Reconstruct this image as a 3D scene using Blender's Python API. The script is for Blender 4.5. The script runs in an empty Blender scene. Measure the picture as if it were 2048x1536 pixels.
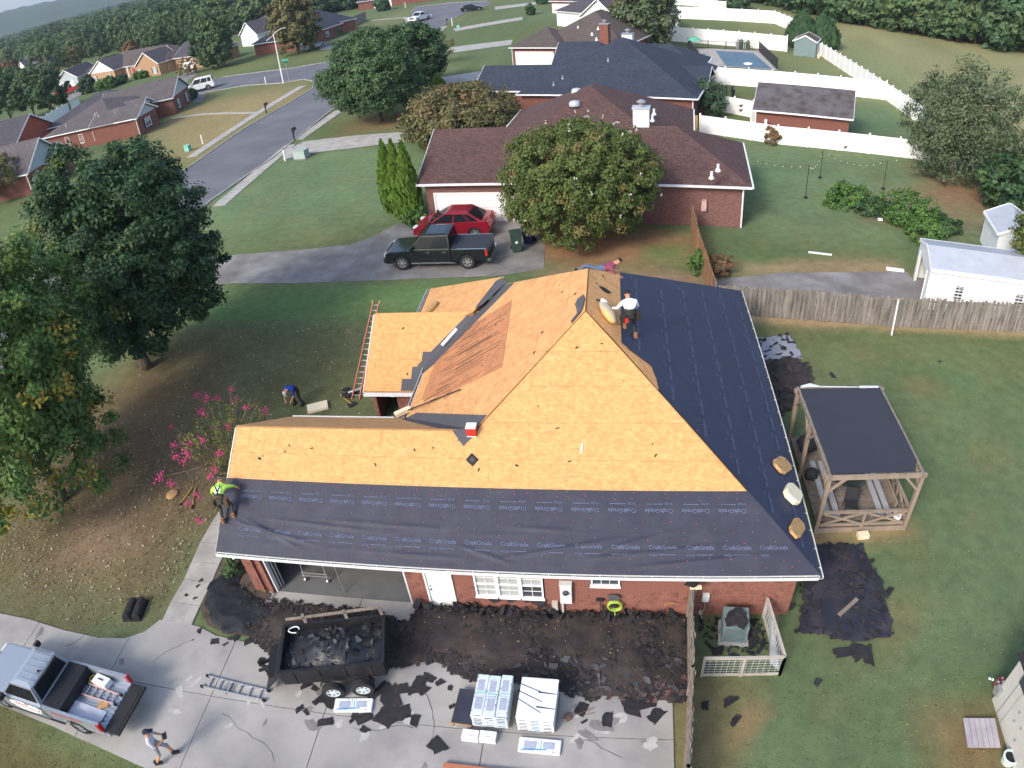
import bpy, bmesh, math, random
import numpy as np
from mathutils import Vector, Matrix

random.seed(7); rng = np.random.default_rng(7)
R = math.radians
sc = bpy.context.scene
COL = sc.collection

# ---------------------------------------------------------------- camera (a wide-angle drone lens)
CAM = dict(pos=(13.13301, -13.43166, 19.14831), yaw=-0.18207, pitch=0.61493, roll=-0.10501, f=1405.41331, a3=-0.0753)
def cam_axes():
    y, p, r = CAM['yaw'], CAM['pitch'], CAM['roll']
    fw = np.array([math.sin(y)*math.cos(p), math.cos(y)*math.cos(p), -math.sin(p)])
    r0 = np.array([math.cos(y), -math.sin(y), 0.0]); u0 = np.cross(r0, fw)
    return math.cos(r)*r0 + math.sin(r)*u0, -math.sin(r)*r0 + math.cos(r)*u0, fw
RT, UP, FW = cam_axes()
cd = bpy.data.cameras.new('camera'); co = bpy.data.objects.new('camera', cd); COL.objects.link(co); sc.camera = co
cd.type = 'PANO'; cd.clip_start = 0.1; cd.clip_end = 20000
cd.sensor_fit = 'HORIZONTAL'; cd.sensor_width = 36; cd.sensor_height = 27
sc.render.engine = 'CYCLES'
ck = cd if hasattr(cd, 'panorama_type') else cd.cycles
ck.panorama_type = 'FISHEYE_LENS_POLYNOMIAL'; ck.fisheye_fov = math.pi
_q = 2048/36/CAM['f']
ck.fisheye_polynomial_k0 = 0; ck.fisheye_polynomial_k1 = -_q; ck.fisheye_polynomial_k2 = 0
ck.fisheye_polynomial_k3 = -CAM['a3']*_q**3; ck.fisheye_polynomial_k4 = 0
co.matrix_world = Matrix(((RT[0], UP[0], -FW[0], CAM['pos'][0]), (RT[1], UP[1], -FW[1], CAM['pos'][1]),
                          (RT[2], UP[2], -FW[2], CAM['pos'][2]), (0, 0, 0, 1)))

# surveying: a sight line of the lens, met with a level, an upright plane or any plane of the real site
def ray(px, py):
    dx, dy = (px-1024)/CAM['f'], (py-768)/CAM['f']; rho = math.hypot(dx, dy)+1e-12
    th = rho + CAM['a3']*rho**3
    return math.cos(th)*FW + math.sin(th)*(dx/rho*RT - dy/rho*UP)
def G(px, py, z=0.0):
    d = ray(px, py); t = (z-CAM['pos'][2])/d[2]
    return Vector(np.array(CAM['pos'])+t*d)
def GX(px, py, ax, v):
    d = ray(px, py); t = (v-CAM['pos'][ax])/d[ax]
    return Vector(np.array(CAM['pos'])+t*d)
def GP(px, py, n, d0):
    d = ray(px, py); n = np.array(n); o = np.array(CAM['pos'])
    return Vector(o+(d0-n@o)/(n@d)*d)
def GV(px, py, base):
    """height point straight above BASE seen at pixel row/col: closest point of the sight line to the vertical through base"""
    d = ray(px, py); o = np.array(CAM['pos']); dh = d[:2]; w = np.array(base[:2])-o[:2]
    t = (w@dh)/(dh@dh); return o[2]+t*d[2]

# ---------------------------------------------------------------- world, sun, exposure
SUN_EL, SUN_AZ = R(36), R(212)        # azimuth of the sun clockwise from +Y
w = bpy.data.worlds.new("World"); sc.world = w; w.use_nodes = True
nt = w.node_tree; bg = nt.nodes['Background']
sky = nt.nodes.new('ShaderNodeTexSky'); sky.sky_type = 'NISHITA'; sky.sun_disc = False
sky.sun_elevation = SUN_EL; sky.sun_rotation = SUN_AZ; sky.dust_density = 2.6; sky.air_density = 1.0; sky.ozone_density = 1.0
nt.links.new(sky.outputs[0], bg.inputs[0]); bg.inputs[1].default_value = 0.15
sl = bpy.data.lights.new('sun', 'SUN'); sl.energy = 1.5; sl.angle = R(14); sl.color = (1.0, 0.93, 0.83)
so = bpy.data.objects.new('sun', sl); COL.objects.link(so)
sd = Vector((math.sin(SUN_AZ)*math.cos(SUN_EL), math.cos(SUN_AZ)*math.cos(SUN_EL), math.sin(SUN_EL)))
so.rotation_euler = sd.to_track_quat('Z', 'Y').to_euler()
vs = sc.view_settings; vs.view_transform = 'Standard'; vs.look = 'None'; vs.gamma = 1; vs.exposure = 1.0; vs.use_curve_mapping = False
sc.cycles.max_bounces = 5; sc.cycles.diffuse_bounces = 3; sc.cycles.glossy_bounces = 2; sc.cycles.transparent_max_bounces = 6
sc.cycles.volume_bounces = 0; sc.cycles.use_denoising = True

# ---------------------------------------------------------------- materials
def srgb(h):
    def f(c): c /= 255.0; return c/12.92 if c <= .04045 else ((c+.055)/1.055)**2.4
    if isinstance(h, str): h = tuple(int(h[i:i+2], 16) for i in (0, 2, 4))
    return tuple(f(c) for c in h)
MATS = {}
def mat(name, col, rough=.7, var=.12, scale=3.0, col2=None, mix2=None, bump=0.0, bscale=40.0, metal=0.0, spec=.3, stretch=(1, 1, 1), attr=None, coords='obj', trans=0, alpha=None, coat=0, detail=4):
    """procedural surface: base colour broken by two noises, optional second colour in blotches, fine relief"""
    if name in MATS: return MATS[name]
    m = bpy.data.materials.new(name); m.use_nodes = True; t = m.node_tree; N = t.nodes; L = t.links
    b = N['Principled BSDF']; b.inputs['Roughness'].default_value = rough; b.inputs['Metallic'].default_value = metal
    b.inputs['Specular IOR Level'].default_value = spec
    if coat: b.inputs['Coat Weight'].default_value = coat; b.inputs['Coat Roughness'].default_value = .08
    if coords == 'obj': tc = N.new('ShaderNodeTexCoord'); src = tc.outputs['Object']
    else: tc = N.new('ShaderNodeNewGeometry'); src = tc.outputs['Position']
    mp = N.new('ShaderNodeMapping'); mp.inputs['Scale'].default_value = stretch; L.new(src, mp.inputs['Vector'])
    def noise(s, d=detail):
        n = N.new('ShaderNodeTexNoise'); n.inputs['Scale'].default_value = s; n.inputs['Detail'].default_value = d; n.inputs['Roughness'].default_value = .6
        L.new(mp.outputs[0], n.inputs['Vector']); return n
    def mixc(fac, a, bb, mode='MIX'):
        x = N.new('ShaderNodeMix'); x.data_type = 'RGBA'; x.blend_type = mode
        for sock, v in ((x.inputs[0], fac), (x.inputs[6], a), (x.inputs[7], bb)):
            if hasattr(v, 'is_output'): L.new(v, sock)
            elif isinstance(v, tuple): sock.default_value = (*v, 1)
            else: sock.default_value = v
        return x.outputs[2]
    if attr:
        a = N.new('ShaderNodeAttribute'); a.attribute_name = attr; c = a.outputs['Color']
    else: c = col
    if col2 is not None:
        n2 = noise((mix2 or (scale*.5, .5, .1))[0]); r = N.new('ShaderNodeMapRange'); lo = (mix2 or (0, .5, .1))
        r.inputs[1].default_value = lo[1]-lo[2]; r.inputs[2].default_value = lo[1]+lo[2]; L.new(n2.outputs[0], r.inputs[0])
        c = mixc(r.outputs[0], c, col2)
    if var:
        n1 = noise(scale); r = N.new('ShaderNodeMapRange'); r.inputs[1].default_value = .25; r.inputs[2].default_value = .75
        r.inputs[3].default_value = 1-var; r.inputs[4].default_value = 1+var; L.new(n1.outputs[0], r.inputs[0])
        v = N.new('ShaderNodeVectorMath'); v.operation = 'SCALE'
        if hasattr(c, 'is_output'): L.new(c, v.inputs[0])
        else: v.inputs[0].default_value = c
        L.new(r.outputs[0], v.inputs['Scale']); c = v.outputs[0]
    if hasattr(c, 'is_output'): L.new(c, b.inputs['Base Color'])
    else: b.inputs['Base Color'].default_value = (*c, 1)
    if bump:
        nb = noise(bscale, 3); bp = N.new('ShaderNodeBump'); bp.inputs['Strength'].default_value = min(bump, 1); bp.inputs['Distance'].default_value = .02*max(1, bump)
        L.new(nb.outputs[0], bp.inputs['Height']); L.new(bp.outputs[0], b.inputs['Normal'])
    if trans: b.inputs['Transmission Weight'].default_value = trans
    if alpha is not None: b.inputs['Alpha'].default_value = alpha
    MATS[name] = m; return m

def leafmat(name, stops, rough=.55, transl=.25):
    """leaves: colour from the per-leaf 'tint' attribute through a ramp, a little light let through"""
    if name in MATS: return MATS[name]
    m = bpy.data.materials.new(name); m.use_nodes = True; t = m.node_tree; N = t.nodes; L = t.links
    b = N['Principled BSDF']; b.inputs['Roughness'].default_value = rough; b.inputs['Specular IOR Level'].default_value = .25
    a = N.new('ShaderNodeAttribute'); a.attribute_name = 'tint'
    cr = N.new('ShaderNodeValToRGB'); e = cr.color_ramp.elements
    while len(e) < len(stops): e.new(.5)
    for i, (p, c) in enumerate(stops): e[i].position = p; e[i].color = (*c, 1)
    L.new(a.outputs['Fac'], cr.inputs[0]); L.new(cr.outputs[0], b.inputs['Base Color'])
    if transl:
        tl = N.new('ShaderNodeBsdfTranslucent'); L.new(cr.outputs[0], tl.inputs[0])
        mx = N.new('ShaderNodeMixShader'); mx.inputs[0].default_value = transl
        L.new(b.outputs[0], mx.inputs[1]); L.new(tl.outputs[0], mx.inputs[2]); L.new(mx.outputs[0], N['Material Output'].inputs[0])
    MATS[name] = m; return m

# ---------------------------------------------------------------- mesh helpers
class MB:
    def __init__(s): s.v = []; s.f = []; s.mi = []
    def add(s, vs, fs, mi=0):
        o = len(s.v); s.v += [tuple(x) for x in vs]; s.f += [tuple(o+i for i in f) for f in fs]; s.mi += [mi]*len(fs); return s
    def box(s, c, d, rz=0, mi=0, rot=None):
        m = rot if rot is not None else Matrix.Rotation(rz, 3, 'Z'); c = Vector(c); hx, hy, hz = d[0]/2, d[1]/2, d[2]/2
        vs = [c+m @ Vector((x*hx, y*hy, z*hz)) for x in (-1, 1) for y in (-1, 1) for z in (-1, 1)]
        return s.add(vs, [(0, 1, 3, 2), (4, 6, 7, 5), (0, 4, 5, 1), (2, 3, 7, 6), (0, 2, 6, 4), (1, 5, 7, 3)], mi)
    def bar(s, p, q, w, h=None, mi=0, up=(0, 0, 1)):
        p, q = Vector(p), Vector(q); h = h or w; d = q-p; L = d.length
        if L < 1e-6: return s
        x = d/L; u = Vector(up)
        if abs(x.dot(u)) > .98: u = Vector((0, 1, 0))
        y = u.cross(x).normalized(); z = x.cross(y)
        return s.box((p+q)/2, (L, w, h), mi=mi, rot=Matrix((x, y, z)).transposed())
    def tube(s, p, q, r0, r1=None, n=8, mi=0, cap=True):
        p, q = Vector(p), Vector(q); r1 = r0 if r1 is None else r1; d = (q-p)
        if d.length < 1e-6: return s
        d.normalize(); a = Vector((0, 0, 1)) if abs(d.z) < .9 else Vector((1, 0, 0)); x = a.cross(d).normalized(); y = d.cross(x)
        vs = []
        for c, r in ((p, r0), (q, r1)):
            for i in range(n):
                t = 2*math.pi*i/n; vs.append(c+x*(r*math.cos(t))+y*(r*math.sin(t)))
        fs = [(i, (i+1) % n, n+(i+1) % n, n+i) for i in range(n)]
        if cap: fs += [tuple(range(n-1, -1, -1)), tuple(range(n, 2*n))]
        return s.add(vs, fs, mi)
    def path(s, pts, r, n=6, mi=0):
        r = r if isinstance(r, (list, tuple)) else [r]*len(pts)
        for i in range(len(pts)-1): s.tube(pts[i], pts[i+1], r[i], r[i+1], n, mi)
        return s
    def lathe(s, c, prof, n=16, mi=0, axis='Z', cap=True):
        c = Vector(c); vs = []
        for r, h in prof:
            for i in range(n):
                t = 2*math.pi*i/n; a, b = r*math.cos(t), r*math.sin(t)
                vs.append(c+(Vector((a, b, h)) if axis == 'Z' else Vector((a, h, b)) if axis == 'Y' else Vector((h, a, b))))
        k = len(prof); fs = [(j*n+i, j*n+(i+1) % n, (j+1)*n+(i+1) % n, (j+1)*n+i) for j in range(k-1) for i in range(n)]
        if cap: fs += [tuple(range(n-1, -1, -1)), tuple(range((k-1)*n, k*n))]
        return s.add(vs, fs, mi)
    def prism(s, poly, z0, z1, mi=0):
        n = len(poly); a = [(p[0], p[1], z0) for p in poly]+[(p[0], p[1], z1) for p in poly]
        return s.add(a, [tuple(range(n-1, -1, -1)), tuple(range(n, 2*n))]+[(i, (i+1) % n, n+(i+1) % n, n+i) for i in range(n)], mi)
    def slab(s, poly3, th, mi=0, d=None):
        """plate under the 3D polygon, th thick along -normal"""
        P = [Vector(p) for p in poly3]; n = Vector((0, 0, 0))
        for i in range(len(P)): n += P[i].cross(P[(i+1) % len(P)])
        n.normalize()
        if d is None: d = -n*th if n.z >= 0 else n*th
        k = len(P); vs = P+[p+d for p in P]; f0 = tuple(range(k)); f1 = tuple(range(2*k-1, k-1, -1))
        return s.add(vs, [f0, f1]+[(i, k+i, k+(i+1) % k, (i+1) % k) for i in range(k)], mi)
    def quad(s, a, b, c, d, mi=0): return s.add([a, b, c, d], [(0, 1, 2, 3)], mi)
    def ico(s, c, r, sub=1, mi=0, sq=(1, 1, 1), jit=0):
        b = bmesh.new(); bmesh.ops.create_icosphere(b, subdivisions=sub, radius=1)
        vs = [Vector(c)+Vector((v.co.x*r*sq[0], v.co.y*r*sq[1], v.co.z*r*sq[2]))*(1+random.uniform(-jit, jit)) for v in b.verts]
        fs = [tuple(v.index for v in f.verts) for f in b.faces]; b.free(); return s.add(vs, fs, mi)
    def build(s, name, mats, parent=None, smooth=False, local=None):
        me = bpy.data.meshes.new(name)
        vs = s.v
        if local is not None: vs = [(v[0]-local[0], v[1]-local[1], v[2]-local[2]) for v in vs]
        me.from_pydata([tuple(v) for v in vs], [], s.f)
        for m in (mats if isinstance(mats, (list, tuple)) else [mats]): me.materials.append(m)
        if any(s.mi): me.polygons.foreach_set('material_index', s.mi)
        b = bmesh.new(); b.from_mesh(me); bmesh.ops.recalc_face_normals(b, faces=b.faces); b.to_mesh(me); b.free()
        if smooth:
            for p in me.polygons: p.use_smooth = True
        return link(name, me, parent)
def link(name, me, parent=None):
    o = bpy.data.objects.new(name, me); COL.objects.link(o)
    if parent is not None: o.parent = parent
    return o
def tag(o, label=None, cat=None, group=None, kind=None):
    for k, v in (('label', label), ('category', cat), ('group', group), ('kind', kind)):
        if v: o[k] = v
    return o
def thing(name, label, cat, loc=(0, 0, 0), rz=0, group=None):
    o = bpy.data.objects.new(name, None); COL.objects.link(o); o.location = loc; o.rotation_euler = (0, 0, rz); o.empty_display_size = .2
    return tag(o, label, cat, group)
def copy_tree(o, loc=None, rz=None, label=None, group=None, sc_=None, parent=None):
    c = o.copy(); COL.objects.link(c)
    if parent is not None: c.parent = parent
    if loc is not None: c.location = loc
    if rz is not None: c.rotation_euler = (c.rotation_euler[0], c.rotation_euler[1], rz)
    if sc_ is not None: c.scale = (sc_,)*3 if not isinstance(sc_, tuple) else sc_
    if label: c['label'] = label
    if group: c['group'] = group
    for ch in list(o.children): copy_tree(ch, parent=c)
    return c
def flat(mesh_obj, thick): pass
def inpoly(x, y, poly):
    """numpy point in polygon"""
    r = np.zeros(np.shape(x), bool); n = len(poly); j = n-1
    for i in range(n):
        xi, yi, xj, yj = poly[i][0], poly[i][1], poly[j][0], poly[j][1]
        with np.errstate(divide='ignore', invalid='ignore'):
            r ^= ((yi > y) != (yj > y)) & (x < (xj-xi)*(y-yi)/(yj-yi+1e-12)+xi)
        j = i
    return r
def pdist(x, y, poly, closed=True):
    d = np.full(np.shape(x), 1e9); n = len(poly)
    for i in range(n if closed else n-1):
        ax, ay = poly[i][0], poly[i][1]; bx, by = poly[(i+1) % n][0], poly[(i+1) % n][1]
        l2 = (bx-ax)**2+(by-ay)**2+1e-9; t = np.clip(((x-ax)*(bx-ax)+(y-ay)*(by-ay))/l2, 0, 1)
        d = np.minimum(d, np.hypot(x-ax-t*(bx-ax), y-ay-t*(by-ay)))
    return d
def vnoise(x, y, s, seed=0):
    """smooth value noise, 0..1, a few octaves"""
    out = 0; amp = .5; tot = 0
    for o in range(4):
        r = np.random.default_rng(seed*31+o); T = r.random((64, 64))
        u, v = np.asarray(x)/s, np.asarray(y)/s; iu, iv = np.floor(u).astype(int), np.floor(v).astype(int); fu, fv = u-iu, v-iv
        fu = fu*fu*(3-2*fu); fv = fv*fv*(3-2*fv)
        g = lambda a, b: T[a % 64, b % 64]
        out = out+amp*((g(iu, iv)*(1-fu)+g(iu+1, iv)*fu)*(1-fv)+(g(iu, iv+1)*(1-fu)+g(iu+1, iv+1)*fu)*fv); tot += amp; amp *= .5; s = s/2.1
    return out/tot
def fastmesh(name, verts, faces, mats, smooth=False, attrs=None, parent=None):
    """numpy arrays to a mesh; faces (n,k)"""
    me = bpy.data.meshes.new(name or 'mesh'); verts = np.asarray(verts, np.float32); faces = np.asarray(faces, np.int32)
    k = faces.shape[1]; me.vertices.add(len(verts)); me.vertices.foreach_set('co', verts.ravel())
    me.loops.add(faces.size); me.loops.foreach_set('vertex_index', faces.ravel()); me.polygons.add(len(faces))
    me.polygons.foreach_set('loop_start', np.arange(0, faces.size, k, dtype=np.int32)); me.polygons.foreach_set('loop_total', np.full(len(faces), k, np.int32))
    for m in (mats if isinstance(mats, (list, tuple)) else [mats]): me.materials.append(m)
    for nm, typ, dom, data in attrs or []:
        a = me.attributes.new(nm, typ, dom); a.data.foreach_set('color' if 'COLOR' in typ else 'value', np.asarray(data, np.float32).ravel())
    if smooth: me.polygons.foreach_set('use_smooth', np.ones(len(faces), bool))
    me.update(calc_edges=True); return link(name, me, parent) if name else me
def clip(poly, a, b, c):
    """keep the part of a plan polygon where a*x+b*y<=c"""
    out = []
    for i in range(len(poly)):
        p, q = poly[i], poly[(i+1) % len(poly)]; dp, dq = a*p[0]+b*p[1]-c, a*q[0]+b*q[1]-c
        if dp <= 0: out.append(p)
        if (dp < 0 < dq) or (dq < 0 < dp): t = dp/(dp-dq); out.append((p[0]+t*(q[0]-p[0]), p[1]+t*(q[1]-p[1])))
    return out
def area(p): return abs(sum(p[i][0]*p[(i+1) % len(p)][1]-p[(i+1) % len(p)][0]*p[i][1] for i in range(len(p))))/2
# ================================================================ SETTING
def px(pts, z=0.0): return [tuple(G(x, y, z))[:2] for x, y in pts]
def sheet(name, poly, z, m, parent=None, kind='structure', attrs=None):
    mb = MB(); n = len(poly); mb.add([(p[0], p[1], z) for p in poly], [tuple(range(n))]); o = mb.build(name, m, parent)
    if o.data.polygons and o.data.polygons[0].normal.z < 0: o.data.flip_normals()
    if parent is None and kind: o['kind'] = kind
    return o
def kerb_line(name, pts, w=.16, h=.12, m=None, parent=None):
    mb = MB()
    for i in range(len(pts)-1): mb.bar((*pts[i], h/2-.02), (*pts[i+1], h/2-.02), w, h+.04)
    o = mb.build(name, m, parent)
    if parent is None: o['kind'] = 'structure'
    return o
M_conc = mat('concrete', (.365, .352, .335), .85, .20, .8, (.225, .218, .215), (.40, .55, .09), .25, 18, coords='pos', detail=7)
M_concold = mat('old_concrete', (.245, .235, .23), .9, .28, .7, (.16, .152, .145), (.4, .5, .14), .4, 14, coords='pos', detail=7)
M_walk = mat('pale_concrete', (.385, .37, .345), .85, .16, 1.2, (.29, .28, .265), (.9, .56, .12), .2, 20, coords='pos')
M_asph = mat('asphalt', (.15, .153, .172), .85, .12, .3, (.12, .122, .14), (.12, .5, .1), .3, 30, coords='pos', detail=6)
M_ground = mat('lawn', (.07, .11, .05), .95, .22, 1.6, attr='tone', bump=.9, bscale=22, coords='pos', detail=8, spec=.1)
M_soil = mat('soil', (.15, .10, .07), .95, .25, 2, (.22, .17, .12), (1.1, .52, .15), .8, 25, coords='pos')

# --- ground sheet with the lawns, dry turf, leaf litter and worn earth in it
def axis(lo, hi, st, far, gr=1.22):
    a = list(np.arange(lo, hi+1e-6, st)); s = st
    while a[-1] < far: s *= gr; a.append(a[-1]+s)
    s = st; b = []
    x = lo
    while x > -far: s *= gr; x -= s; b.append(x)
    return np.array(b[::-1]+a)
gx, gy = axis(-34, 48, .55, 6000), axis(-12, 60, .55, 6000)
XX, YY = np.meshgrid(gx, gy, indexing='ij'); X1, Y1 = XX.ravel(), YY.ravel()
n1, n2, n3 = vnoise(X1, Y1, 7, 1), vnoise(X1, Y1, 2.2, 2), vnoise(X1, Y1, 28, 3)
tone = np.empty((len(X1), 3)); green = np.array([.062, .094, .044]); green2 = np.array([.086, .104, .052]); cool = np.array([.066, .102, .058])
k = np.clip((n1-.35)*2.2, 0, 1)[:, None]; tone[:] = green*(1-k)+green2*k
k = np.clip((n3-.45)*3, 0, 1)[:, None]; tone = tone*(1-k)+cool*k
def blend(poly, col, soft, amt=1.0, nz=0.0, grow=0.0):
    global tone
    d = pdist(X1, Y1, poly); d = np.where(inpoly(X1, Y1, poly), -d, d)-grow+(n2-.5)*nz*2
    a = np.clip(.5-d/soft/2, 0, 1)*amt; tone = tone*(1-a[:, None])+np.array(col)*a[:, None]
dry, brown, tan, clay = (.130, .118, .066), (.098, .076, .052), (.165, .140, .078), (.25, .155, .095)
blend([(-25, 34), (-12, 34), (12, 33), (24, 30), (45, 28), (45, 55), (20, 52), (-32, 60)], (.078, .128, .074), 4, .8)
blend(px([(360, 320), (300, 270), (400, 200), (600, 170), (620, 190), (520, 235), (400, 320)]), tan, 3, .9, 2)
blend(px([(400, 150), (520, 128), (660, 112), (680, 118), (560, 135)]), (.10, .12, .06), 3, .6)
blend([(46.6, 56), (46.4, 140), (90, 240), (170, 200), (110, 60), (60, 40)], (.150, .158, .088), 14, .95, 8)
for q in range(9): o_ = 4+q*7.5; blend([(46.8+o_, 50), (47.2+o_*1.3, 130), (60+o_*2.2, 190), (61.5+o_*2.2, 190), (49.4+o_*1.3, 130), (48.6+o_, 50)], (.20, .19, .115) if q % 2 else (.115, .145, .075), 2.5, .55, 2)
blend([(29, 52), (41.5, 48.5), (46, 61), (46, 70), (36, 73)], (.058, .105, .062), 2, .8, 1)
blend([(46.6, 70), (46.4, 110), (62, 120), (66, 80)], (.115, .14, .078), 10, .6, 6)
blend(px([(730, 40), (810, 30), (800, 60), (700, 90)]), (.12, .13, .07), 6, .7)
blend([(-13, -3), (-2.8, -1.6), (-2.6, 2), (-2.4, 8), (-4, 13), (-9, 19), (-15, 19), (-17, 8)], (.092, .084, .050), 2.0, .92, 1.5)     # dry yard under the two big trees
blend([(-12, 1.4), (-6, 0), (-4.2, 3), (-4.3, 8), (-8, 12), (-13, 14), (-14, 5)], brown, 1.8, .9, 1.6)
blend([(-9.2, .4), (-6.8, .2), (-5.8, 2.0), (-7.8, 3.0), (-9.4, 2.4)], (.155, .115, .085), .8, .8, .9)
blend([(-14, -12), (-3, -12), (0, -7.4), (-6, -6.3), (-14, -5.5)], (.070, .066, .030), 1, .95, .6)
blend([(-3, 8), (1.6, 8.4), (2.2, 14), (-1, 19), (-8, 19)], (.072, .078, .040), 2, .8, 1)
blend([(-14, 19.6), (3, 20), (3, 23.5), (-14, 24)], (.070, .130, .052), 1.0, .9, .5)
blend([(7, 27), (13, 25), (18.2, 26.5), (18.2, 30), (7.5, 33)], (.175, .105, .066), 1.3, .9, 1.3)            # bare earth under the big round tree
blend([(10, 22.6), (18, 21.2), (18.6, 24.5), (8, 25.5)], (.17, .125, .092), .9, .85, .9)
blend([(14.6, 26.2), (17.8, 26), (17.6, 28.6), (15, 28.4)], (.07, .12, .045), .6, .8, .8)
blend([(19.3, 18.9), (45, 16.9), (45, 18.1), (19.3, 19.9)], (.26, .19, .125), .35, .85, .3)                # bare strip along the picket fence
blend([(19, 24.4), (31, 24.6), (31, 26.6), (19, 25.8)], (.20, .155, .10), .7, .8, .8)
blend([(33, 33), (42, 32), (44, 40), (35, 40)], (.15, .105, .07), 3, .7, 2)
blend([(38, 38), (46, 36), (46, 44), (40, 45)], (.17, .10, .07), 2, .7, 1.5)
blend([(15.1, -1.9), (17, -2.4), (16.6, -6), (15, -6)], (.135, .115, .065), .8, .85, .7)
blend([(17.1, -3.0), (17.7, -3.0), (17.2, -4.2), (16.5, -4.2)], (.20, .125, .075), .3, .7, .3)
blend([(22.5, -3.4), (24.9, -3.0), (24.9, -6), (22.8, -6)], (.13, .09, .05), .9, .8, .5)
blend([(19.2, 2.4), (24.2, 3.9), (24.2, 4.4), (19.4, 4.2)], (.20, .15, .085), .3, .8, .2)
blend([(27.5, 18.2), (28.3, 18.2), (28.3, 18.9), (27.5, 18.9)], (.24, .15, .10), .4, .8, .2)
blend([(-24.5, 40), (-26, 48), (-23, 40)], tan, 1, .6)
blend([(-17, 62), (-10, 62), (-9, 70), (-17, 70)], (.15, .10, .06), 2.5, .8, 1.5)
for q in range(26):
    cx_, cy_ = rng.uniform(19.5, 36), rng.uniform(-6, 16); r_ = rng.uniform(.3, 1.3)
    blend([(cx_-r_, cy_), (cx_, cy_-r_*.7), (cx_+r_, cy_), (cx_, cy_+r_*.6)], (.115, .098, .055) if q % 3 else (.05, .098, .05), .8, .5, .6)
n4 = vnoise(X1, Y1, 1.5, 4); n5 = vnoise(X1, Y1, 11, 6)
k = np.clip((n4-.5)*3.2, 0, 1)[:, None]*.30; tone = tone*(1-k)+np.array([.115, .108, .058])*k
tone *= (0.70+.34*n2+.26*n5)[:, None]*np.array([1.62, 1.50, 1.32])
I = np.arange(len(gx)*len(gy)).reshape(len(gx), len(gy))
FC = np.stack([I[:-1, :-1], I[1:, :-1], I[1:, 1:], I[:-1, 1:]], -1).reshape(-1, 4)
hz = np.zeros(len(X1)); far = np.hypot(X1-13, Y1+13)
near_ = np.clip(1-far/70, 0, 1); hz = (n2-.5)*.05*near_
ang = np.degrees(np.arctan2(-(X1-13), Y1+13)); hz = hz+0*ang
gr = fastmesh('ground', np.stack([X1, Y1, hz], -1), FC, M_ground, True, [('tone', 'FLOAT_COLOR', 'POINT', np.c_[tone, np.ones(len(tone))])])
gr['kind'] = 'structure'

# --- roads, kerbs, pavements
rr = px([(425, 400), (545, 317), (675, 212), (865, 65), (904, 39), (930, 26), (983, 9)])
rl = px([(393, 325), (485, 260), (581, 205), (625, 178)])
d = (Vector(rr[0])-Vector(rr[2])).normalized()
p0 = tuple(Vector(rr[0])+d*75); q0 = tuple(Vector(rl[0])+d*85)
corner = px([(629, 164), (608, 159)]); low = px([(560, 167), (495, 171), (413, 185), (390, 190)]); upp = px([(380, 170), (413, 164), (444, 155), (581, 137), (683, 120)])
cul = px([(740, 108), (809, 54), (826, 44), (822, 24), (833, 14), (897, 6.5), (930, 4.5), (974, 2)])
roadpoly = [p0]+rr+cul[::-1]+upp[::-1]+low[::-1]+corner[::-1]+rl[::-1]+[q0]
sheet('road', roadpoly, .03, M_asph)
kerb_line('kerb', [p0]+rr, m=M_walk); kerb_line('kerb', [q0]+rl+corner+low, m=M_walk); kerb_line('kerb', upp+cul[:3], m=M_walk); kerb_line('kerb', cul[3:], m=M_walk)
def strip(pts, w, z, name, m, n_slab=1.5):
    """a paved strip along pts, cut into slabs"""
    root = bpy.data.objects.new(name, None); COL.objects.link(root); root['kind'] = 'structure'
    P = [Vector((p[0], p[1])) for p in pts]; out = []
    acc = []
    for i in range(len(P)-1):
        L = (P[i+1]-P[i]).length; n = max(1, int(L/n_slab)); d = (P[i+1]-P[i])/n; t = Vector((-d.y, d.x)).normalized()*w/2
        for j in range(n):
            a = P[i]+d*(j+.015); b = P[i]+d*(j+.985); mb = MB(); mb.prism([a-t, b-t, b+t, a+t], -.03, z+random.uniform(0, .006)); acc.append(mb)
    mb = MB()
    for x in acc[300:]: mb.add(x.v, x.f)
    for x in acc[:300]: x.build('slab', m, root)
    if mb.v: mb.build('slab', m, root)['kind'] = 'stuff'
    return root
strip(px([(438, 412), (581, 290)]), 1.35, .05, 'pavement', M_walk, 2.0); strip(px([(596, 280), (680, 221)]), 1.35, .05, 'pavement', M_walk, 2.0)
strip(px([(383, 314), (523, 222), (574, 191), (606, 172)]), 1.35, .05, 'pavement', M_walk, 2.0)
strip(px([(803, 62), (818, 44), (812, 35), (740, 41)]), 1.5, .05, 'pavement', M_walk, 4.0)
strip(px([(862, 77), (889, 53)]), 1.4, .05, 'pavement', M_walk, 4.0)
strip(px([(347, 237), (400, 229), (450, 226.5), (519, 226)]), .8, .05, 'garden_path', M_walk, 1.2)
NBD = px([(330, 540), (400, 520), (470, 510), (600, 500), (700, 490), (745, 474), (785, 452), (840, 441)])+[(5.3, 34.2)]+px([(1060, 445), (1090, 490), (1088, 538), (1000, 552), (800, 560), (600, 567), (460, 567), (330, 590)]); sheet('neighbour_driveway', NBD, .02, M_concold)
sheet('driveway', px([(572, 303), (606, 284), (700, 273), (825, 263), (825, 283), (700, 298), (610, 309), (565, 322)]), .06, M_walk)
sheet('driveway', px([(868, 158), (960, 143), (958, 160), (860, 174)]), .05, M_walk)
sheet('driveway', px([(880, 98), (1025, 80), (1022, 90), (880, 110)]), .05, M_walk)
sheet('driveway', px([(905, 58), (1045, 34), (1045, 40), (912, 63)]), .05, M_walk)
sheet('driveway', px([(990, 14), (1085, 3), (1085, 8), (990, 20)]), .05, M_walk)
sheet('driveway', px([(640, 94), (702, 86), (706, 94), (640, 101)]), .05, M_walk)
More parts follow.
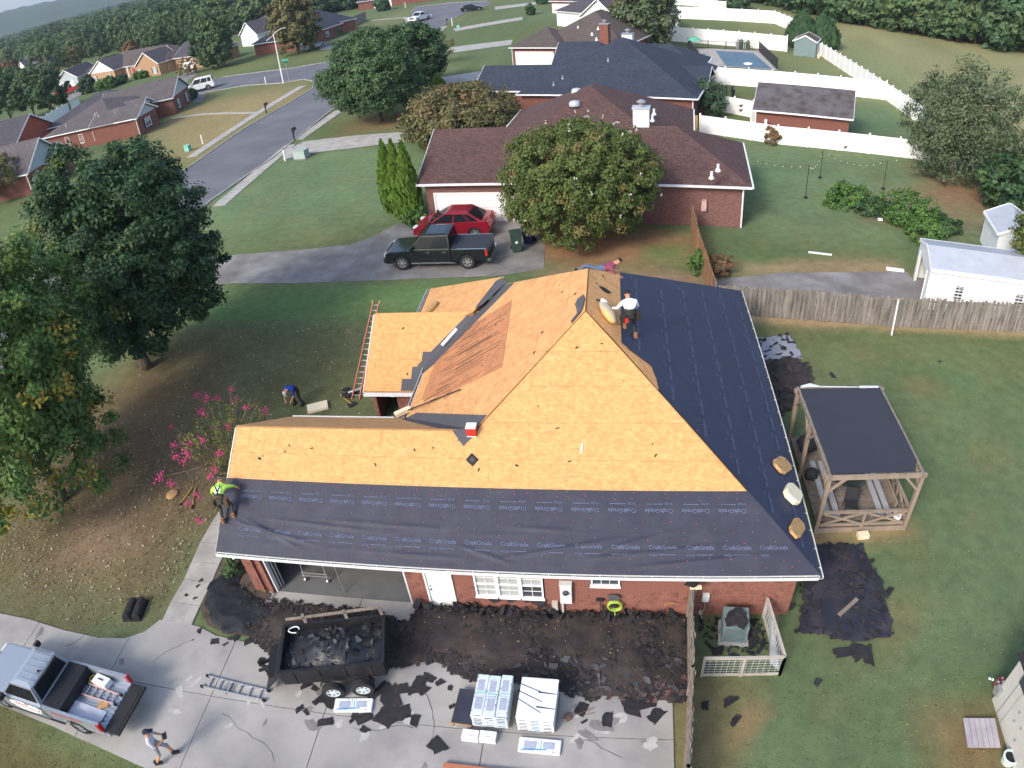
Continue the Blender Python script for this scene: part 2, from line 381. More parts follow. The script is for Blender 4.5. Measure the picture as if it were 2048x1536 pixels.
sheet('driveway', px([(350, 158), (383, 140), (395, 150), (372, 165)]), .05, M_concold)
sheet('driveway', px([(128, 195), (170, 176), (178, 182), (140, 202)]), .05, M_concold)
sheet('driveway', px([(413, 188), (398, 186), (385, 205), (402, 206)]), .05, M_concold)
SD1, SD2 = [(14.2, 24.2), (18.2, 22.9), (18.4, 20.4), (11, 21.0), (10, 23)], [(18.5, 23.6), (23, 24.6), (31.2, 25.0), (31.4, 21.5), (27, 19.6), (18.6, 20.2)]; sheet('side_driveway', SD1, .02, M_concold); sheet('side_driveway', SD2, .02, M_concold); OLD = [NBD, SD1, SD2]

# --- the front driveway and walk: poured slabs with open joints
DRV = px([(0, 1228), (60, 1240), (130, 1262), (200, 1277), (250, 1278), (290, 1265)])+[(-2.84, -1.44), (-1.48, -1.44), (-1.05, -1.5), (-.3, -1.75), (1.0, -1.85), (1.0, .44), (7, .44), (7, -1.6), (14.95, -1.8), (14.95, -7.5), (1.5, -7.5)]+px([(290, 1536), (200, 1495), (100, 1450), (0, 1409)])+[(-12.6, -5.8), (-12.6, -2.5)]
drive = bpy.data.objects.new('front_driveway', None); COL.objects.link(drive); drive['kind'] = 'structure'
cx = [-13, -8.1, -3.7, .55, 4.55, 9.55, 15.2]; cy = [-8, -4.05, .5]
for i in range(len(cx)-1):
    for j in range(len(cy)-1):
        p = DRV
        for a, b, c in ((-1, 0, -cx[i]-.012), (1, 0, cx[i+1]-.012), (0, -1, -cy[j]-.012), (0, 1, cy[j+1]-.012)): p = clip(p, a, b, c)
        if len(p) > 2 and area(p) > .05: mb = MB(); mb.prism(p, -.05, .045+random.uniform(-.004, .004)); mb.build('slab', M_conc, drive)
walk = bpy.data.objects.new('front_walk', None); COL.objects.link(walk); walk['kind'] = 'structure'
WL = [(-2.72, -1.45), (-2.78, -.6), (-2.75, .5), (-2.85, 1.4), (-2.95, 2.4), (-2.95, 3.4), (-2.9, 4.3), (-2.2, 6), (-1, 8)]
WRt = [(-1.45, -1.45), (-1.5, -.6), (-1.52, .5), (-1.6, 1.4), (-1.62, 2.4), (-1.62, 3.4), (-1.6, 4.3), (-1.2, 5.4), (-.2, 7)]
for i in range(len(WL)-1):
    e = .012
    a, b, c, d_ = (Vector(v) for v in (WL[i], WRt[i], WRt[i+1], WL[i+1])); u = (d_-a).normalized()*e
    mb = MB(); mb.prism([a+u, b+u, c-u, d_-u], -.05, .05); mb.build('slab', M_walk, walk)
sheet('porch_slab', [(1.2, 9.8), (5.3, 9.8), (5.3, 7.6), (1.2, 7.6)], .06, M_concold)

# --- far land: wooded mountain on the skyline
def mountain():
    n, k = 120, 10; V = []; 
    for i in range(n):
        t = i/(n-1); az = R(-75+62*t); prof = 165*math.exp(-((t-.08)/.34)**2)+62+26*vnoise(np.array([t*40.]), np.array([0.]), 6, 5)[0]
        if t > .55: prof *= max(0.02, 1-(t-.55)/.4)
        for j in range(k):
            s = j/(k-1); r = 2300+1500*s; h = prof*math.sin(min(1, s*1.25)*math.pi/2)
            V.append((13+r*math.sin(az), -13+r*math.cos(az), h-6+(8*random.random() if 0 < j else 0)))
    F = [(i*k+j, (i+1)*k+j, (i+1)*k+j+1, i*k+j+1) for i in range(n-1) for j in range(k-1)]
    mb = MB(); mb.add(V, F); o = mb.build('mountain', mat('far_woods', (.035, .058, .03), .95, .35, .012, coords='pos', detail=8, spec=.05), smooth=True); o['kind'] = 'structure'
mountain()

# --- grass standing out of the near lawns (uncountable): short blades in the colour of the turf under them
def turf(n=170000):
    r = np.random.default_rng(5); x, y = r.uniform(-14, 38, n), r.uniform(-8, 31, n); d = np.hypot(x-13, y+8); k = r.random(n) < np.clip(1.25-d/45, .2, 1)
    for P in ([(-.3, -.3), (HWX, -.3), (HWX, 17.8), (-.3, 17.8)], DRV, [(-2.95, -1.5), (-1.4, -1.5), (.1, 8), (-1.2, 8.6), (-3, 4.5)], [(-1.5, -1.6), (15.5, -3), (15.5, .5), (-1.5, 2)], [(18.7, -.8), (22.5, -.8), (22.3, 4), (24.2, 4), (24.2, 9.5), (20.5, 9.5), (22.5, 14.5), (22.4, 17.6), (18.7, 17.6)], [(24.6, -7), (28, -7), (28, -2.8), (24.6, -2.8)]): k &= ~inpoly(x, y, P)
    for P in OLD: k &= ~inpoly(x, y, P)
    x, y = x[k], y[k]; n = len(x); ix = np.clip(np.searchsorted(gx, x), 0, len(gx)-1); iy = np.clip(np.searchsorted(gy, y), 0, len(gy)-1); t = tone.reshape(len(gx), len(gy), 3)[ix, iy]; z = hz.reshape(len(gx), len(gy))[ix, iy]
    t = t*np.exp(.10+r.normal(size=n)*.13)[:, None]*(1+r.normal(size=(n, 3))*.06); a = r.random(n)*6.283; s = .018+.02*r.random(n); h = .008+.022*r.random(n); cs, sn = np.cos(a)*s, np.sin(a)*s; lx, ly = r.normal(size=n)*.035, r.normal(size=n)*.035
    V = np.stack([np.c_[x-cs, y-sn, z-.01], np.c_[x+cs, y+sn, z-.01], np.c_[x+cs*.4+lx, y+sn*.4+ly, z+h], np.c_[x-cs*.4+lx, y-sn*.4+ly, z+h]], 1).reshape(-1, 3)
    o = fastmesh('grass', V, np.arange(4*n).reshape(n, 4), mat('grass_blades', (.07, .11, .05), .9, 0, 1, attr='tone', spec=.1), False, [('tone', 'FLOAT_COLOR', 'FACE', np.c_[np.clip(t, 0, 1), np.ones(n)])]); o['kind'] = 'stuff'
HWX = 19.6
turf()
# --- the morning air
def haze_box(x0, x1, y0, y1, z0, z1, dens):
    mb = MB(); mb.box(((x0+x1)/2, (y0+y1)/2, (z0+z1)/2), (x1-x0, y1-y0, z1-z0)); m = bpy.data.materials.new('haze'); m.use_nodes = True; t = m.node_tree; t.nodes.remove(t.nodes['Principled BSDF']); v = t.nodes.new('ShaderNodeVolumePrincipled'); v.inputs['Density'].default_value = dens; v.inputs['Color'].default_value = (.74, .86, 1, 1); v.inputs['Anisotropy'].default_value = .2
    t.links.new(v.outputs[0], t.nodes['Material Output'].inputs['Volume']); o = mb.build('haze', m); o['kind'] = 'stuff'
haze_box(-9000, 9000, -9000, 9000, -8, 330, .00017)
# ================================================================ THE HOUSE BEING RE-ROOFED
HW, HD, HS, YR, T, ZE, XL = 19.247, 17.462, 7.138, 3.64, .672, 2.6, 4.97
M_osb = mat('new_osb', srgb((205, 159, 104)), .75, .07, 2.2, srgb((194, 146, 90)), (5.5, .55, .12), .15, 60, stretch=(1, 1, 1), detail=8)
M_osb2 = mat('old_decking', srgb((210, 160, 108)), .8, .10, 1.3, srgb((197, 145, 95)), (2.5, .55, .12), .15, 50, detail=8)
M_osb3 = mat('stained_decking', srgb((182, 126, 88)), .85, .16, 1.2, srgb((156, 108, 82)), (3.5, .6, .1), .15, 50, detail=8)
def speckle(m):
    """wood strands: stretched voronoi flakes tinting the base colour"""
    t = m.node_tree; N = t.nodes; L = t.links; b = N['Principled BSDF']; src = b.inputs['Base Color'].links[0].from_socket
    tc = N.new('ShaderNodeTexCoord'); mp = N.new('ShaderNodeMapping'); mp.inputs['Scale'].default_value = (9, 22, 14); mp.inputs['Rotation'].default_value = (0, 0, .5)
    vo = N.new('ShaderNodeTexVoronoi'); vo.inputs['Scale'].default_value = 1.0; L.new(tc.outputs['Object'], mp.inputs[0]); L.new(mp.outputs[0], vo.inputs[0])
    bw = N.new('ShaderNodeSeparateColor'); L.new(vo.outputs['Color'], bw.inputs[0])
    r = N.new('ShaderNodeMapRange'); r.inputs[3].default_value = .87; r.inputs[4].default_value = 1.10; L.new(bw.outputs[0], r.inputs[0])
    v = N.new('ShaderNodeVectorMath'); v.operation = 'SCALE'; L.new(src, v.inputs[0]); L.new(r.outputs[0], v.inputs['Scale']); L.new(v.outputs[0], b.inputs['Base Color'])
for m_ in (M_osb, M_osb2, M_osb3): speckle(m_)
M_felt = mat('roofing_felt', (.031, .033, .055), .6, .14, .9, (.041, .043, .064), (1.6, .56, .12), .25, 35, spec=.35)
M_felt2 = mat('shade_tinted_felt', (.026, .032, .066), .6, .14, .9, (.031, .038, .078), (1.6, .56, .12), .2, 35, spec=.35)  # same felt as in front, with this slope's blue shade put into its colour
M_valley = mat('valley_membrane', (.085, .085, .098), .8, .12, 1.5, bump=.2)
M_print = mat('felt_print', (.12, .145, .235), .7, .45, 5, spec=.2)
M_cap = mat('cap_nail_plastic', (.42, .10, .06), .5, 0)
M_white = mat('white_trim', (.80, .80, .80), .45, .04, 2)
M_gut = mat('gutter_white', (.74, .75, .77), .4, .08, 4)
M_gutin = mat('gutter_dirt', (.06, .07, .055), .9, .4, 6)
M_brick = mat('red_brick', srgb((140, 94, 82)), .85, .22, 3.1, srgb((112, 76, 70)), (5, .58, .08), .4, 60)
M_mortar = mat('mortar', srgb((100, 74, 68)), .9, .15, 5)
M_glass = mat('window_glass', (.05, .06, .075), .08, 0, spec=.6)
M_blind = mat('window_blind', (.36, .38, .38), .6, .1, 20, stretch=(.1, .1, 4))
M_dark = mat('dark_inside', (.035, .035, .04), .9, .2, 3)
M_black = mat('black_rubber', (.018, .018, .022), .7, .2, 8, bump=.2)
M_soffit = mat('soffit', (.6, .6, .6), .7, .05)
M_alu = mat('aluminium', (.55, .56, .58), .35, .08, 6, metal=.7)
M_steelg = mat('grey_metal', (.32, .33, .35), .45, .1, 6, metal=.3)
M_wood = mat('weathered_wood', (.24, .20, .165), .85, .25, 4, (.17, .145, .125), (9, .55, .1), .5, 30, stretch=(1, 1, .2))
M_woodp = mat('treated_pine', (.31, .235, .175), .85, .2, 3, (.24, .20, .165), (6, .52, .1), .4, 30, stretch=(1, 1, .3))
M_tan = mat('foam_tan', srgb((186, 150, 104)), .9, .15, 5, srgb((160, 124, 80)), (7, .55, .12), .5, 40)
M_cream = mat('foam_cream', srgb((228, 215, 185)), .9, .08, 5, bump=.4)
M_shing = mat('torn_shingle', (.024, .024, .030), .9, .35, 1.7, (.040, .034, .034), (4, .56, .1), .7, 55, coords='pos')

house = thing('brick_house', 'brick house being re-roofed with bare orange deck boards and dark felt on its roof', 'house')
PL = {'F': lambda x, y: ZE+T*y, 'R': lambda x, y: ZE+T*(HW-x), 'L': lambda x, y: ZE+T*(x-XL), 'B': lambda x, y: ZE+T*(HD-y),
      'WB': lambda x, y: ZE+T*(2*YR-y), 'E': lambda x, y: 1.93+T*(y-9.96), 'EB': lambda x, y: 4.04-T*(y-13.1), 'L2': lambda x, y: 2.6+.464*(x-3.62)}
NR = {'F': (0, -T, 1), 'R': (T, 0, 1), 'L': (-T, 0, 1), 'B': (0, T, 1), 'WB': (0, T, 1), 'E': (0, -T, 1), 'EB': (0, T, 1), 'L2': (-.464, 0, 1)}
def S3(p, pl, off=0.0):
    n = Vector(NR[pl]).normalized(); return Vector((p[0], p[1], PL[pl](*p)))+n*off
POLY = {'F': [(0, 0), (HW, 0), (HW-HS, HS), (8.61, YR), (0, YR)], 'R': [(HW, 0), (HW, HD), (HW-HS, HD-HS), (HW-HS, HS)],
        'L': [(HW-HS, HS), (HW-HS, HD-HS), (8.25, 14.18), (7.12, 13.1), (XL, 10.95), (XL, 2*YR), (8.61, YR)],
        'B': [(HW, HD), (XL, HD), (8.25, 14.18), (HW-HS, HD-HS)], 'WB': [(0, YR), (8.61, YR), (XL, 2*YR), (0, 2*YR)],
        'E': [(2.25, 9.96), (XL-.02, 9.96), (XL, 10.95), (7.12, 13.1), (2.25, 13.1)], 'EB': [(2.25, 13.1), (7.12, 13.1), (5.6, 15.2), (2.25, 15.2)],
        'L2': [(3.70, 12.9), (6.9, 12.9), (8.04, 14.9), (8.04, 15.22), (3.57, 18.15)]}
mb = MB()
for k, p in POLY.items(): mb.slab([S3(q, k) for q in p], .14, d=Vector((0, 0, -.15)))
roof = mb.build('roof', mat('deck_edges', srgb((150, 105, 60)), .8, .15, 3), house)
# deck boards, one by one
def boards(pl, poly, m, along, offs=(0, 0), off=.004, th=.011, bl=2.44, bw=1.0126, old=None):
    xs = [p[0] for p in poly]; ys = [p[1] for p in poly]
    du, dv = (bl, bw) if along == 'x' else (bw, bl)
    r = 0; y = min(ys)+offs[1]-dv
    while y < max(ys):
        x = min(xs)+offs[0]-2*du+((r % 2)*du/2 if along == 'x' else 0); c = 0
        while x < max(xs):
            p = poly; e = .0028; sh = ((c % 2)*dv/2 if along == 'y' else 0)
            for a, b, cc in ((-1, 0, -x-e), (1, 0, x+du-e), (0, -1, -y-sh-e), (0, 1, y+sh+dv-e)): p = clip(p, a, b, cc) if p else p
            if len(p) > 2 and area(p) > .02:
                h = off+random.uniform(0, .002); o = MB().slab([S3(q, pl, h+th) for q in p], th).build('deck_board', m, roof)
            x += du; c += 1
        y += dv; r += 1
def inset(poly, e=.012):
    cx, cy = sum(p[0] for p in poly)/len(poly), sum(p[1] for p in poly)/len(poly)
    return [(p[0]+(cx-p[0])*e/max(.3, math.hypot(cx-p[0], cy-p[1])), p[1]+(cy-p[1])*e/max(.3, math.hypot(cx-p[0], cy-p[1]))) for p in poly]
Fx = [(.03, 1.9), (HW-1.93, 1.9), (HW-HS, HS-.02), (8.61, YR-.02), (.03, YR-.02)]
boards('F', Fx, M_osb, 'x', (.6, -.05))
boards('L', inset(POLY['L']), M_osb2, 'y', (.35, .4))
boards('R', [(HW-HS+.02, HS+.05), (HW-HS+.02, HD-HS-.05), (13.5, HD-HS+1.3), (13.5, 6.2), (14.5, 5.9), (14.5, 4.8), (13.0, HS-.75)], M_osb2, 'y', (0, .9))
boards('B', inset(POLY['B'], .03), M_osb2, 'x', (.3, .1))
boards('WB', inset(POLY['WB']), M_osb2, 'x', (.9, .05))
boards('E', inset(POLY['E']), M_osb, 'x', (1.1, .25))
boards('L2', inset(POLY['L2']), M_osb2, 'y', (.5, .2))
boards('EB', inset(POLY['EB']), M_osb2, 'x')
# darker old patch with tar streaks on the left slope
patch = [(5.6, 8.1), (6.4, 7.0), (9.2, 6.6), (8.9, 11.8), (6.9, 11.95)]
MB().slab([S3(p, 'L', .027) for p in [(5.5, 8.0), (6.9, 7.2), (9.15, 6.7), (8.85, 11.9), (7.2, 12.1), (5.5, 10.6)]], .006).build('old_deck_patch', M_osb3, roof)
mb = MB()
for i in range(30):
    y = 7.0+4.9*(i/29)+random.uniform(-.08, .08); x0 = random.uniform(5.5, 7.3); x1 = min(9.0, x0+random.uniform(.5, 2.4)); sl_ = -.12+.03*random.random()
    if y+(x1-x0)*sl_ < 6.9: continue
    a, b = S3((x0, y), 'L', .0315), S3((x1, y+(x1-x0)*sl_), 'L', .0315); mb.bar(a, b, random.uniform(.015, .05), .004, up=NR['L'])
mb.build('tar_streaks', mat('tar', (.06, .04, .035), .8, .2), roof)['kind'] = 'stuff'

# ridge and hip edges: thin dark seams
mb = MB()
P_, Q_ = S3((HW-HS, HS), 'F', .02), S3((HW-HS, HD-HS), 'R', .02)
for a, b in ((P_, Q_), (P_, S3((8.7, YR+.05), 'F', .022)), (P_, S3((14.4, HW-14.4), 'F', .022))): mb.bar(a, b, .02, .012)
mb.build('ridge_seam', mat('seam', srgb((120, 78, 45)), .8), roof)

# --- felt with laps, wrinkles and print
def felt(name, rows, pl, m, off, wr, parent, lap=None):
    """rows: list of (v, u0, u1, fixed) in plan; grid sheet with wrinkles along it"""
    nu = len(rows[0]); V = []; n = Vector(NR[pl]).normalized()
    arr = np.array([[p for p in r] for r in rows]); h = wr(arr[..., 0], arr[..., 1])
    for i, r in enumerate(rows):
        for j, p in enumerate(r): V.append(tuple(S3(p, pl, off+h[i, j])))
    F = np.array([(i*nu+j, i*nu+j+1, (i+1)*nu+j+1, (i+1)*nu+j) for i in range(len(rows)-1) for j in range(nu-1)])
    return fastmesh(name, np.array(V), F, m, True, parent=parent)
def wr_front(x, y):
    h = .006*(vnoise(x*.6, y*2, .5, 11)-.5)+.010*np.clip(vnoise(x*.35, y*2.4, .35, 12)-.55, 0, 1)*3
    for (x0, y0, x1, y1, a) in ((9.5, .25, 13.5, .9, .03), (12, .3, 16.5, .75, .028), (12.5, .5, 15.5, 1.2, .022), (9.5, 1.1, 12, 1.02, .02), (.3, .9, 3.8, .35, .03), (.8, 1.0, 3.2, .2, .025), (3.5, 1.07, 8, .98, .018), (13.4, .12, 17.8, .5, .03), (8.2, .6, 10.2, .12, .022), (1.4, 1.02, 6, .8, .016), (5, .3, 9, .22, .014)):
        t = np.clip(((x-x0)*(x1-x0)+(y-y0)*(y1-y0))/((x1-x0)**2+(y1-y0)**2), 0, 1); dd = np.hypot(x-x0-t*(x1-x0), (y-y0-t*(y1-y0)))
        h = h+1.5*a*np.exp(-(dd/.05)**2)*np.sin(np.pi*np.clip(t, .02, .98))
    return h
def frow(y, n=330): return [(x, y) for x in np.linspace(-.02, HW-y+.02, n)]
felt1 = felt('felt_course', [frow(y) for y in np.linspace(-.05, 1.08, 34)], 'F', M_felt, .022, wr_front, house)
felt2 = felt('felt_course', [frow(y) for y in np.linspace(1.0, 2.08, 32)], 'F', M_felt, .032, lambda x, y: wr_front(x, y)*.7, house)
def wr_right(x, y): return .012*(vnoise(x, y, .8, 14)-.5)+.008*vnoise(x*2.2, y*.3, .5, 15)
def lo(x):
    if x < 14.38: return 6.33-(x-13.3)/1.08*.42
    if x < 14.42: return 5.91-(x-14.38)/.04*1.06
    return HW-x-.03
felts = []
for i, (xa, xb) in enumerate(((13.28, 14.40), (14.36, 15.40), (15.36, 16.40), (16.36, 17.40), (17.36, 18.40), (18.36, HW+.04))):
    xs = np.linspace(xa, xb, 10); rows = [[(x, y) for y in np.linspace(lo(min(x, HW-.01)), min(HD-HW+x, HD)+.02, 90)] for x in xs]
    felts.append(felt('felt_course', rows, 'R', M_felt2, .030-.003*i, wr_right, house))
# the torn dark edge of the felt along the hip
mb = MB()
for i in range(60):
    t = i/60; x = 14.45+t*(17.0-14.45); y = HW-x; r_ = .05*random.random()
    a, b = S3((x-r_, y-.0), 'R', .034), S3((x+.045-.05*random.random(), y-.045), 'R', .034); mb.bar(a, b, .05, .006, up=NR['R'])
mb.build('felt_edge', M_shing, house)['kind'] = 'stuff'
# printed words on the felt: upright on the lower course, upside down on the upper one
def words_on(name, items, parent):
    for txt, size, org, ux, uy, cx in items:
        key = (txt, size)
        if key not in WORDS:
            cu = bpy.data.curves.new('word', 'FONT'); cu.body = txt; cu.size = size; cu.align_x = 'LEFT'; cu.offset = size*.012; cu.resolution_u = 2
            to = bpy.data.objects.new('word', cu); COL.objects.link(to); dg = bpy.context.evaluated_depsgraph_get()
            me = bpy.data.meshes.new_from_object(to.evaluated_get(dg)); me.materials.clear(); me.materials.append(M_print); WORDS[key] = me
            bpy.data.objects.remove(to); bpy.data.curves.remove(cu)
        o = link('lettering', WORDS[key], parent); uz = ux.cross(uy); o.matrix_world = Matrix(((ux.x*cx, uy.x, uz.x, org.x), (ux.y*cx, uy.y, uz.y, org.y), (ux.z*cx, uy.z, uz.z, org.z), (0, 0, 0, 1)))
WORDS = {}
uxF, uyF = Vector((1, 0, 0)), Vector((0, 1, T)).normalized()
nF = Vector(NR['F']).normalized()
it1, it2 = [], []
for k in range(17):
    x = .75+k*1.115
    if x+.8 < HW-.6: it1 += [('CraftGrade', .185, S3((x, .60), 'F', .047), uxF, uyF, 1.0), ('W20', .105, S3((x+.02, .43), 'F', .045), uxF, uyF, 1.15)]
    xr = 1.5+k*1.115
    if xr < HW-1.5: it2 += [('CraftGrade', .185, S3((xr, 1.62), 'F', .052), -uxF, -uyF, 1.0), ('W20', .105, S3((xr-.02, 1.78), 'F', .052), -uxF, -uyF, 1.15)]
words_on('lettering', it1, felt1); words_on('lettering', it2, felt2)
for f_, y_, s_ in ((felt1, .47, 1), (felt2, 1.74, -1)):
    mb = MB()
    for k in range(17):
        x = (.75 if s_ > 0 else 1.5)+k*1.115
        if x+.8 < HW-1: a = S3((x+s_*.32, y_), 'F', .049+(.004 if s_ < 0 else 0)); b = S3((x+s_*.82, y_), 'F', .049+(.004 if s_ < 0 else 0)); mb.bar(a, b, .018, .002, up=NR['F'])
    mb.build('printed_line', M_print, f_)['kind'] = 'stuff'
uyR = Vector((-1, 0, T)).normalized(); uxR = Vector((0, 1, 0))
for i, fl in enumerate(felts):
    it = []; xm = (13.84, 14.9, 15.9, 16.9, 17.9, 18.8)[i]
    for k in range(16):
        y = lo(xm)+.35+k*1.115
        if y+.9 < HD-HW+xm: it += [('CraftGrade', .185, S3((xm, y+.85), 'R', .045), -uxR, -uyR if i % 2 else -uyR, 1.0), ('W20', .105, S3((xm-.15, y+.85), 'R', .045), -uxR, -uyR, 1.15)]
    o_ = words_on('lettering', it, fl)
# plastic cap nails
mb = MB()
def cap(p, pl): n = Vector(NR[pl]).normalized(); c = S3(p, pl, .045); mb.tube(c, c+n*.012, .019, .012, 6)
for row in (.12, .34, .82, 1.06, 1.3, 1.9, 2.02):
    x = .2
    while x < HW-row-.2: cap((x, row+random.uniform(-.06, .06)), 'F'); x += random.uniform(.45, .95) if row < 1.9 else random.uniform(.3, .6)
for x in (13.5, 14.6, 15.7, 16.7, 17.8, 18.7):
    y = lo(x)+.2
    while y < HD-HW+x-.3:
        if random.random() < .45: cap((x+random.uniform(-.06, .06), y), 'R')
        y += random.uniform(.5, 1.2)
mb.build('cap_nails', M_cap, house)['kind'] = 'stuff'
# valley membranes
V1 = [(8.05, 14.75), (8.4, 14.35), (9.0, 13.75), (5.15, 10.85), (XL-.05, 10.75)]
mb = MB()
mb.slab([S3(p, 'L', .03) for p in ((8.22, 14.16), (8.75, 13.62), (5.45, 10.55), (XL, 10.35), (XL, 10.95))], .006)
mb.slab([S3(p, 'E', .03) for p in ((XL, 10.95), (7.08, 13.06), (6.72, 13.06), (4.55, 10.95))], .006)
mb.slab([S3(p, 'L2', .10) for p in ((7.0, 13.0), (7.35, 13.0), (8.3, 14.25), (8.04, 15.0), (7.7, 14.95))], .006)
mb.slab([S3(p, 'E', .026) for p in ((3.95, 9.99), (4.93, 9.99), (XL, 10.97), (5.55, 11.5), (4.75, 11.5), (4.75, 10.95), (4.35, 10.9), (4.35, 10.45), (3.95, 10.45))], .006)
mb.build('valley_membrane', M_valley, house)
mb = MB()
mb.slab([S3(p, 'WB', .03) for p in ((8.58, YR), (7.3, YR+.35), (5.0, 2*YR-.55), (XL, 2*YR))], .006)
mb.slab([S3(p, 'L', .03) for p in ((8.61, YR+.02), (9.0, YR+.45), (5.5, 2*YR-.1), (XL, 2*YR))], .006)
mb.slab([S3(p, 'F', .03) for p in ((7.88, YR-.01), (8.8, YR+.12), (8.63, 3.5), (8.29, 3.2))], .006)
mb.build('valley_membrane', M_valley, house)
# roof openings: black plates put in for their inner shade, two right, one square front
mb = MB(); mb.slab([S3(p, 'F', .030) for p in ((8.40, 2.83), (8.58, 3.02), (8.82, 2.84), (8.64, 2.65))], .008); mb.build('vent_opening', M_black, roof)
mb = MB(); mb.slab([S3(p, 'F', .034) for p in ((8.50, 2.83), (8.60, 2.93), (8.72, 2.84), (8.62, 2.74))], .004); mb.build('vent_rim', mat('vent_brown', (.07, .05, .045), .6), roof)
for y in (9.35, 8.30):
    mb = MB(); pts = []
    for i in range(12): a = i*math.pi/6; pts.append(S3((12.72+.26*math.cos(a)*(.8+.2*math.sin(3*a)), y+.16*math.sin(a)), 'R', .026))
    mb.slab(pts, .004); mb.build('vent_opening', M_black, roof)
mb = MB(); mb.bar(S3((12.05, 3.05), 'F', .03), S3((12.07, 3.32), 'F', .03), .05, .05, up=NR['F']); mb.build('vent_pipe', M_white, roof)
# chips of old shingle left lying on the deck
mb = MB()
for i in range(95):
    pl = 'F' if random.random() < .62 else random.choice(['L', 'E', 'R', 'L'])
    if pl == 'F': p = (random.uniform(.3, 15), random.uniform(2.2, 6.8));  ok = p[0] < HW-p[1]-.2 and (p[1] < YR-.1 or p[0] > p[1]+5.1)
    elif pl == 'L': p = (random.uniform(5.2, 12), random.uniform(5, 13)); ok = inpoly(np.array([p[0]]), np.array([p[1]]), POLY['L'])[0]
    elif pl == 'E': p = (random.uniform(2.4, 6), random.uniform(10.1, 12.9)); ok = p[0] < p[1]-6.1
    else: p = (random.uniform(12.3, 13.2), random.uniform(7, 10.5)); ok = True
    if not ok: continue
    s = random.choice([.015, .02, .03, .03, .05, .06]); a = random.random()*6.28; c = S3(p, pl, .028); n = Vector(NR[pl]).normalized()
    u = Vector((math.cos(a), math.sin(a), 0)); u = (u-n*u.dot(n)).normalized()
    mb.bar(c-u*s, c+u*s, s*random.uniform(.5, 1.2), .008, up=n)
mb.build('shingle_chips', M_shing, roof)['kind'] = 'stuff'

# --- walls of brick
WALLH = 2.44
def wall_core(mb, segs, y0, y1):
    for x0, x1, z0, z1 in segs: mb.box(((x0+x1)/2, (y0+y1)/2, (z0+z1)/2), (x1-x0, abs(y1-y0), z1-z0))
FR = [(.42, 1.28, 0, WALLH), (6.40, 7.06, 0, WALLH), (7.06, 7.96, 2.06, WALLH), (7.96, 8.66, 0, WALLH), (8.66, 10.94, 0, .70), (10.94, 12.38, 0, WALLH), (12.38, 13.34, 0, 1.46), (13.34, HW-.42, 0, WALLH), (1.28, 6.40, 2.30, WALLH), (8.66, 10.94, 2.02, WALLH), (12.38, 13.34, 2.06, WALLH)]
mb = MB(); wall_core(mb, FR, .42, .6); wf = mb.build('front_wall', M_mortar, house)
def bricks(wall, segs, plane, axis, outward, lim=300, bl=.203, bh=.066, g=.010):
    """courses of single bricks on the face; the ones beyond LIM joined into one piece"""
    protos = {}; singles = 0; rest = MB(); cells = []
    for x0, x1, z0, z1 in segs:
        k = int(round(z0/(bh+g)))
        while (k+1)*(bh+g) <= z1+.01:
            z = k*(bh+g)+bh/2+.004; x = x0+(-(bl+g)/2 if k % 2 else 0)
            while x < x1:
                a, b = max(x, x0+.003), min(x+bl, x1-.003)
                if b-a > .03: cells.append((a, b, z))
                x += bl+g
            k += 1
    # the largest in the picture: nearest the middle of the wall at eye height of the drone
    order = sorted(range(len(cells)), key=lambda i: (abs(cells[i][1]-cells[i][0]-bl) > .01, abs((cells[i][0]+cells[i][1])/2-11.5)*.2+abs(cells[i][2]-1.5)))
    pick = set(order[:lim])
    for i, (a, b, z) in enumerate(cells):
        L = b-a; pr = random.uniform(.004, .009); c = ((a+b)/2, plane+outward*pr/2, z) if axis == 'x' else (plane+outward*pr/2, (a+b)/2, z); d = (L, pr+.01, bh) if axis == 'x' else (pr+.01, L, bh)
        if i in pick:
            key = round(L, 2)
            if key not in protos: o = MB().box((0, 0, 0), (d[0], .018, bh) if axis == 'x' else (.018, L, bh)).build('brick', M_brick, wall); protos[key] = o
            else: o = protos[key].copy(); COL.objects.link(o)
            o.location = c
        else: rest.box(c, d)
    if rest.v: rest.build('brick_courses', M_brick, wall)['kind'] = 'stuff'
bricks(wf, FR, .42, 'x', -1)
mb = MB(); mb.box((HW-.5, (HD)/2, WALLH/2), (.16, HD-.84, WALLH)); wr_ = mb.build('side_wall', M_brick, house)
mb = MB(); mb.box((.5, 3.75, WALLH/2), (.16, 6.2, WALLH)); mb.prism([(.43, .45), (.57, .45), (.57, 6.8), (.43, 6.8)], WALLH-.05, WALLH)
mb.add([(.44, .05, ZE-.05), (.44, 2*YR-.05, ZE-.05), (.44, YR, ZE+T*YR-.2), (.56, .05, ZE-.05), (.56, 2*YR-.05, ZE-.05), (.56, YR, ZE+T*YR-.2)], [(0, 1, 2), (5, 4, 3), (0, 2, 5, 3), (2, 1, 4, 5), (1, 0, 3, 4)])
mb.build('side_wall', M_brick, house)
mb = MB(); mb.box((2.95, 6.85, WALLH/2), (4.9, .16, WALLH)); mb.box((5.45, 8.6, WALLH/2), (.16, 3.4, WALLH)); mb.box((4.5, 10.4, .95), (1.9, .16, 1.9)); mb.box((4.05, 15.3, WALLH/2), (.16, 5.4, WALLH)); mb.box((11.5, HD-.5, WALLH/2), (14.8, .16, WALLH))
mb.build('back_wall', M_brick, house)
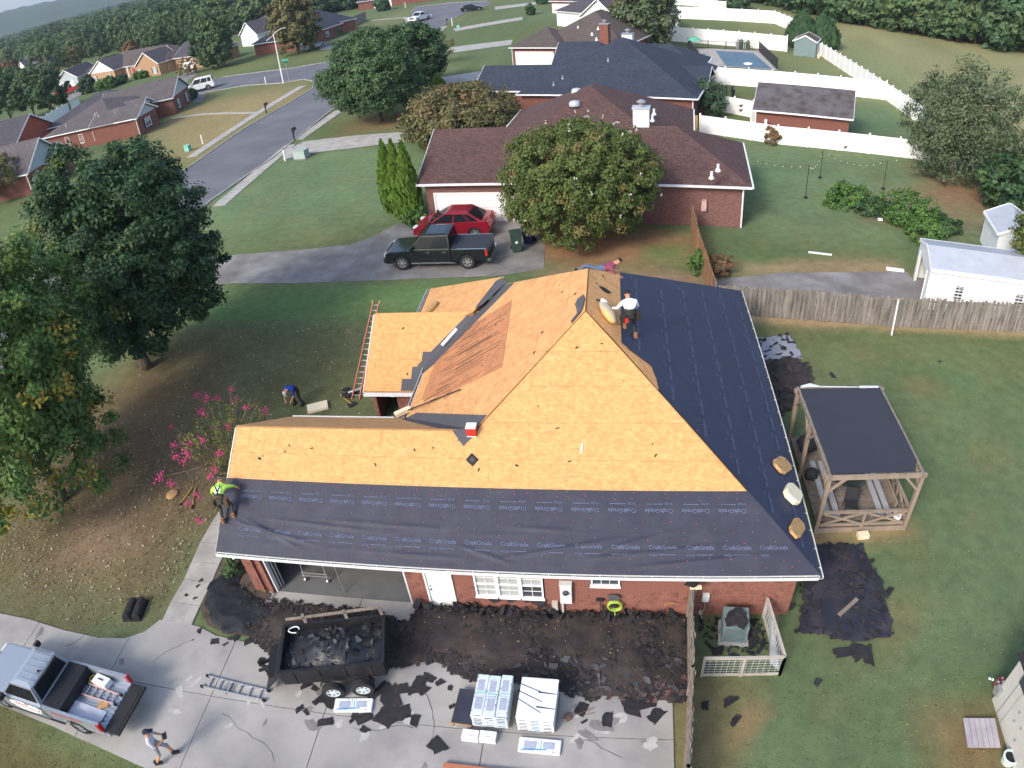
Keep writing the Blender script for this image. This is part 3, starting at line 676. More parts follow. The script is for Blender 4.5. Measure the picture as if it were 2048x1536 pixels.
# porch posts under the entry roof, with its end gable
mb = MB(); mb.add([(2.45, 10.2, 1.85), (2.45, 15.0, 1.9), (2.45, 13.1, 3.85), (2.6, 10.2, 1.85), (2.6, 15.0, 1.9), (2.6, 13.1, 3.85)], [(0, 1, 2), (5, 4, 3), (0, 2, 5, 3), (2, 1, 4, 5), (1, 0, 3, 4)]); mb.box((2.52, 12.6, .95), (.15, 4.6, 1.9)); mb.build('gable_wall', M_brick, house)
# garage inside: floor, rear wall, jambs and header
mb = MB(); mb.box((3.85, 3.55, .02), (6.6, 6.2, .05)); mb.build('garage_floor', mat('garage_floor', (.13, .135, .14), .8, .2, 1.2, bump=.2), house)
mb = MB(); mb.box((6.48, 3.7, WALLH/2), (.14, 6.1, WALLH)); mb.box((3.6, 6.7, WALLH/2), (6, .1, WALLH)); mb.box((3.5, 3.6, WALLH+.02), (6.1, 6.3, .05)); mb.build('garage_lining', mat('drywall', (.42, .41, .40), .9, .1, 2), house)
mb = MB(); mb.box((1.31, .5, 1.15), (.05, .2, 2.3)); mb.box((6.37, .5, 1.15), (.05, .2, 2.3)); mb.box((3.84, .5, 2.32), (5.1, .2, .06)); mb.build('door_jamb', M_gut, house)
mb = MB(); mb.box((1.42, .62, 1.2), (.05, .05, 2.2)); mb.box((1.48, .72, 1.2), (.04, .05, 2.2)); mb.build('door_track', M_steelg, house)
mb = MB(); mb.box((1.18, .36, .98), (.10, .1, 1.96)); mb.box((.85, .355, .98), (.06, .08, 1.96)); mb.build('brick_pilaster', M_brick, house)
# eaves: fascia, gutters with hangers, soffit
def gutter(p, q, out):
    p, q, o = Vector(p), Vector(q), Vector(out); root = MB()
    root.bar(p+o*.012, q+o*.012, .012, .13); root.bar(p+o*.125, q+o*.125, .014, .12); root.bar(p+o*.068+Vector((0, 0, -.058)), q+o*.068+Vector((0, 0, -.058)), .11, .012)
    g_ = root.build('gutter', M_gut, house); m2 = MB(); m2.bar(p+o*.068+Vector((0, 0, -.03)), q+o*.068+Vector((0, 0, -.03)), .095, .02); m2.build('gutter_litter', M_gutin, g_)
    n = int((q-p).length/.75); m3 = MB()
    for i in range(n): c = p+(q-p)*((i+.5)/n); m3.bar(c, c+o*.12+Vector((0, 0, .012)), .025, .01)
    m3.build('gutter_hangers', M_gut, g_)['kind'] = 'stuff'; return g_
gutter((0, -.02, ZE-.09), (HW, -.02, ZE-.09), (0, -1, 0)); gutter((HW+.02, -.1, ZE-.09), (HW+.02, HD, ZE-.09), (1, 0, 0))
gutter((.0, 2*YR+.02, ZE-.09), (XL-.1, 2*YR+.02, ZE-.09), (0, 1, 0)); gutter((XL-.02, 2*YR+.1, ZE-.09), (XL-.02, 10.9, ZE-.09), (-1, 0, 0))
gutter((2.25, 9.94, 1.84), (XL-.15, 9.94, 1.84), (0, -1, 0)); gutter((3.56, 13.6, ZE-.06), (3.50, 18.1, ZE-.06), (-1, 0, 0))
mb = MB()
for a, b in (((0, 0), (0, YR)), ((0, YR), (0, 2*YR))): mb.bar((-.02, a[1], ZE+T*min(a[1], 2*YR-a[1])-.09), (-.02, b[1], ZE+T*min(b[1], 2*YR-b[1])-.09), .03, .17)
mb.bar((2.22, 9.96, 1.84), (2.22, 13.1, 3.95), .03, .16); mb.build('rake_board', M_white, house)
mb = MB(); mb.box((HW/2, .2, ZE-.155), (HW-.1, .42, .012)); mb.box((HW-.2, HD/2, ZE-.155), (.40, HD-.9, .012)); mb.build('soffit', M_soffit, house)
def downspout(x, y, z1, dy=0, m=M_white): mb = MB(); mb.tube((x, y, z1), (x+.1, y+.12, z1-.25), .045); mb.tube((x+.1, y+.12, z1-.25), (x+.1, y+.12, .1), .045); mb.build('downspout', m, house)
mb = MB(); mb.tube((.62, -.12, 2.42), (.75, .3, 2.2), .06); mb.build('downspout', M_white, house)
mb = MB(); mb.tube((3.55, 9.85, 1.78), (3.6, 10.25, 1.5), .05); mb.build('downspout', M_white, house)
# entry door
def door(parent, x0, x1, z1, y, panels=True, hand=1):
    mb = MB(); f = .06; mb.box((x0-f/2, y, z1/2), (f, .10, z1)); mb.box((x1+f/2, y, z1/2), (f, .10, z1)); mb.box(((x0+x1)/2, y, z1+f/2), (x1-x0+2*f, .10, f)); mb.build('door_frame', M_white, parent)
    mb = MB(); w_ = x1-x0; mb.box(((x0+x1)/2, y+.02, z1/2), (w_-.01, .05, z1-.01))
    if panels:
        for cx in (x0+w_*.28, x0+w_*.72):
            for cz, h in ((.5, .7), (1.15, .45), (1.7, .35)): mb.box((cx, y-.008, cz), (w_*.3, .012, h))
    d_ = mb.build('door', M_white, parent)
    mb = MB(); hx = x0+.09 if hand > 0 else x1-.09; mb.ico((hx, y-.05, .95), .035, 1); mb.tube((hx, y, .95), (hx, y-.05, .95), .018); mb.ico((hx, y-.03, 1.12), .028, 1); mb.build('handle', M_black, d_)
door(house, 7.10, 7.92, 2.03, .40)
def window(parent, x0, x1, z0, z1, y, cols=2, rows=2, dbl=True, out=-1, blind=.5, fr=.055, axis='x', nm='window'):
    """sash window on a wall: frame > panes, bars, blind"""
    def B(mb, cx, cz, dx, dz, dy, oy):
        c = (cx, y+out*oy, cz) if axis == 'x' else (y+out*oy, cx, cz); d = (dx, dy, dz) if axis == 'x' else (dy, dx, dz); mb.box(c, d)
    mb = MB(); w_, h = x1-x0, z1-z0
    for cx in (x0+fr/2, x1-fr/2): B(mb, cx, (z0+z1)/2, fr, h, .07, .03)
    for cz in (z0+fr/2, z1-fr/2): B(mb, (x0+x1)/2, cz, w_-2*fr, fr, .07, .03)
    B(mb, (x0+x1)/2, z0-.015, w_+.06, .03, .12, .05)
    if dbl: B(mb, (x0+x1)/2, (z0+z1)/2, w_-2*fr, .045, .05, .025)
    o = mb.build(nm, M_white, parent)
    halves = ((z0+fr, (z0+z1)/2-.022), ((z0+z1)/2+.022, z1-fr)) if dbl else ((z0+fr, z1-fr),)
    for k, (a, b) in enumerate(halves):
        mb = MB(); B(mb, (x0+x1)/2, (a+b)/2, w_-2*fr, b-a, .008, -.005); mb.build('pane', M_blind if (k and blind) or (blind > .7) else M_glass, o)
    mb = MB()
    for a, b in halves:
        for i in range(1, cols): B(mb, x0+fr+(w_-2*fr)*i/cols, (a+b)/2, .018, b-a, .02, .01)
        for j in range(1, rows): B(mb, (x0+x1)/2, a+(b-a)*j/rows, w_-2*fr, .018, .016, .01)
    if mb.v: mb.build('muntin', M_white, o)
    return o
for i, x in enumerate((8.69, 9.43, 10.17)): window(house, x, x+.73, .72, 2.0, .42, 2, 2, True, blind=(.9, .9, .5)[i])
window(house, 12.41, 13.31, 1.48, 2.04, .42, 3, 2, False, blind=0)
# things fixed to the wall
mb = MB(); mb.box((11.62, .33, 1.15), (.37, .17, .94)); mb.box((11.62, .32, 1.64), (.40, .2, .04)); mt_ = mb.build('meter_box', mat('meter_grey', (.62, .64, .64), .5, .08, 5), house)
mb = MB(); mb.lathe((11.62, .24, 1.28), [(.10, 0), (.10, -.05), (.07, -.09)], 14, axis='Y'); mb.build('meter', M_glass, mt_)
mb = MB(); mb.tube((11.5, .33, .68), (11.5, .33, -.02), .04); mb.build('conduit', mat('grey_pvc', (.5, .5, .49), .6), mt_)
mb = MB(); mb.box((11.24, .35, .40), (.19, .12, .42)); mb.box((11.2, .34, .12), (.06, .06, .1)); mb.build('phone_box', mat('beige_box', (.46, .42, .38), .6), house)
mb = MB(); mb.box((16.03, .36, 1.0), (.22, .1, .34)); mb.build('disconnect_box', mat('meter_grey', (.62, .64, .64)), house)
mb = MB(); mb.path([(16.03, .36, .83), (16.06, .33, .5), (15.97, .33, .2), (16.0, .2, .05)], .012); mb.box((15.93, .35, .22), (.08, .08, .16)); mb.build('cable', mat('cable_grey', (.5, .48, .46), .6), house)
mb = MB(); mb.path([(12.72, .36, .8), (12.70, .3, .4), (12.74, .33, .05)], .016); mb.box((12.7, .36, .8), (.26, .06, .12)); mb.path([(12.98, .36, .7), (12.96, .28, .3), (12.98, .3, .02)], .014); mb.build('tap_pipe', M_black, house)
mb = MB(); mb.path([(14.75, .38, .55), (14.85, .34, .72), (15.05, .34, .72), (15.25, .36, .62)], .012); mb.build('loose_wire', M_tan, house)
# ================================================================ OTHER BUILDINGS
def shingle(name, col, col2, sc_=7.0, bw=.30):
    """asphalt shingles: tab courses in relief, granule speckle and tabs of differing tone"""
    m = mat(name, col, .9, .14, .5, col2, (sc_, .54, .10), 0, detail=8); t = m.node_tree; N = t.nodes; L = t.links; b = N['Principled BSDF']
    if 'tabs' in N: return m
    src = b.inputs['Base Color'].links[0].from_socket
    at = N.new('ShaderNodeUVMap'); at.name = 'tabs'; br = N.new('ShaderNodeTexBrick'); br.inputs['Scale'].default_value = 1; br.inputs['Brick Width'].default_value = .33; br.inputs['Row Height'].default_value = .145
    br.inputs['Mortar Size'].default_value = .008; br.inputs['Color1'].default_value = (.82, .82, .82, 1); br.inputs['Color2'].default_value = (1.16, 1.16, 1.16, 1); br.inputs['Mortar'].default_value = (.6, .6, .6, 1); br.offset = .5
    L.new(at.outputs[0], br.inputs['Vector']); x = N.new('ShaderNodeMix'); x.data_type = 'RGBA'; x.blend_type = 'MULTIPLY'; x.inputs[0].default_value = 1
    L.new(src, x.inputs[6]); L.new(br.outputs['Color'], x.inputs[7]); L.new(x.outputs[2], b.inputs['Base Color'])
    bp = N.new('ShaderNodeBump'); bp.inputs['Strength'].default_value = .5; bp.inputs['Distance'].default_value = .02; L.new(br.outputs['Fac'], bp.inputs['Height']); bp.invert = True; L.new(bp.outputs[0], b.inputs['Normal'])
    return m
M_rred = shingle('maroon_shingles', srgb((80, 60, 60)), srgb((102, 78, 72)), 9)
M_rblue = shingle('slate_blue_shingles', srgb((50, 57, 72)), srgb((60, 67, 80)), 8)
M_rbrown = shingle('brown_shingles', srgb((92, 84, 82)), srgb((80, 72, 70)), 6)
M_rgrey = shingle('grey_shingles', srgb((98, 93, 95)), srgb((86, 80, 80)), 6)
M_rgrey2 = shingle('dark_grey_shingles', srgb((80, 78, 86)), srgb((66, 62, 68)), 4)
M_brwall = mat('brick_wall_far', srgb((128, 84, 74)), .9, .2, 9, srgb((102, 66, 60)), (14, .55, .1), detail=8)
M_brtan = mat('tan_brick_far', srgb((172, 140, 112)), .9, .18, 9, srgb((150, 116, 92)), (12, .55, .1), detail=8)
def brickface(name, c1, c2, mort):
    if name in MATS: return MATS[name]
    m = mat(name, c1, .9, .15, 1.5); t = m.node_tree; N = t.nodes; L = t.links; b = N['Principled BSDF']
    u = N.new('ShaderNodeUVMap'); br = N.new('ShaderNodeTexBrick'); br.inputs['Scale'].default_value = 1; br.inputs['Brick Width'].default_value = .21; br.inputs['Row Height'].default_value = .076; br.inputs['Mortar Size'].default_value = .009
    br.inputs['Color1'].default_value = (*c1, 1); br.inputs['Color2'].default_value = (*c2, 1); br.inputs['Mortar'].default_value = (*mort, 1); br.inputs['Bias'].default_value = -.1
    L.new(u.outputs[0], br.inputs['Vector']); L.new(br.outputs['Color'], b.inputs['Base Color'])
    bp = N.new('ShaderNodeBump'); bp.invert = True; bp.inputs['Distance'].default_value = .01; L.new(br.outputs['Fac'], bp.inputs['Height']); L.new(bp.outputs[0], b.inputs['Normal']); return m
M_nbwall = brickface('neighbour_brick', srgb((134, 90, 84)), srgb((100, 62, 62)), srgb((132, 114, 108)))
M_siding = mat('white_siding', (.72, .75, .76), .5, .05, 2)
M_sidinggrey = mat('grey_siding', (.42, .47, .50), .55, .06, 2)
M_green = mat('sage_paint', srgb((112, 130, 132)), .7, .08, 2)
M_shutter = mat('dark_shutter', (.03, .03, .035), .6)
M_vinyl = mat('white_vinyl', (.83, .83, .82), .4, .03, 1.5)
M_metalroof = mat('galvanised_roof', (.50, .53, .58), .4, .1, 1.5, metal=.25)

def planar_uv(o):
    """metric uv on every face: along and up its plane"""
    me = o.data; uv = me.uv_layers.new(name='UVMap') if not me.uv_layers else me.uv_layers[0]
    for p in me.polygons:
        n = p.normal; a = Vector((0, 0, 1)).cross(n)
        if a.length < .05: a = Vector((1, 0, 0))
        a.normalize(); b = n.cross(a)
        for li in p.loop_indices: c = me.vertices[me.loops[li].vertex_index].co; uv.data[li].uv = (c.dot(a), c.dot(b))
class Bld:
    def __init__(s, name, label, cat, a, b=None, rz=None, group=None):
        a = Vector((a[0], a[1], 0)); s.rz = rz if rz is not None else math.atan2(b[1]-a.y, b[0]-a.x)
        s.a = a; s.root = thing(name, label, cat, a, s.rz, group); s.inv = Matrix.Rotation(-s.rz, 3, 'Z'); s.roofs = []
    def loc(s, p): return s.inv @ (Vector((p[0], p[1], p[2] if len(p) > 2 else 0))-s.a)
    def px(s, x, y, z=0.0): return s.loc(G(x, y, z))
    def block(s, x0, x1, y0, y1, ze, pitch, ends='hh', ridge='x', oh=.4, wm=None, rm=None, gm=None, walls=True, fascia=True, z0=0.0):
        """walls and roof over the eave rectangle x0..x1, y0..y1; ends: g(able) or h(ip) at the low and high end of the ridge"""
        T_ = (lambda p: p) if ridge == 'x' else (lambda p: (p[1], p[0], p[2]))
        if ridge != 'x': x0, x1, y0, y1 = y0, y1, x0, x1
        hw = (y1-y0)/2; ym = (y0+y1)/2; zr = ze+hw*pitch; la = 0 if ends[0] == 'g' else hw; lb = 0 if ends[1] == 'g' else hw
        if x1-x0 < la+lb: la = lb = (x1-x0)/2; 
        A, B, C, D = (x0, y0, ze), (x1, y0, ze), (x1, y1, ze), (x0, y1, ze); P, Q = (x0+la, ym, zr), (x1-lb, ym, zr)
        dz = Vector((0, 0, -.14))
        faces = [[A, B, Q, P], [C, D, P, Q]]
        if la: faces.append([D, A, P])
        if lb: faces.append([B, C, Q])
        for f in faces: ro = MB().slab([T_(p) for p in f], .12, d=dz).build('roof_slope', rm, s.root); planar_uv(ro)
        if walls:
            mb = MB(); i = oh
            def W(a, b, th=.15):
                mb.bar((*T_((a[0], a[1], 0))[:2], (z0+ze-.1)/2), (*T_((b[0], b[1], 0))[:2], (z0+ze-.1)/2), th, ze-.1-z0)
            W((x0+i, y0+i+.08), (x1-i, y0+i+.08)); W((x0+i, y1-i-.08), (x1-i, y1-i-.08)); W((x0+i+.08, y0+i+.1), (x0+i+.08, y1-i-.1)); W((x1-i-.08, y0+i+.1), (x1-i-.08, y1-i-.1))
            wo = mb.build('wall', wm, s.root); planar_uv(wo)
        for e, xx, sg in ((ends[0], x0, 1), (ends[1], x1, -1)):
            if e == 'g':
                mb = MB(); xi = xx+sg*(oh if oh < .6 else .4); q = lambda y, z, o_: T_((xi+o_, y, z))
                vs = [q(y0+.1, ze-.12, 0), q(y1-.1, ze-.12, 0), q(ym, zr-.14, 0), q(y0+.1, ze-.12, sg*.1), q(y1-.1, ze-.12, sg*.1), q(ym, zr-.14, sg*.1)]
                mb.add(vs, [(0, 1, 2), (5, 4, 3), (0, 2, 5, 3), (2, 1, 4, 5), (1, 0, 3, 4)]); go = mb.build('gable', gm or wm, s.root); planar_uv(go)
                for yy in (y0, y1): MB().bar(T_((xx-sg*.015, yy, ze-.07)), T_((xx-sg*.015, ym, zr-.07)), .03, .2).build('rake_board', M_white, s.root)
        if fascia:
            e = .06; gl = [((x0, y0-e), (x1, y0-e)), ((x0, y1+e), (x1, y1+e))]+([((x0-e, y0), (x0-e, y1))] if la else [])+([((x1+e, y0), (x1+e, y1))] if lb else [])
            for a, b in gl: MB().bar(T_((*a, ze-.08)), T_((*b, ze-.08)), .12, .14).build('gutter', M_gut, s.root)
        return zr
    def roofz(s, *a): pass
    def spout(s, x, y, z1): mb = MB(); mb.tube((x, y, z1), (x, y, .05), .06); mb.build('downspout', M_white, s.root)
    def win(s, x0, x1, z0, z1, y, axis='x', out=-1, shut=True, **k):
        o = window(s.root, x0, x1, z0, z1, y, axis=axis, out=out, **k)
        if shut:
            for cx in (x0-.2, x1+.2): MB().box((cx, y+out*.03, (z0+z1)/2) if axis == 'x' else (y+out*.03, cx, (z0+z1)/2), (.34, .05, z1-z0) if axis == 'x' else (.05, .34, z1-z0)).build('shutter', M_shutter, s.root)
    def garage_door(s, x0, x1, z1, y, axis='x', out=-1, rows=4, cols=4):
        mb = MB(); f = .12
        def B(cx, cz, dx, dz, dy, oy): mb.box((cx, y+out*oy, cz) if axis == 'x' else (y+out*oy, cx, cz), (dx, dy, dz) if axis == 'x' else (dy, dx, dz))
        B(x0-f/2, z1/2, f, z1, .08, .03); B(x1+f/2, z1/2, f, z1, .08, .03); B((x0+x1)/2, z1+f/2, x1-x0+2*f, f, .08, .03)
        fr = mb.build('garage_door', M_white, s.root)
        for r in range(rows):
            mb = MB(); h = z1/rows; B((x0+x1)/2, h*(r+.5), x1-x0-.01, h-.015, .04, -.005)
            for c in range(cols): w_ = (x1-x0)/cols; B(x0+w_*(c+.5), h*(r+.5), w_*.72, h*.55, .012, .02)
            mb.build('panel', M_white, fr)
    def vent(s, p, r=.1, h=.35, m=None): mb = MB(); mb.tube((p[0], p[1], p[2]-.2), (p[0], p[1], p[2]+h), r, r*.9, 8); mb.tube((p[0], p[1], p[2]-.12), (p[0], p[1], p[2]+.05), r*2, r*1.1, 8); mb.build('vent_pipe', m or M_gut, s.root)
    def chimney(s, p, w_, d, h, m, cap):
        mb = MB(); mb.box((p[0], p[1], p[2]+h/2-.5), (w_, d, h+1)); o = mb.build('chimney', m, s.root); planar_uv(o)
        mb = MB(); mb.box((p[0], p[1], p[2]+h+.05), (w_+.14, d+.14, .1)); mb.build('chimney_cap', cap, o)
        mb = MB(); mb.tube((p[0], p[1], p[2]+h+.1), (p[0], p[1], p[2]+h+.42), .17); mb.lathe((p[0], p[1], p[2]+h+.42), [(.34, 0), (.34, .07), (.1, .2)], 12); mb.build('flue', M_steelg, o)

# --- the neighbour with the maroon roof
e0, e1 = GX(832, 366, 1, 33.4), GX(1505, 374, 1, 31.0)
nb = Bld('brick_house', 'brick house with speckled maroon shingle roof and white two-car garage door', 'house', e0, e1)
Ln = (Vector(e1)-Vector(e0)).to_2d().length
nb.block(0, Ln, 0, 10.3, 3.1, .5, 'gh', 'x', .45, M_nbwall, M_rred, M_nbwall)
nb.block(3.2, 19.4, 3.4, 21.0, 3.1, .5, 'hh', 'y', .4, M_nbwall, M_rred)
lx = lambda x, y: nb.loc(GX(x, y, 1, 33.9)).x
nb.garage_door(1.15, 6.25, 2.12, .46); door(nb.root, 6.85, 7.8, 2.1, .44)
nb.spout(Ln-.55, .3, 3.0)
for x in (8.2, 13.6):
    pass
pc = nb.loc(G(1283, 262, 5.2)); nb.chimney((pc.x, pc.y, 4.6), 1.15, .9, 2.3, M_siding, M_metalroof)
for x, y, z in ((1423, 352, 4.0), (1436, 337, 4.5), (1308, 225, 5.2), (1305, 238, 5.2)): q = nb.px(x, y, z); nb.vent((q.x, q.y, z-.05))
for x, y in ((1143, 205), (1147, 180)):
    q = nb.px(x+6, y, 6.4); mb = MB(); mb.lathe((q.x, q.y, 6.15), [(.45, 0), (.45, .18), (.38, .34), (.1, .42)], 14); mb.build('roof_vent', M_metalroof, nb.root)
mb = MB(); q = nb.px(1405, 420); mb.box((q.x, .34, 1.55), (.34, .3, .75)); o_ = mb.build('feeder_box', mat('faded_red_white', (.55, .36, .34), .6, .3, 6), nb.root)

# --- the slate-blue house behind it
dh = Bld('brick_house', 'brick house with a slate blue shingle roof and a tall white chimney', 'house', (12.1, 59.3), (21.4, 56.9))
dh.block(-9.4, 9.7, 0, 18.2, 3.0, .48, 'hh', 'y', .45, M_brwall, M_rblue)
dh.block(-15.2, 0, 1.6, 9.4, 3.0, .54, 'gh', 'x', .4, M_brwall, M_rblue)
dh.block(-9.6, 0, 11.4, 20.6, 3.0, .66, 'gh', 'x', .4, M_brwall, M_rblue)
dh.block(0, 8.3, 14.0, 23, 3.2, .5, 'gh', 'x', .4, M_brwall, M_rblue)
dh.block(2, 9.95, 5.7, 13.2, 2.95, .42, 'gg', 'x', .35, M_brwall, M_rblue)
dh.win(8.4, 9.4, 1.0, 2.1, 6.07, shut=False, cols=2, rows=1, blind=.2)
dh.spout(9.2, .35, 2.9)
pc = dh.px(1256, 92, 6.0); dh.chimney((pc.x, pc.y, 5.2), 1.2, 1.0, 2.2, M_siding, M_steelg)
for x, y, z in ((1216, 118, 6.4), (1125, 153, 5), (1107, 166, 4.6), (1190, 178, 3.8)): q = dh.px(x, y, z); dh.vent((q.x, q.y, z-.12), .07, .25, M_steelg)

# --- brown-roofed house and the two beyond it
bh = Bld('brick_house', 'house with a taupe shingle roof, brick chimney and wide white garage door', 'house', G(1018, 95, 3.0), G(1118, 95, 3.0))
bh.block(0, 8.4, 0, 9.6, 3.0, .5, 'hh', 'x', .4, M_brwall, M_rbrown)
bh.block(2.6, 17.5, 2.5, 20, 3.0, .55, 'hh', 'y', .4, M_brwall, M_rbrown)
bh.garage_door(.9, 7.0, 2.2, .38); bh.spout(.3, .3, 2.9); bh.spout(8.1, .3, 2.9)
pc = bh.px(1210, 68, 5.0); bh.chimney((pc.x, pc.y, 4.4), 1.3, 1.0, 2.0, M_brwall, M_steelg)
for x, y in ((1168, 48), (1156, 53), (1196, 55), (1184, 66), (1193, 76)): q = bh.px(x, y, 5.2); bh.vent((q.x, q.y, 5.0), .12, .3)
fh = Bld('house', 'far house with grey roof and a broad white gable end', 'house', G(1158, 33, 3.2), G(1228, 40, 3.2))
fh.block(-.2, 11.5, 0, 16, 3.2, .62, 'gg', 'y', .4, M_siding, M_rgrey2, M_siding)
fh.block(-14, 3, 4, 15, 3.2, .5, 'hh', 'x', .4, M_siding, M_rgrey2)
gh_ = Bld('house', 'farthest house on the street with a white garage door under a grey roof', 'house', G(1097, 2, 3.0), G(1152, 3, 3.0))
gh_.block(0, 8, 0, 9, 3, .5, 'hh', 'x', .4, M_brwall, M_rgrey); gh_.block(4, 20, 3, 16, 3, .5, 'hh', 'x', .4, M_brwall, M_rgrey); gh_.garage_door(.9, 6.6, 2.2, .38)

# --- brick outbuilding in the white-fenced yard
ob = Bld('brick_outbuilding', 'brick outbuilding with a weathered grey gable roof inside the white fences', 'outbuilding', (27.6, 53.3), (34.9, 51.0))
ob.block(-1.3, 8.1, 0, 7.9, 2.7, .47, 'gg', 'x', .35, M_brwall, mat('stained_grey_roof', srgb((92, 88, 92)), .9, .15, .7, srgb((66, 60, 60)), (1.1, .56, .12), detail=6), M_brwall)
mb = MB(); mb.box((-1.02, 2.5, 2.95), (.08, .35, .5)); mb.build('gable_vent', M_white, ob.root)

# --- white garage, small white shed, sage shed
wg = Bld('white_garage', 'white lap-sided garage with open door and pale metal roof', 'garage', (30.45, 20.45), rz=R(-13))
wg.block(0, 8.2, 0, 4.1, 2.5, .26, 'gg', 'x', .02, None, M_metalroof, M_siding, walls=False)
for k in range(14): MB().box((4.1, .02, .09+k*.18), (8.0, .03, .172), rot=Matrix.Rotation(R(5), 3, 'X')).build('siding_board', M_siding, wg.root)
mb = MB(); mb.box((4.1, .1, 1.15), (8.0, .1, 2.3)); mb.box((4.1, 4.0, 1.15), (8.0, .1, 2.3)); mb.box((8.1, 2.05, 1.15), (.1, 3.8, 2.3)); mb.box((.08, .45, 1.15), (.1, .7, 2.3)); mb.box((.08, 3.72, 1.15), (.1, .55, 2.3)); mb.box((.08, 2.1, 2.15), (.1, 2.7, .6)); mb.build('wall', M_siding, wg.root)
mb = MB(); mb.box((4, 2.05, .03), (7.9, 3.8, .05)); mb.build('floor_slab', M_concold, wg.root)
mb = MB(); mb.box((.0, .82, 1.0), (.05, .1, 2.0)); mb.box((.0, 3.44, 1.0), (.05, .1, 2.0)); mb.build('door_frame', M_white, wg.root)
mb = MB(); mb.box((1.6, 2.9, .9), (.12, .12, 1.8)); mb.box((2.6, 1.4, .5), (.9, .7, 1.0)); mb.build('stored_crate', M_woodp, wg.root)
for x in (1.55, 5.0): wg.win(x, x+.55, .75, 1.75, -.0, shut=False, cols=2, rows=2, blind=0)
ws = Bld('white_shed', 'small white shed with pale roof half hidden by leaves at the picture edge', 'shed', (37.75, 26.6), rz=R(-12))
ws.block(0, 3.2, 0, 3.8, 2.1, .5, 'gg', 'y', .1, M_siding, M_metalroof, M_siding); ws.win(1.2, 1.7, .9, 1.6, .14, shut=False, blind=0)
gs = Bld('garden_shed', 'sage green garden shed with a low gable beside the white fence', 'shed', (41.6, 100.2), rz=R(-22))
gs.block(-.2, 3.5, 0, 4.5, 2.4, .5, 'gg', 'y', .15, M_green, M_rbrown, M_green)
mb = MB(); mb.box((1.6, .1, 1.0), (1.5, .05, 1.9)); mb.build('door', M_green, gs.root)

# --- houses across the road on the left
ha = Bld('brick_house', 'nearest brick house across the road with two white-edged front gables', 'house', (-56.4, 52.7), rz=R(7))
ha.block(-17, .9, 0, 9.0, 2.8, .72, 'hg', 'x', .35, M_brwall, M_rgrey, M_sidinggrey)
ha.block(-3, 1.7, 4.2, 9.4, 2.7, .75, 'gg', 'x', .3, M_brwall, M_rgrey, M_brwall)
ha.block(-16, -8, -9, 1, 2.7, .5, 'hh', 'y', .35, M_brwall, M_rgrey2)
ha.win(.9, 2.2, .7, 2.0, .56, axis='y', out=1); ha.win(5.8, 7.2, .5, 2.1, 1.42, axis='y', out=1, shut=False); ha.spout(.5, .1, 2.7)
hb = Bld('brick_house', 'long brick house with shuttered windows and white eaves across the road', 'house', (-68.4, 73.6), (-54.6, 75.0))
hb.block(-3, 10.6, 0, 18.5, 2.8, .29, 'hh', 'x', .4, M_brwall, M_rgrey)
hb.block(6, 14.6, 0, 6.9, 2.8, .45, 'gg', 'x', .3, M_brwall, M_rgrey, M_sidinggrey)
hb.block(5, 11.6, 7.5, 11.5, 3.2, .5, 'gg', 'x', .3, M_brwall, M_rgrey, M_sidinggrey)
for x in (1.0, 3.6, 6.2, 11.4): hb.win(x, x+.75, .7, 2.1, .42, shut=False, blind=.9)
door(hb.root, 8.3, 9.6, 2.1, .42, False); hb.win(2.4, 4.2, .8, 2.1, 14.32, axis='y', out=1); hb.spout(14.2, .3, 2.7)
for x, y in ((190, 227), (197, 229), (132, 249)): q = hb.px(x, y, 4.6); hb.vent((q.x, q.y, 4.45), .1, .35, M_steelg)
mb = MB(); q = hb.px(234, 234, 3.4); mb.path([(q.x, q.y, 3.0), (q.x, q.y, 4.6)], .04); mb.bar((q.x-.6, q.y, 4.4), (q.x+.6, q.y, 4.6), .05); mb.bar((q.x-.4, q.y, 4.1), (q.x+.4, q.y, 4.2), .05); mb.build('antenna', M_steelg, hb.root)
hc = Bld('brick_house', 'grey-roofed brick house by the corner with a white car at its side', 'house', (-77, 89), (-60, 94))
hc.block(-3, 15, -8, 8, 2.8, .34, 'hh', 'x', .4, M_brwall, M_rgrey2); hc.block(7, 20.5, -7.6, 3.6, 2.8, .46, 'gg', 'x', .35, M_brwall, M_rgrey, M_sidinggrey)
hc.win(-5.2, -4.0, .6, 2.0, 20.2, axis='y', out=1); hc.win(.2, 1.2, .6, 2.0, 20.2, axis='y', out=1)
A_, B_ = G(186, 168), G(322, 150)
hd = Bld('tan_brick_house', 'tan brick house with two white-trimmed gables and a red door', 'house', A_, B_)
Ld = (B_-A_).length; print('hd', A_, B_, Ld)
hd.block(-1, Ld+1, 2, 14, 3.0, .55, 'hh', 'x', .4, M_brtan, M_rbrown); hd.block(Ld+.5, Ld+14, 4, 15, 3, .55, 'gh', 'x', .4, M_brtan, M_rgrey2)
hd.block(1, Ld*.42, -1, 7, 3.0, .5, 'gg', 'y', .35, M_brtan, M_rgrey2, M_siding); hd.block(Ld*.70, Ld*1.02, -.5, 7, 3.0, .62, 'gg', 'y', .35, M_brtan, M_rgrey2, M_brtan)
for a, b, y in ((.07, .12, -.65), (.3, .35, -.65), (.72, .77, -.15), (.92, .97, -.15)): hd.win(Ld*a, Ld*b, .6, 2.1, y, blind=.9)
mb = MB(); mb.box((Ld*.55, 2.3, 1.05), (1.1, .1, 2.1)); mb.build('door', mat('red_door', (.35, .05, .06), .5), hd.root)
mb = MB(); mb.tube((Ld*.49, 1.8, 0), (Ld*.49, 1.8, 2.9), .18); mb.build('porch_post', M_white, hd.root)
hd.garage_door(Ld+3, Ld+8, 2.2, 4.38)
E0, E1 = G(117, 185), G(172, 172)
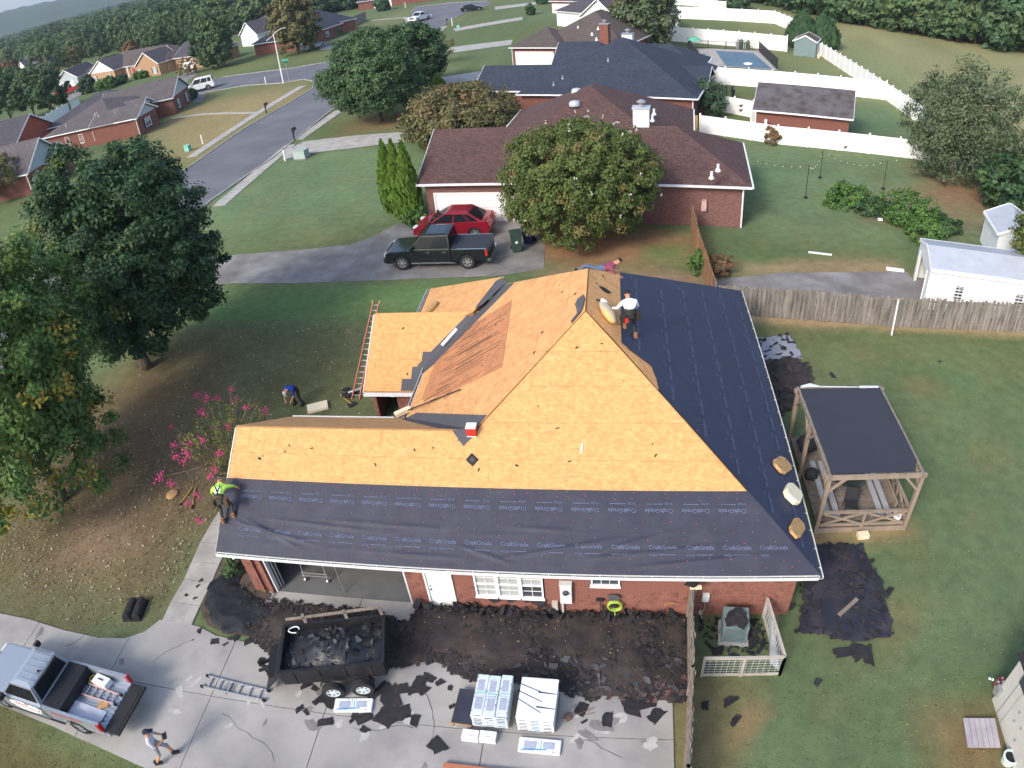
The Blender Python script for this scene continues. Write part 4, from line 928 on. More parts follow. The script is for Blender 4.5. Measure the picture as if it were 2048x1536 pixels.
he = Bld('house', 'grey house with a pale blue garage gable behind the red pickup', 'house', E0, E1)
Le = (E1-E0).length
he.block(0, Le*.8, 0, 12, 2.9, .7, 'gg', 'y', .4, M_sidinggrey, M_rgrey2, M_sidinggrey); he.block(Le*.6, Le*1.6, 5, 15, 2.9, .55, 'hh', 'x', .4, M_brwall, M_rgrey2)
he.garage_door(Le*.12, Le*.6, 2.2, .38)
f0, f1 = G(48, 157), G(74, 156)
hf = Bld('house', 'distant grey-roofed house with a white dormer at the wood edge', 'house', f0, rz=R(-20))
hf.block(-6, 16, 0, 14, 3.0, .7, 'gh', 'x', .4, M_brtan, M_rgrey, M_siding); hf.block(0, 6, -1, 7, 4.6, .9, 'gg', 'y', .3, M_siding, M_rgrey2, M_siding); hf.win(9, 11, .8, 2.2, .42, shut=False)
w0, w1 = G(482, 94), G(520, 92)
hw_ = Bld('house', 'house with a bright white gable and dark roof behind the corner trees', 'house', w0, w1)
Lw = (w1-w0).length
hw_.block(0, Lw*.95, 0, 10, 3.2, .7, 'gg', 'y', .4, M_siding, M_rgrey2, M_siding); hw_.block(Lw*.5, Lw*.5+24, 5, 19, 3.0, .55, 'hh', 'x', .4, M_brwall, M_rblue); hw_.block(-6, Lw*.6, 4, 18, 3.6, .55, 'hh', 'x', .4, M_siding, M_rgrey2)
v0, v1 = G(602, 100), G(690, 68)
hv = Bld('brick_house', 'dark-roofed brick house beside the grey board fence', 'house', v0, v1)
Lv = (v1-v0).length
hv.block(-1, Lv, 0, 13, 2.9, .5, 'hh', 'x', .5, M_brwall, M_rblue); hv.garage_door(1, 5.6, 2.2, .48); hv.win(Lv*.6, Lv*.6+1.6, .8, 2.1, .5)
t0, t1 = G(715, 22), G(770, 14)
ht = Bld('brick_house', 'brick house at the head of the turning circle', 'house', t0, t1)
ht.block(0, 30, 0, 14, 3, .5, 'hh', 'x', .5, M_brwall, M_rgrey2); ht.garage_door(6, 12, 2.2, .48)
hl = Bld('brick_house', 'brick house with red gable wall at the left edge of the picture', 'house', (-80, 72), rz=R(8))
hl.block(-14, 5, -2, 11, 2.8, .55, 'gg', 'x', .4, mat('orange_brick', srgb((160, 84, 66)), .9, .1, 4), M_rgrey2, mat('orange_brick', (0, 0, 0)))
# ================================================================ TREES AND PLANTS
def leaves(n_cl, per, rx, ry, rz, size, seed, shell=.62, clump=.16, flat=.75, tintmix=None, droop=0.0, base_cut=-.8, lump=.25, gap=0.0):
    """leaf blades gathered in sprigs through a lumpy crown; returns verts, faces, tint. Crown centred on 0."""
    r = np.random.default_rng(seed)
    d = r.normal(size=(n_cl*2, 3)); d /= np.linalg.norm(d, axis=1)[:, None]; d = d[d[:, 2] > base_cut][:n_cl]; n_cl = len(d)
    # lobes: the outline bulges where main limbs carry foliage
    L = r.normal(size=(14, 3)); L /= np.linalg.norm(L, axis=1)[:, None]; dots = (d @ L.T).max(1); bulge = 1+lump*(np.clip((dots-.75)/.25, 0, 1)-.5)
    rad = (shell+(1-shell)*r.random(n_cl)**.7)*bulge; rad[: n_cl//5] *= r.uniform(.35, .8, n_cl//5)
    if gap: keep = (vnoise(d[:, 0]*3+9, d[:, 1]*3+d[:, 2]*2.3+7, .9, seed) > gap); d, rad = d[keep], rad[keep]; n_cl = len(d)
    C = d*rad[:, None]*np.array([rx, ry, rz]); cs = clump*(rx+ry+rz)/3*r.uniform(.6, 1.4, n_cl)
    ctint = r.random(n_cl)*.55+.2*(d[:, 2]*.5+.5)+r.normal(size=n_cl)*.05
    idx = np.repeat(np.arange(n_cl), per); n = len(idx)
    o = r.normal(size=(n, 3)); o /= np.linalg.norm(o, axis=1)[:, None]; o *= (r.random(n)**.5)[:, None]; o[:, 2] *= flat
    p = C[idx]+o*cs[idx][:, None]; p[:, 2] -= droop*np.abs(o[:, 0]*o[:, 1])*cs[idx]*2
    nrm = o*.8+d[idx]*.6+np.array([0, 0, .55])+r.normal(size=(n, 3))*.55; nrm /= np.linalg.norm(nrm, axis=1)[:, None]
    a = np.cross(nrm, r.normal(size=(n, 3))); a /= np.linalg.norm(a, axis=1)[:, None]; b = np.cross(nrm, a)
    s = size*r.uniform(.6, 1.35, n)[:, None]; a, b = a*s, b*s*.62
    bend = nrm*s*.18
    V = np.stack([p-a-bend, p-b*.9, p+a-bend, p+b*.9], 1).reshape(-1, 3); F = np.arange(4*n).reshape(n, 4)
    t = np.clip(ctint[idx]+r.normal(size=n)*.10, 0, .97)
    if tintmix:  # a share of whole sprigs turned to another colour band (>1 on the ramp is clipped)
        sh, lo_, hi_ = tintmix; turned = r.random(n_cl) < sh; t = np.where(turned[idx], r.uniform(lo_, hi_, n), t*.8)
    return V, F, t
def crown_obj(name, lv, m, parent, z, off=(0, 0)): V, F, t = lv; return fastmesh(name, V+np.array([off[0], off[1], z]), F, m, False, [('tint', 'FLOAT', 'FACE', t)], parent)
M_bark = mat('bark', (.12, .095, .075), .95, .3, 6, (.07, .055, .045), (9, .5, .12), .8, 25, stretch=(1, 1, .25))
M_barkp = mat('pale_bark', (.34, .31, .27), .9, .25, 5, (.22, .19, .16), (9, .5, .12), .6, 25, stretch=(1, 1, .25))
def trunk_mb(h, r, limbs, spread, top, seed, multi=1):
    q = random.Random(seed); mb = MB()
    for k in range(multi):
        lean = Vector((q.uniform(-1, 1), q.uniform(-1, 1), 0))*(.10 if multi == 1 else .35)*h
        base = Vector((q.uniform(-.3, .3), q.uniform(-.3, .3), -.1)) if multi > 1 else Vector((0, 0, -.15)); pts = [base+lean*((i/5)**1.4)+Vector((q.uniform(-.06, .06), q.uniform(-.06, .06), (h+.1)*i/5)) for i in range(6)]
        rr_ = r*(1 if multi == 1 else .55); mb.path(pts, [rr_*1.35, rr_*1.02, rr_*.92, rr_*.8, rr_*.66, rr_*.5], 9)
        for i in range(limbs//multi):
            a = q.random()*6.28; s0 = pts[2+(i % 4)]; e = s0+Vector((math.cos(a)*spread*q.uniform(.5, .95), math.sin(a)*spread*q.uniform(.5, .95), (top-s0.z)*q.uniform(.25, .8))); md = (s0+e)/2+Vector((q.uniform(-.3, .3), q.uniform(-.3, .3), .35))
            mb.path([s0, md, e], [rr_*.42, rr_*.26, rr_*.08], 6)
            for j in range(2): e2 = md+(e-md)*.6+Vector((q.uniform(-1, 1), q.uniform(-1, 1), q.uniform(.2, 1)))*spread*.28; mb.path([md, e2], [rr_*.18, rr_*.05], 5)
    return mb
def tree(name, label, cat, base, zc, rx, rz, m, n_cl, per, size, seed, trunk=True, tr=.22, ry=None, bark=None, multi=1, limbs=10, group=None, off=(0, 0), **k):
    t = thing(name, label, cat, base, 0, group)
    if trunk: trunk_mb(max(.8, zc-rz*.35), tr, limbs, rx*.8, zc+rz*.5, seed, multi).build('trunk', bark or M_bark, t, smooth=True)
    crown_obj('crown' if trunk else 'foliage', leaves(n_cl, per, rx, ry or rx, rz, size, seed, **k), m, t, zc, off); return t
g_ = lambda *s: [(p, c) for p, c in s]
LM_dark = leafmat('maple_leaves', g_((0, (0.032, 0.070, 0.035)), (.45, (0.052, 0.111, 0.048)), (.75, (0.088, 0.160, 0.057)), (.90, (0.150, 0.199, 0.057)), (1, (0.283, 0.207, 0.054))))
LM_yel = leafmat('yellowing_leaves', g_((0, (0.059, 0.117, 0.039)), (.4, (0.116, 0.206, 0.054)), (.7, (0.200, 0.275, 0.064)), (.85, (0.360, 0.333, 0.071)), (1, (0.600, 0.333, 0.054))))
LM_round = leafmat('oak_leaves', g_((0, (0.052, 0.102, 0.046)), (.5, (0.084, 0.153, 0.064)), (1, (0.124, 0.196, 0.081))))
LM_crape = leafmat('crape_leaves', g_((0, (0.072, 0.113, 0.031)), (.45, (0.124, 0.168, 0.046)), (.75, (0.177, 0.186, 0.060)), (.92, (0.261, 0.172, 0.075)), (1, (0.320, 0.167, 0.089))))
LM_crapeb = leafmat('crape_brown_leaves', g_((0, (0.090, 0.108, 0.046)), (.4, (0.150, 0.153, 0.064)), (.7, (0.230, 0.172, 0.085)), (1, (0.299, 0.167, 0.097))))
LM_thuja = leafmat('thuja_sprays', g_((0, (0.059, 0.121, 0.021)), (.5, (0.110, 0.206, 0.031)), (1, (0.190, 0.284, 0.050))), transl=.1)
LM_grey = leafmat('greygreen_leaves', g_((0, (.070, .105, .052)), (.5, (.115, .155, .078)), (1, (.20, .22, .13))))
LM_shrub = leafmat('shrub_leaves', g_((0, (0.059, 0.127, 0.035)), (.5, (0.103, 0.206, 0.054)), (.85, (0.170, 0.275, 0.060)), (1, (0.380, 0.353, 0.071))))
LM_con = leafmat('conifer_sprays', g_((0, (0.032, 0.070, 0.035)), (.6, (0.057, 0.110, 0.054)), (1, (0.097, 0.157, 0.067))), transl=.05)
LM_rust = leafmat('rusty_leaves', g_((0, (0.120, 0.098, 0.054)), (.5, (0.240, 0.146, 0.071)), (1, (0.400, 0.196, 0.089))))
LM_wood = leafmat('wood_leaves', g_((0, (0.048, 0.094, 0.046)), (.4, (0.080, 0.145, 0.064)), (.75, (0.124, 0.192, 0.075)), (.93, (0.200, 0.215, 0.089)), (1, (0.299, 0.196, 0.089))))

b1 = G(295, 735); b2 = G(125, 1000)
tree('maple_tree', 'big dark green maple on the front lawn left of the orange roof', 'tree', b1, GV(303, 492, b1), 4.35, 6.3, LM_dark, 900, 110, .115, 3, tr=.30, tintmix=(.05, .80, .95), clump=.105, lump=.32, limbs=14, ry=4.6, off=(1.5, .3))
tree('maple_tree', 'yellow-green turning maple at the left edge beside the front walk', 'tree', b2, GV(72, 712, b2), 4.6, 6.6, LM_yel, 850, 105, .11, 5, tr=.27, tintmix=(.09, .74, .96), clump=.11, lump=.38, limbs=14, ry=4.6, droop=.25)
b3 = G(762, 242)
tree('shade_tree', 'round dense shade tree beside the street', 'tree', b3, GV(762, 150, b3), 6.0, 5.0, LM_round, 800, 90, .16, 8, tr=.3, clump=.13, lump=.2)
b4 = G(835, 178); tree('shade_tree', 'darker round tree right behind the dense shade tree by the street', 'tree', b4, GV(832, 108, b4), 4.6, 5.0, LM_dark, 360, 70, .2, 9, tr=.25, clump=.16)
b5 = G(925, 292); tree('crape_myrtle', 'broad brownish crape myrtle behind the maroon garage roof', 'tree', b5, GV(928, 232, b5), 5.9, 2.9, LM_crapeb, 600, 70, .15, 10, tr=.14, multi=4, clump=.15, lump=.12, bark=M_barkp)
b6 = G(1165, 478); zc6 = GV(1168, 362, b6)
cr_ = tree('crape_myrtle', 'huge round crape myrtle with a few white blooms in front of the maroon roof', 'tree', b6, zc6, 5.05, 4.2, LM_crape, 1300, 75, .095, 12, tr=.16, multi=5, clump=.095, lump=.12, tintmix=(.10, .70, .90), bark=M_barkp, base_cut=-.75)
mb = MB(); q = np.random.default_rng(4)
for i in range(34):
    d_ = q.normal(size=3); d_ /= np.linalg.norm(d_)
    if d_[2] < -.2: continue
    c_ = Vector((d_[0]*5.25, d_[1]*5.25, zc6+d_[2]*4.4))
    for j in range(4): mb.ico(c_+Vector(q.normal(size=3)*.05), .035, 1)
mb.build('white_blooms', mat('white_bloom', (.75, .73, .70), .8, .05), cr_)['kind'] = 'stuff'
def column(px_, base_y, top_y, r, label, grp=None, m=None, nm='arborvitae'):
    b = G(px_, base_y); h = GV(px_, top_y, b); t = thing(nm, label, 'tree' if nm == 'arborvitae' else 'tree', b, 0, grp)
    rr_ = np.random.default_rng(int(px_)); n = 2600; z = rr_.random(n)**.8*h; a = rr_.random(n)*6.283; pr = r*np.clip(1.15*(1-(z/h)**2.2), .02, 1)*np.clip(.55+z/h*3, 0, 1)
    rad = pr*(.72+.3*rr_.random(n)); p = np.stack([np.cos(a)*rad, np.sin(a)*rad, z], -1); s = .11*rr_.uniform(.6, 1.5, n)[:, None]*max(1, r/.7)
    up = np.stack([np.cos(a)*.25, np.sin(a)*.25, np.ones(n)], -1)*s*1.6; sd_ = np.stack([-np.sin(a), np.cos(a), np.zeros(n)], -1)*s*.7+rr_.normal(size=(n, 3))*s*.3
    V = np.stack([p-up*.6, p+sd_, p+up, p-sd_], 1).reshape(-1, 3); fastmesh('crown', V, np.arange(4*n).reshape(n, 4), m or LM_thuja, False, [('tint', 'FLOAT', 'FACE', np.clip(rr_.random(n)*.7+.2*vnoise(z*3, a, .7, 3), 0, 1))], t)
    mb = MB(); mb.path([(0, 0, -.1), (0, 0, h*.5), (0, 0, h*.95)], [.09, .06, .01]); mb.build('trunk', M_bark, t); return t
column(786, 424, 279, .80, 'left one of three columnar arborvitae beside the white garage door'); column(806, 436, 279, .85, 'middle one of three columnar arborvitae beside the white garage door'); column(827, 446, 283, .92, 'right one of three columnar arborvitae touching the maroon-roofed house')
column(879, 196, 148, 1.0, 'small bright columnar arborvitae behind the brownish crape myrtle'); column(889, 196, 160, .8, 'shorter arborvitae to the right of the bright columnar one')
bA = G(832, 452); tree('shrub', 'green shrub at the foot of the arborvitae', 'shrub', bA, .8, 1.0, .9, LM_shrub, 60, 40, .09, 21, trunk=False)
b7 = G(1902, 352); tree('open_tree', 'grey-green open-crowned tree over the corner of the white fence', 'tree', b7, GV(1925, 245, b7), 5.0, 4.9, LM_grey, 560, 44, .13, 14, tr=.2, clump=.15, gap=.24, lump=.4, bark=M_barkp, multi=3, limbs=24, base_cut=-.95)
b8 = G(2030, 425); tree('shrub', 'dark bushy tree at the right edge behind the white shed', 'shrub', b8, 2.0, 3.6, 2.6, LM_dark, 150, 45, .2, 15, trunk=False)
b9 = (38.9, 22.3, 0); tree('small_tree', 'olive green tree leaning over the white garage at the right edge', 'tree', b9, 4.0, 2.3, 3.4, LM_crape, 240, 45, .12, 16, tr=.12, gap=.3)
bB = G(2045, 400); tree('small_tree', 'thin twiggy tree in front of the small white shed', 'tree', (40.3, 25.2, 0), 2.4, 1.7, 1.6, LM_shrub, 50, 20, .10, 17, tr=.06, gap=.42)
for i, (x, y, r_, h_, lb, m_) in enumerate(((1690, 408, 1.9, 1.0, 'low spreading shrub nearest the maroon roof in the side yard', LM_shrub), (1742, 425, 1.3, .7, 'low shrub between the other yard shrubs', LM_dark), (1805, 446, 2.1, 1.4, 'largest light green shrub in the side yard', LM_shrub), (1850, 474, 1.5, 1.0, 'low shrub nearest the white garage', LM_shrub), (1885, 462, 1.2, .7, 'ragged low shrub furthest right in the side yard', LM_dark))):
    tree('shrub', lb, 'shrub', G(x, y), h_*.55, r_, h_*.9, m_, 110, 44, .10, 30+i, trunk=False, lump=.7, clump=.24, gap=.30)
for i, (x, y, ty, r_, lb) in enumerate(((1603, 95, 28, 2.7, 'taller left conifer behind the sage shed'), (1620, 95, 58, 1.6, 'small conifer between two taller ones behind the shed'), (1642, 96, 38, 2.9, 'wide right conifer behind the sage shed'))): column(x, y, ty, r_, lb, m=LM_con, nm='conifer')
b10 = G(1292, 100); tree('pine_tree', 'tall loose pine with pale stems behind the slate blue roof', 'tree', b10, GV(1296, 30, b10), 5.4, 7.5, LM_grey, 260, 45, .32, 40, tr=.3, bark=M_barkp, multi=4, gap=.3, clump=.18, limbs=16, base_cut=-.95)
b11 = G(1262, 80); tree('small_tree', 'rust-tinged small tree left of the tall loose pine', 'tree', b11, 4.6, 4.2, 3.6, LM_rust, 120, 40, .26, 41, gap=.2)
b12 = G(437, 136); tree('street_tree', 'round green tree at the street corner near the lamp post', 'tree', b12, GV(437, 82, b12), 5.0, 6.2, LM_wood, 260, 55, .32, 42, tr=.25)
b13 = G(597, 108); tree('street_tree', 'olive brown tree behind the street lamp', 'tree', b13, GV(595, 45, b13), 5.6, 7.4, LM_crapeb, 280, 55, .34, 43, tr=.28)
b14 = G(886, 128); tree('small_tree', 'small bare-looking reddish tree in the lawn by the street', 'tree', b14, 2.6, 2.8, 2.0, LM_crapeb, 60, 30, .14, 44, tr=.1, gap=.3, multi=2)
b15 = G(376, 150); tree('shrub', 'twiggy grey shrub by the corner drive', 'shrub', b15, 2.0, 2.6, 2.2, LM_rust, 70, 36, .16, 45, multi=3, tr=.08)
for i, (x, y, r_, h_, m_, lb) in enumerate(((28, 252, 6, 6.5, LM_dark, 'dark tree at the far left edge above the white fence'), (72, 238, 5.5, 6.5, LM_wood, 'dark tree left of the pale back fence'), (110, 236, 4.5, 6.0, LM_dark, 'dark green tree over the end of the pale back fence'), (14, 205, 5.5, 6, LM_wood, 'green tree behind the dark tree at the left edge'), (52, 200, 5.5, 5.5, LM_dark, 'green tree in front of the distant dormer house'), (22, 165, 5, 5, LM_rust, 'orange-brown tree at the left edge by the dormer house'), (108, 165, 6.5, 7.5, LM_wood, 'round tree between the dormer house and the grey garage gable'), (320, 108, 5, 6, LM_wood, 'upright green tree behind the tan brick house'), (268, 128, 3.0, 4, LM_rust, 'small rusty tree in front of the tan brick house'), (200, 118, 5, 5.5, LM_wood, 'bushy tree behind the grey garage gable'), (150, 140, 5, 5, LM_crapeb, 'olive tree beside the grey garage gable'), (28, 395, 3.4, 3.2, LM_crapeb, 'brown bush in front of the nearest house across the road'))):
    b = G(x, y); tree('garden_tree', lb, 'tree', b, h_, r_, h_*.85, m_, 130, 46, .32 if y < 300 else .2, 50+i, tr=.2)
for i, (x, y, r_, h_, m_, lb) in enumerate(((250, 258, 1.8, 1.2, LM_dark, 'dark hedge shrub under the long house gable'), (275, 248, 1.9, 1.3, LM_dark, 'dark hedge shrub right of the gable window'), (303, 236, 2.0, 1.6, LM_shrub, 'green shrub at the corner of the long brick house'), (318, 214, 2.2, 1.5, LM_rust, 'red-brown shrub between the two brick houses'), (345, 214, 2.0, 1.4, LM_shrub, 'rounded shrub in the bed by the curved path'), (375, 200, 1.8, 1.2, LM_dark, 'dark shrub beside the parked white car'), (215, 178, 2.6, 1.6, LM_shrub, 'light shrub under the first tan gable'), (178, 186, 2.2, 2.6, LM_con, 'dark upright shrub beside the red pickup'), (240, 168, 2.2, 1.2, LM_dark, 'low shrub under the tan house window'), (318, 142, 2.0, 2.4, LM_con, 'dark shrub right of the second tan gable'), (285, 156, 2, 1, LM_shrub, 'low shrub by the red door'), (95, 375, 1.3, .9, LM_yel, 'yellow-green shrub below the nearest brick house window'), (1414, 232, 2.3, 2.2, LM_con, 'dark rounded shrub at the corner of the slate blue house'), (1543, 288, .75, .9, LM_rust, 'small red-brown shrub against the white fence'), (1690, 300, .4, .6, LM_shrub, 'tiny plant against the white fence'), (470, 1148, .42, .42, LM_round, 'clipped round shrub beside the brick garage pillar'), (1440, 548, .9, .7, LM_rust, 'dry weeds in front of the picket fence'), (1400, 545, .7, .8, LM_shrub, 'green weeds at the end of the orange board fence'), (1218, 44, 3.0, 1.2, LM_con, 'dark hedge in front of the white gable end'), (1085, 8, 1.6, 1.2, LM_con, 'dark shrub beside the farthest garage'), (1061, 30, 1.2, 1.6, LM_con, 'small dark shrub in the lawn near the far houses'), (1476, 18, 3, 2, LM_con, 'dark tree at the end of the farthest white fence'), (670, 72, 2.0, 1.5, LM_shrub, 'shrub at the corner of the dark-roofed house'), (765, 22, 2.4, 2.6, LM_con, 'dark rounded shrub by the turning circle'), (1452, 8, 4, 2.0, LM_rust, 'reddish shrub near the farthest white fence'))):
    b = G(x, y); k_ = (b-Vector(CAM['pos'])).length; tree('shrub', lb, 'shrub', b, h_*.8, r_, h_, m_, int(40+30*r_), 40, max(.035, .0016*k_), 80+i, trunk=False, lump=.35, clump=.22)
# pale pink crape myrtle by the walk: bare whips with flower heads
t = thing('crape_myrtle', 'bare-stemmed crape myrtle with bright pink flower clusters by the roof corner', 'tree', (-3.0, 6.3, 0))
q = random.Random(8); st = MB(); fl = []
for (x, y) in ((343, 853), (380, 886), (405, 880), (373, 905), (352, 912), (368, 922), (430, 940), (420, 952), (395, 790), (407, 826), (434, 797), (455, 853), (437, 908), (492, 815), (462, 780), (340, 967), (318, 955), (394, 992), (376, 1006), (398, 1042), (350, 890), (470, 800), (530, 822), (412, 795)):
    z = q.uniform(1.6, 3.2); p = G(x, y, z)-Vector((-3.0, 6.3, 0)); fl.append(p); s_ = Vector((q.uniform(-.3, .3), q.uniform(-.3, .3), 0)); md = s_*.5+p*.5+Vector((-p.x*.12, -p.y*.12, .35)); st.path([s_, md, p], [.03, .02, .008], 5)
for i in range(55):
    a = q.uniform(-2.6, 1.6); L_ = q.uniform(1.2, 2.5); p = Vector((math.cos(a)*L_*.75, math.sin(a)*L_*.75+.3, q.uniform(1.2, 3.2))); s_ = Vector((q.uniform(-.3, .3), q.uniform(-.3, .3), 0)); st.path([s_, s_*.5+p*.5+Vector((0, 0, .4)), p], [.022, .014, .005], 4)
st.build('trunk', mat('crape_stems', (.22, .17, .12), .9, .2), t)
M_pink = mat('pink_bloom', (.62, .05, .22), .8, .25, 8)
for p in fl:
    mb = MB(); s0 = q.uniform(.7, 1.15)
    for j in range(26): mb.ico(p+Vector((q.gauss(0, .10*s0), q.gauss(0, .10*s0), q.gauss(0, .09*s0))), q.uniform(.018, .04)*s0, 1, jit=.2)
    mb.build('flower_cluster', M_pink, t)
V, F, tt = leaves(260, 16, 2.0, 1.9, 1.3, .05, 99, tintmix=(.3, .8, .97)); fastmesh('foliage', V+np.array([.1, .3, 2.0]), F, LM_crape, False, [('tint', 'FLOAT', 'FACE', tt)], t)

# --- woods: the first rows as single trees, everything behind as one mass
def far_tree_mesh(seed, n_cl, per, size, con=False):
    q_ = random.Random(seed); V, F, tt = leaves(n_cl, per, q_.uniform(3.6, 4.8), q_.uniform(3.6, 4.8), q_.uniform(4.0, 5.6), size, seed, clump=.22, lump=.6); tt = np.clip(tt*.75+(seed % 7)/7*.5-.12, 0, .98); me = fastmesh(None, V+np.array([0, 0, 5.2]), F, LM_wood, False, [('tint', 'FLOAT', 'FACE', tt)]); me.name = 'far_crown'; return me
FT = [far_tree_mesh(200+i, 170, 26, .46) for i in range(7)]; FT2 = [far_tree_mesh(300+i, 60, 12, .95) for i in range(7)]
tm = MB(); tm.path([(0, 0, -.3), (.1, 0, 4), (0, .1, 8)], [.3, .22, .1], 6); TRm = tm.build('trunk', M_bark); TRme = TRm.data; bpy.data.objects.remove(TRm)
def wood_line(n, fpix, depth, group, label, seed):
    r = random.Random(seed); k = 0
    P = [G(x, y) for x, y in fpix]; seg = [(P[i+1]-P[i]).length for i in range(len(P)-1)]; tot = sum(seg); out = []
    for i in range(n):
        s = tot*(i+.5)/n+r.uniform(-2, 2); s = min(max(s, 0), tot-.01); j = 0
        while s > seg[j]: s -= seg[j]; j += 1
        p = P[j].lerp(P[j+1], s/seg[j]); away = (p-Vector((13, -13, 0))); away.z = 0; away.normalize(); p = p+away*r.uniform(2, depth)
        t = thing('woodland_tree', label, 'tree', (p.x, p.y, 0), r.random()*6.28, group); sc = r.uniform(.8, 1.35); t.scale = (sc*r.uniform(.9, 1.2), sc*r.uniform(.9, 1.2), sc)
        link('crown', FT[r.randrange(7)], t); link('trunk', TRme, t)
wood_line(58, [(1490, 6), (1560, 14), (1700, 52), (1800, 66), (1900, 84), (2048, 112)], 9, 'trees along the edge of the hay field', 'leafy tree at the wood edge beyond the hay field', 1)
wood_line(30, [(0, 150), (60, 132), (130, 126), (200, 112)], 14, 'trees along the wood edge behind the houses across the road', 'leafy tree at the edge of the wood behind the left houses', 2)
wood_line(48, [(185, 108), (260, 98), (330, 96), (400, 88), (470, 70), (560, 52), (640, 34), (700, 20), (760, 6)], 12, 'trees along the wood edge behind the corner houses', 'leafy tree at the edge of the wood behind the corner houses', 3)
def forest(name, pts, meshes, scale=(.8, 1.4)):
    """one mass: crowns set on points"""
    me = bpy.data.meshes.new(name); me.vertices.add(len(pts)); me.vertices.foreach_set('co', np.asarray(pts, np.float32).ravel()); me.update(); o = link(name, me); o['kind'] = 'stuff'
    coll = bpy.data.collections.new(name+'_crowns')
    for m in meshes: coll.objects.link(bpy.data.objects.new('crown_source', m))
    ng = bpy.data.node_groups.new(name, 'GeometryNodeTree'); ng.interface.new_socket('Geometry', in_out='INPUT', socket_type='NodeSocketGeometry'); ng.interface.new_socket('Geometry', in_out='OUTPUT', socket_type='NodeSocketGeometry')
    N = ng.nodes; L = ng.links; gi = N.new('NodeGroupInput'); go = N.new('NodeGroupOutput'); mp_ = N.new('GeometryNodeMeshToPoints'); ip = N.new('GeometryNodeInstanceOnPoints'); ci = N.new('GeometryNodeCollectionInfo')
    ci.inputs['Collection'].default_value = coll; ci.inputs['Separate Children'].default_value = True; ip.inputs['Pick Instance'].default_value = True
    rv = N.new('FunctionNodeRandomValue'); rv.data_type = 'FLOAT_VECTOR'; rv.inputs[0].default_value = (0, 0, 0); rv.inputs[1].default_value = (.12, .12, 6.283)
    rs = N.new('FunctionNodeRandomValue'); rs.data_type = 'FLOAT_VECTOR'; rs.inputs[0].default_value = (scale[0],)*3; rs.inputs[1].default_value = (scale[1]*1.15, scale[1]*1.15, scale[1]); rs.inputs['Seed'].default_value = 5
    L.new(gi.outputs[0], mp_.inputs[0]); L.new(mp_.outputs[0], ip.inputs['Points']); L.new(ci.outputs[0], ip.inputs['Instance']); L.new(rv.outputs[0], ip.inputs['Rotation']); L.new(rs.outputs[0], ip.inputs['Scale']); L.new(ip.outputs[0], go.inputs[0])
    md = o.modifiers.new('crowns', 'NODES'); md.node_group = ng; return o
def hgt(x, y):
    f = np.hypot(x-13, y+13); a = np.degrees(np.arctan2(-(x-13), y+13)); return f*0
r = np.random.default_rng(21)
def scatter(n, az0, az1, f0, f1, edge, p=1.0):
    az = np.radians(r.uniform(az0, az1, n)); f = np.sqrt(r.random(n))*0+f0+(f1-f0)*r.random(n)**p; x, y = 13+f*np.sin(az), -13+f*np.cos(az); k = edge(x, y); x, y = x[k], y[k]; return np.stack([x, y, hgt(x, y)], -1)
fw = [tuple(G(x, y))[:2] for x, y in ((0, 150), (60, 132), (130, 126), (200, 110), (330, 96), (400, 88), (470, 70), (560, 52), (640, 34), (700, 20), (760, 4))]
wL = fw+[(-300, 2600), (-3400, 2200), (-2200, 200), (-700, 330)]
rwp = [tuple(G(x, y))[:2] for x, y in ((1490, 6), (1560, 14), (1700, 52), (1800, 66), (1900, 84), (2048, 112))]; rwp = [rwp[0]]+rwp
cen = lambda p, d: (13+(p[0]-13)*(1+d/math.hypot(p[0]-13, p[1]+13)), -13+(p[1]+13)*(1+d/math.hypot(p[0]-13, p[1]+13)))
wR = [cen(p, 10) for p in rwp]+[(900, 500), (700, 1600), (-60, 1700), (-40, 330), (20, 300)]
inL = lambda x, y: inpoly(x, y, [cen(p, 14) for p in fw]+wL[len(fw):]); inR = lambda x, y: inpoly(x, y, wR)
forest('forest', np.concatenate([scatter(5200, -72, -12, 150, 620, inL, .8), scatter(2600, 4, 52, 150, 420, inR, .8)]), FT2, (.75, 1.3))
forest('far_forest', np.concatenate([scatter(9000, -75, -10, 600, 2300, inL, .8), scatter(1500, -12, 50, 420, 1500, lambda x, y: x > -1e9, .8)]), FT2, (.9, 1.6))
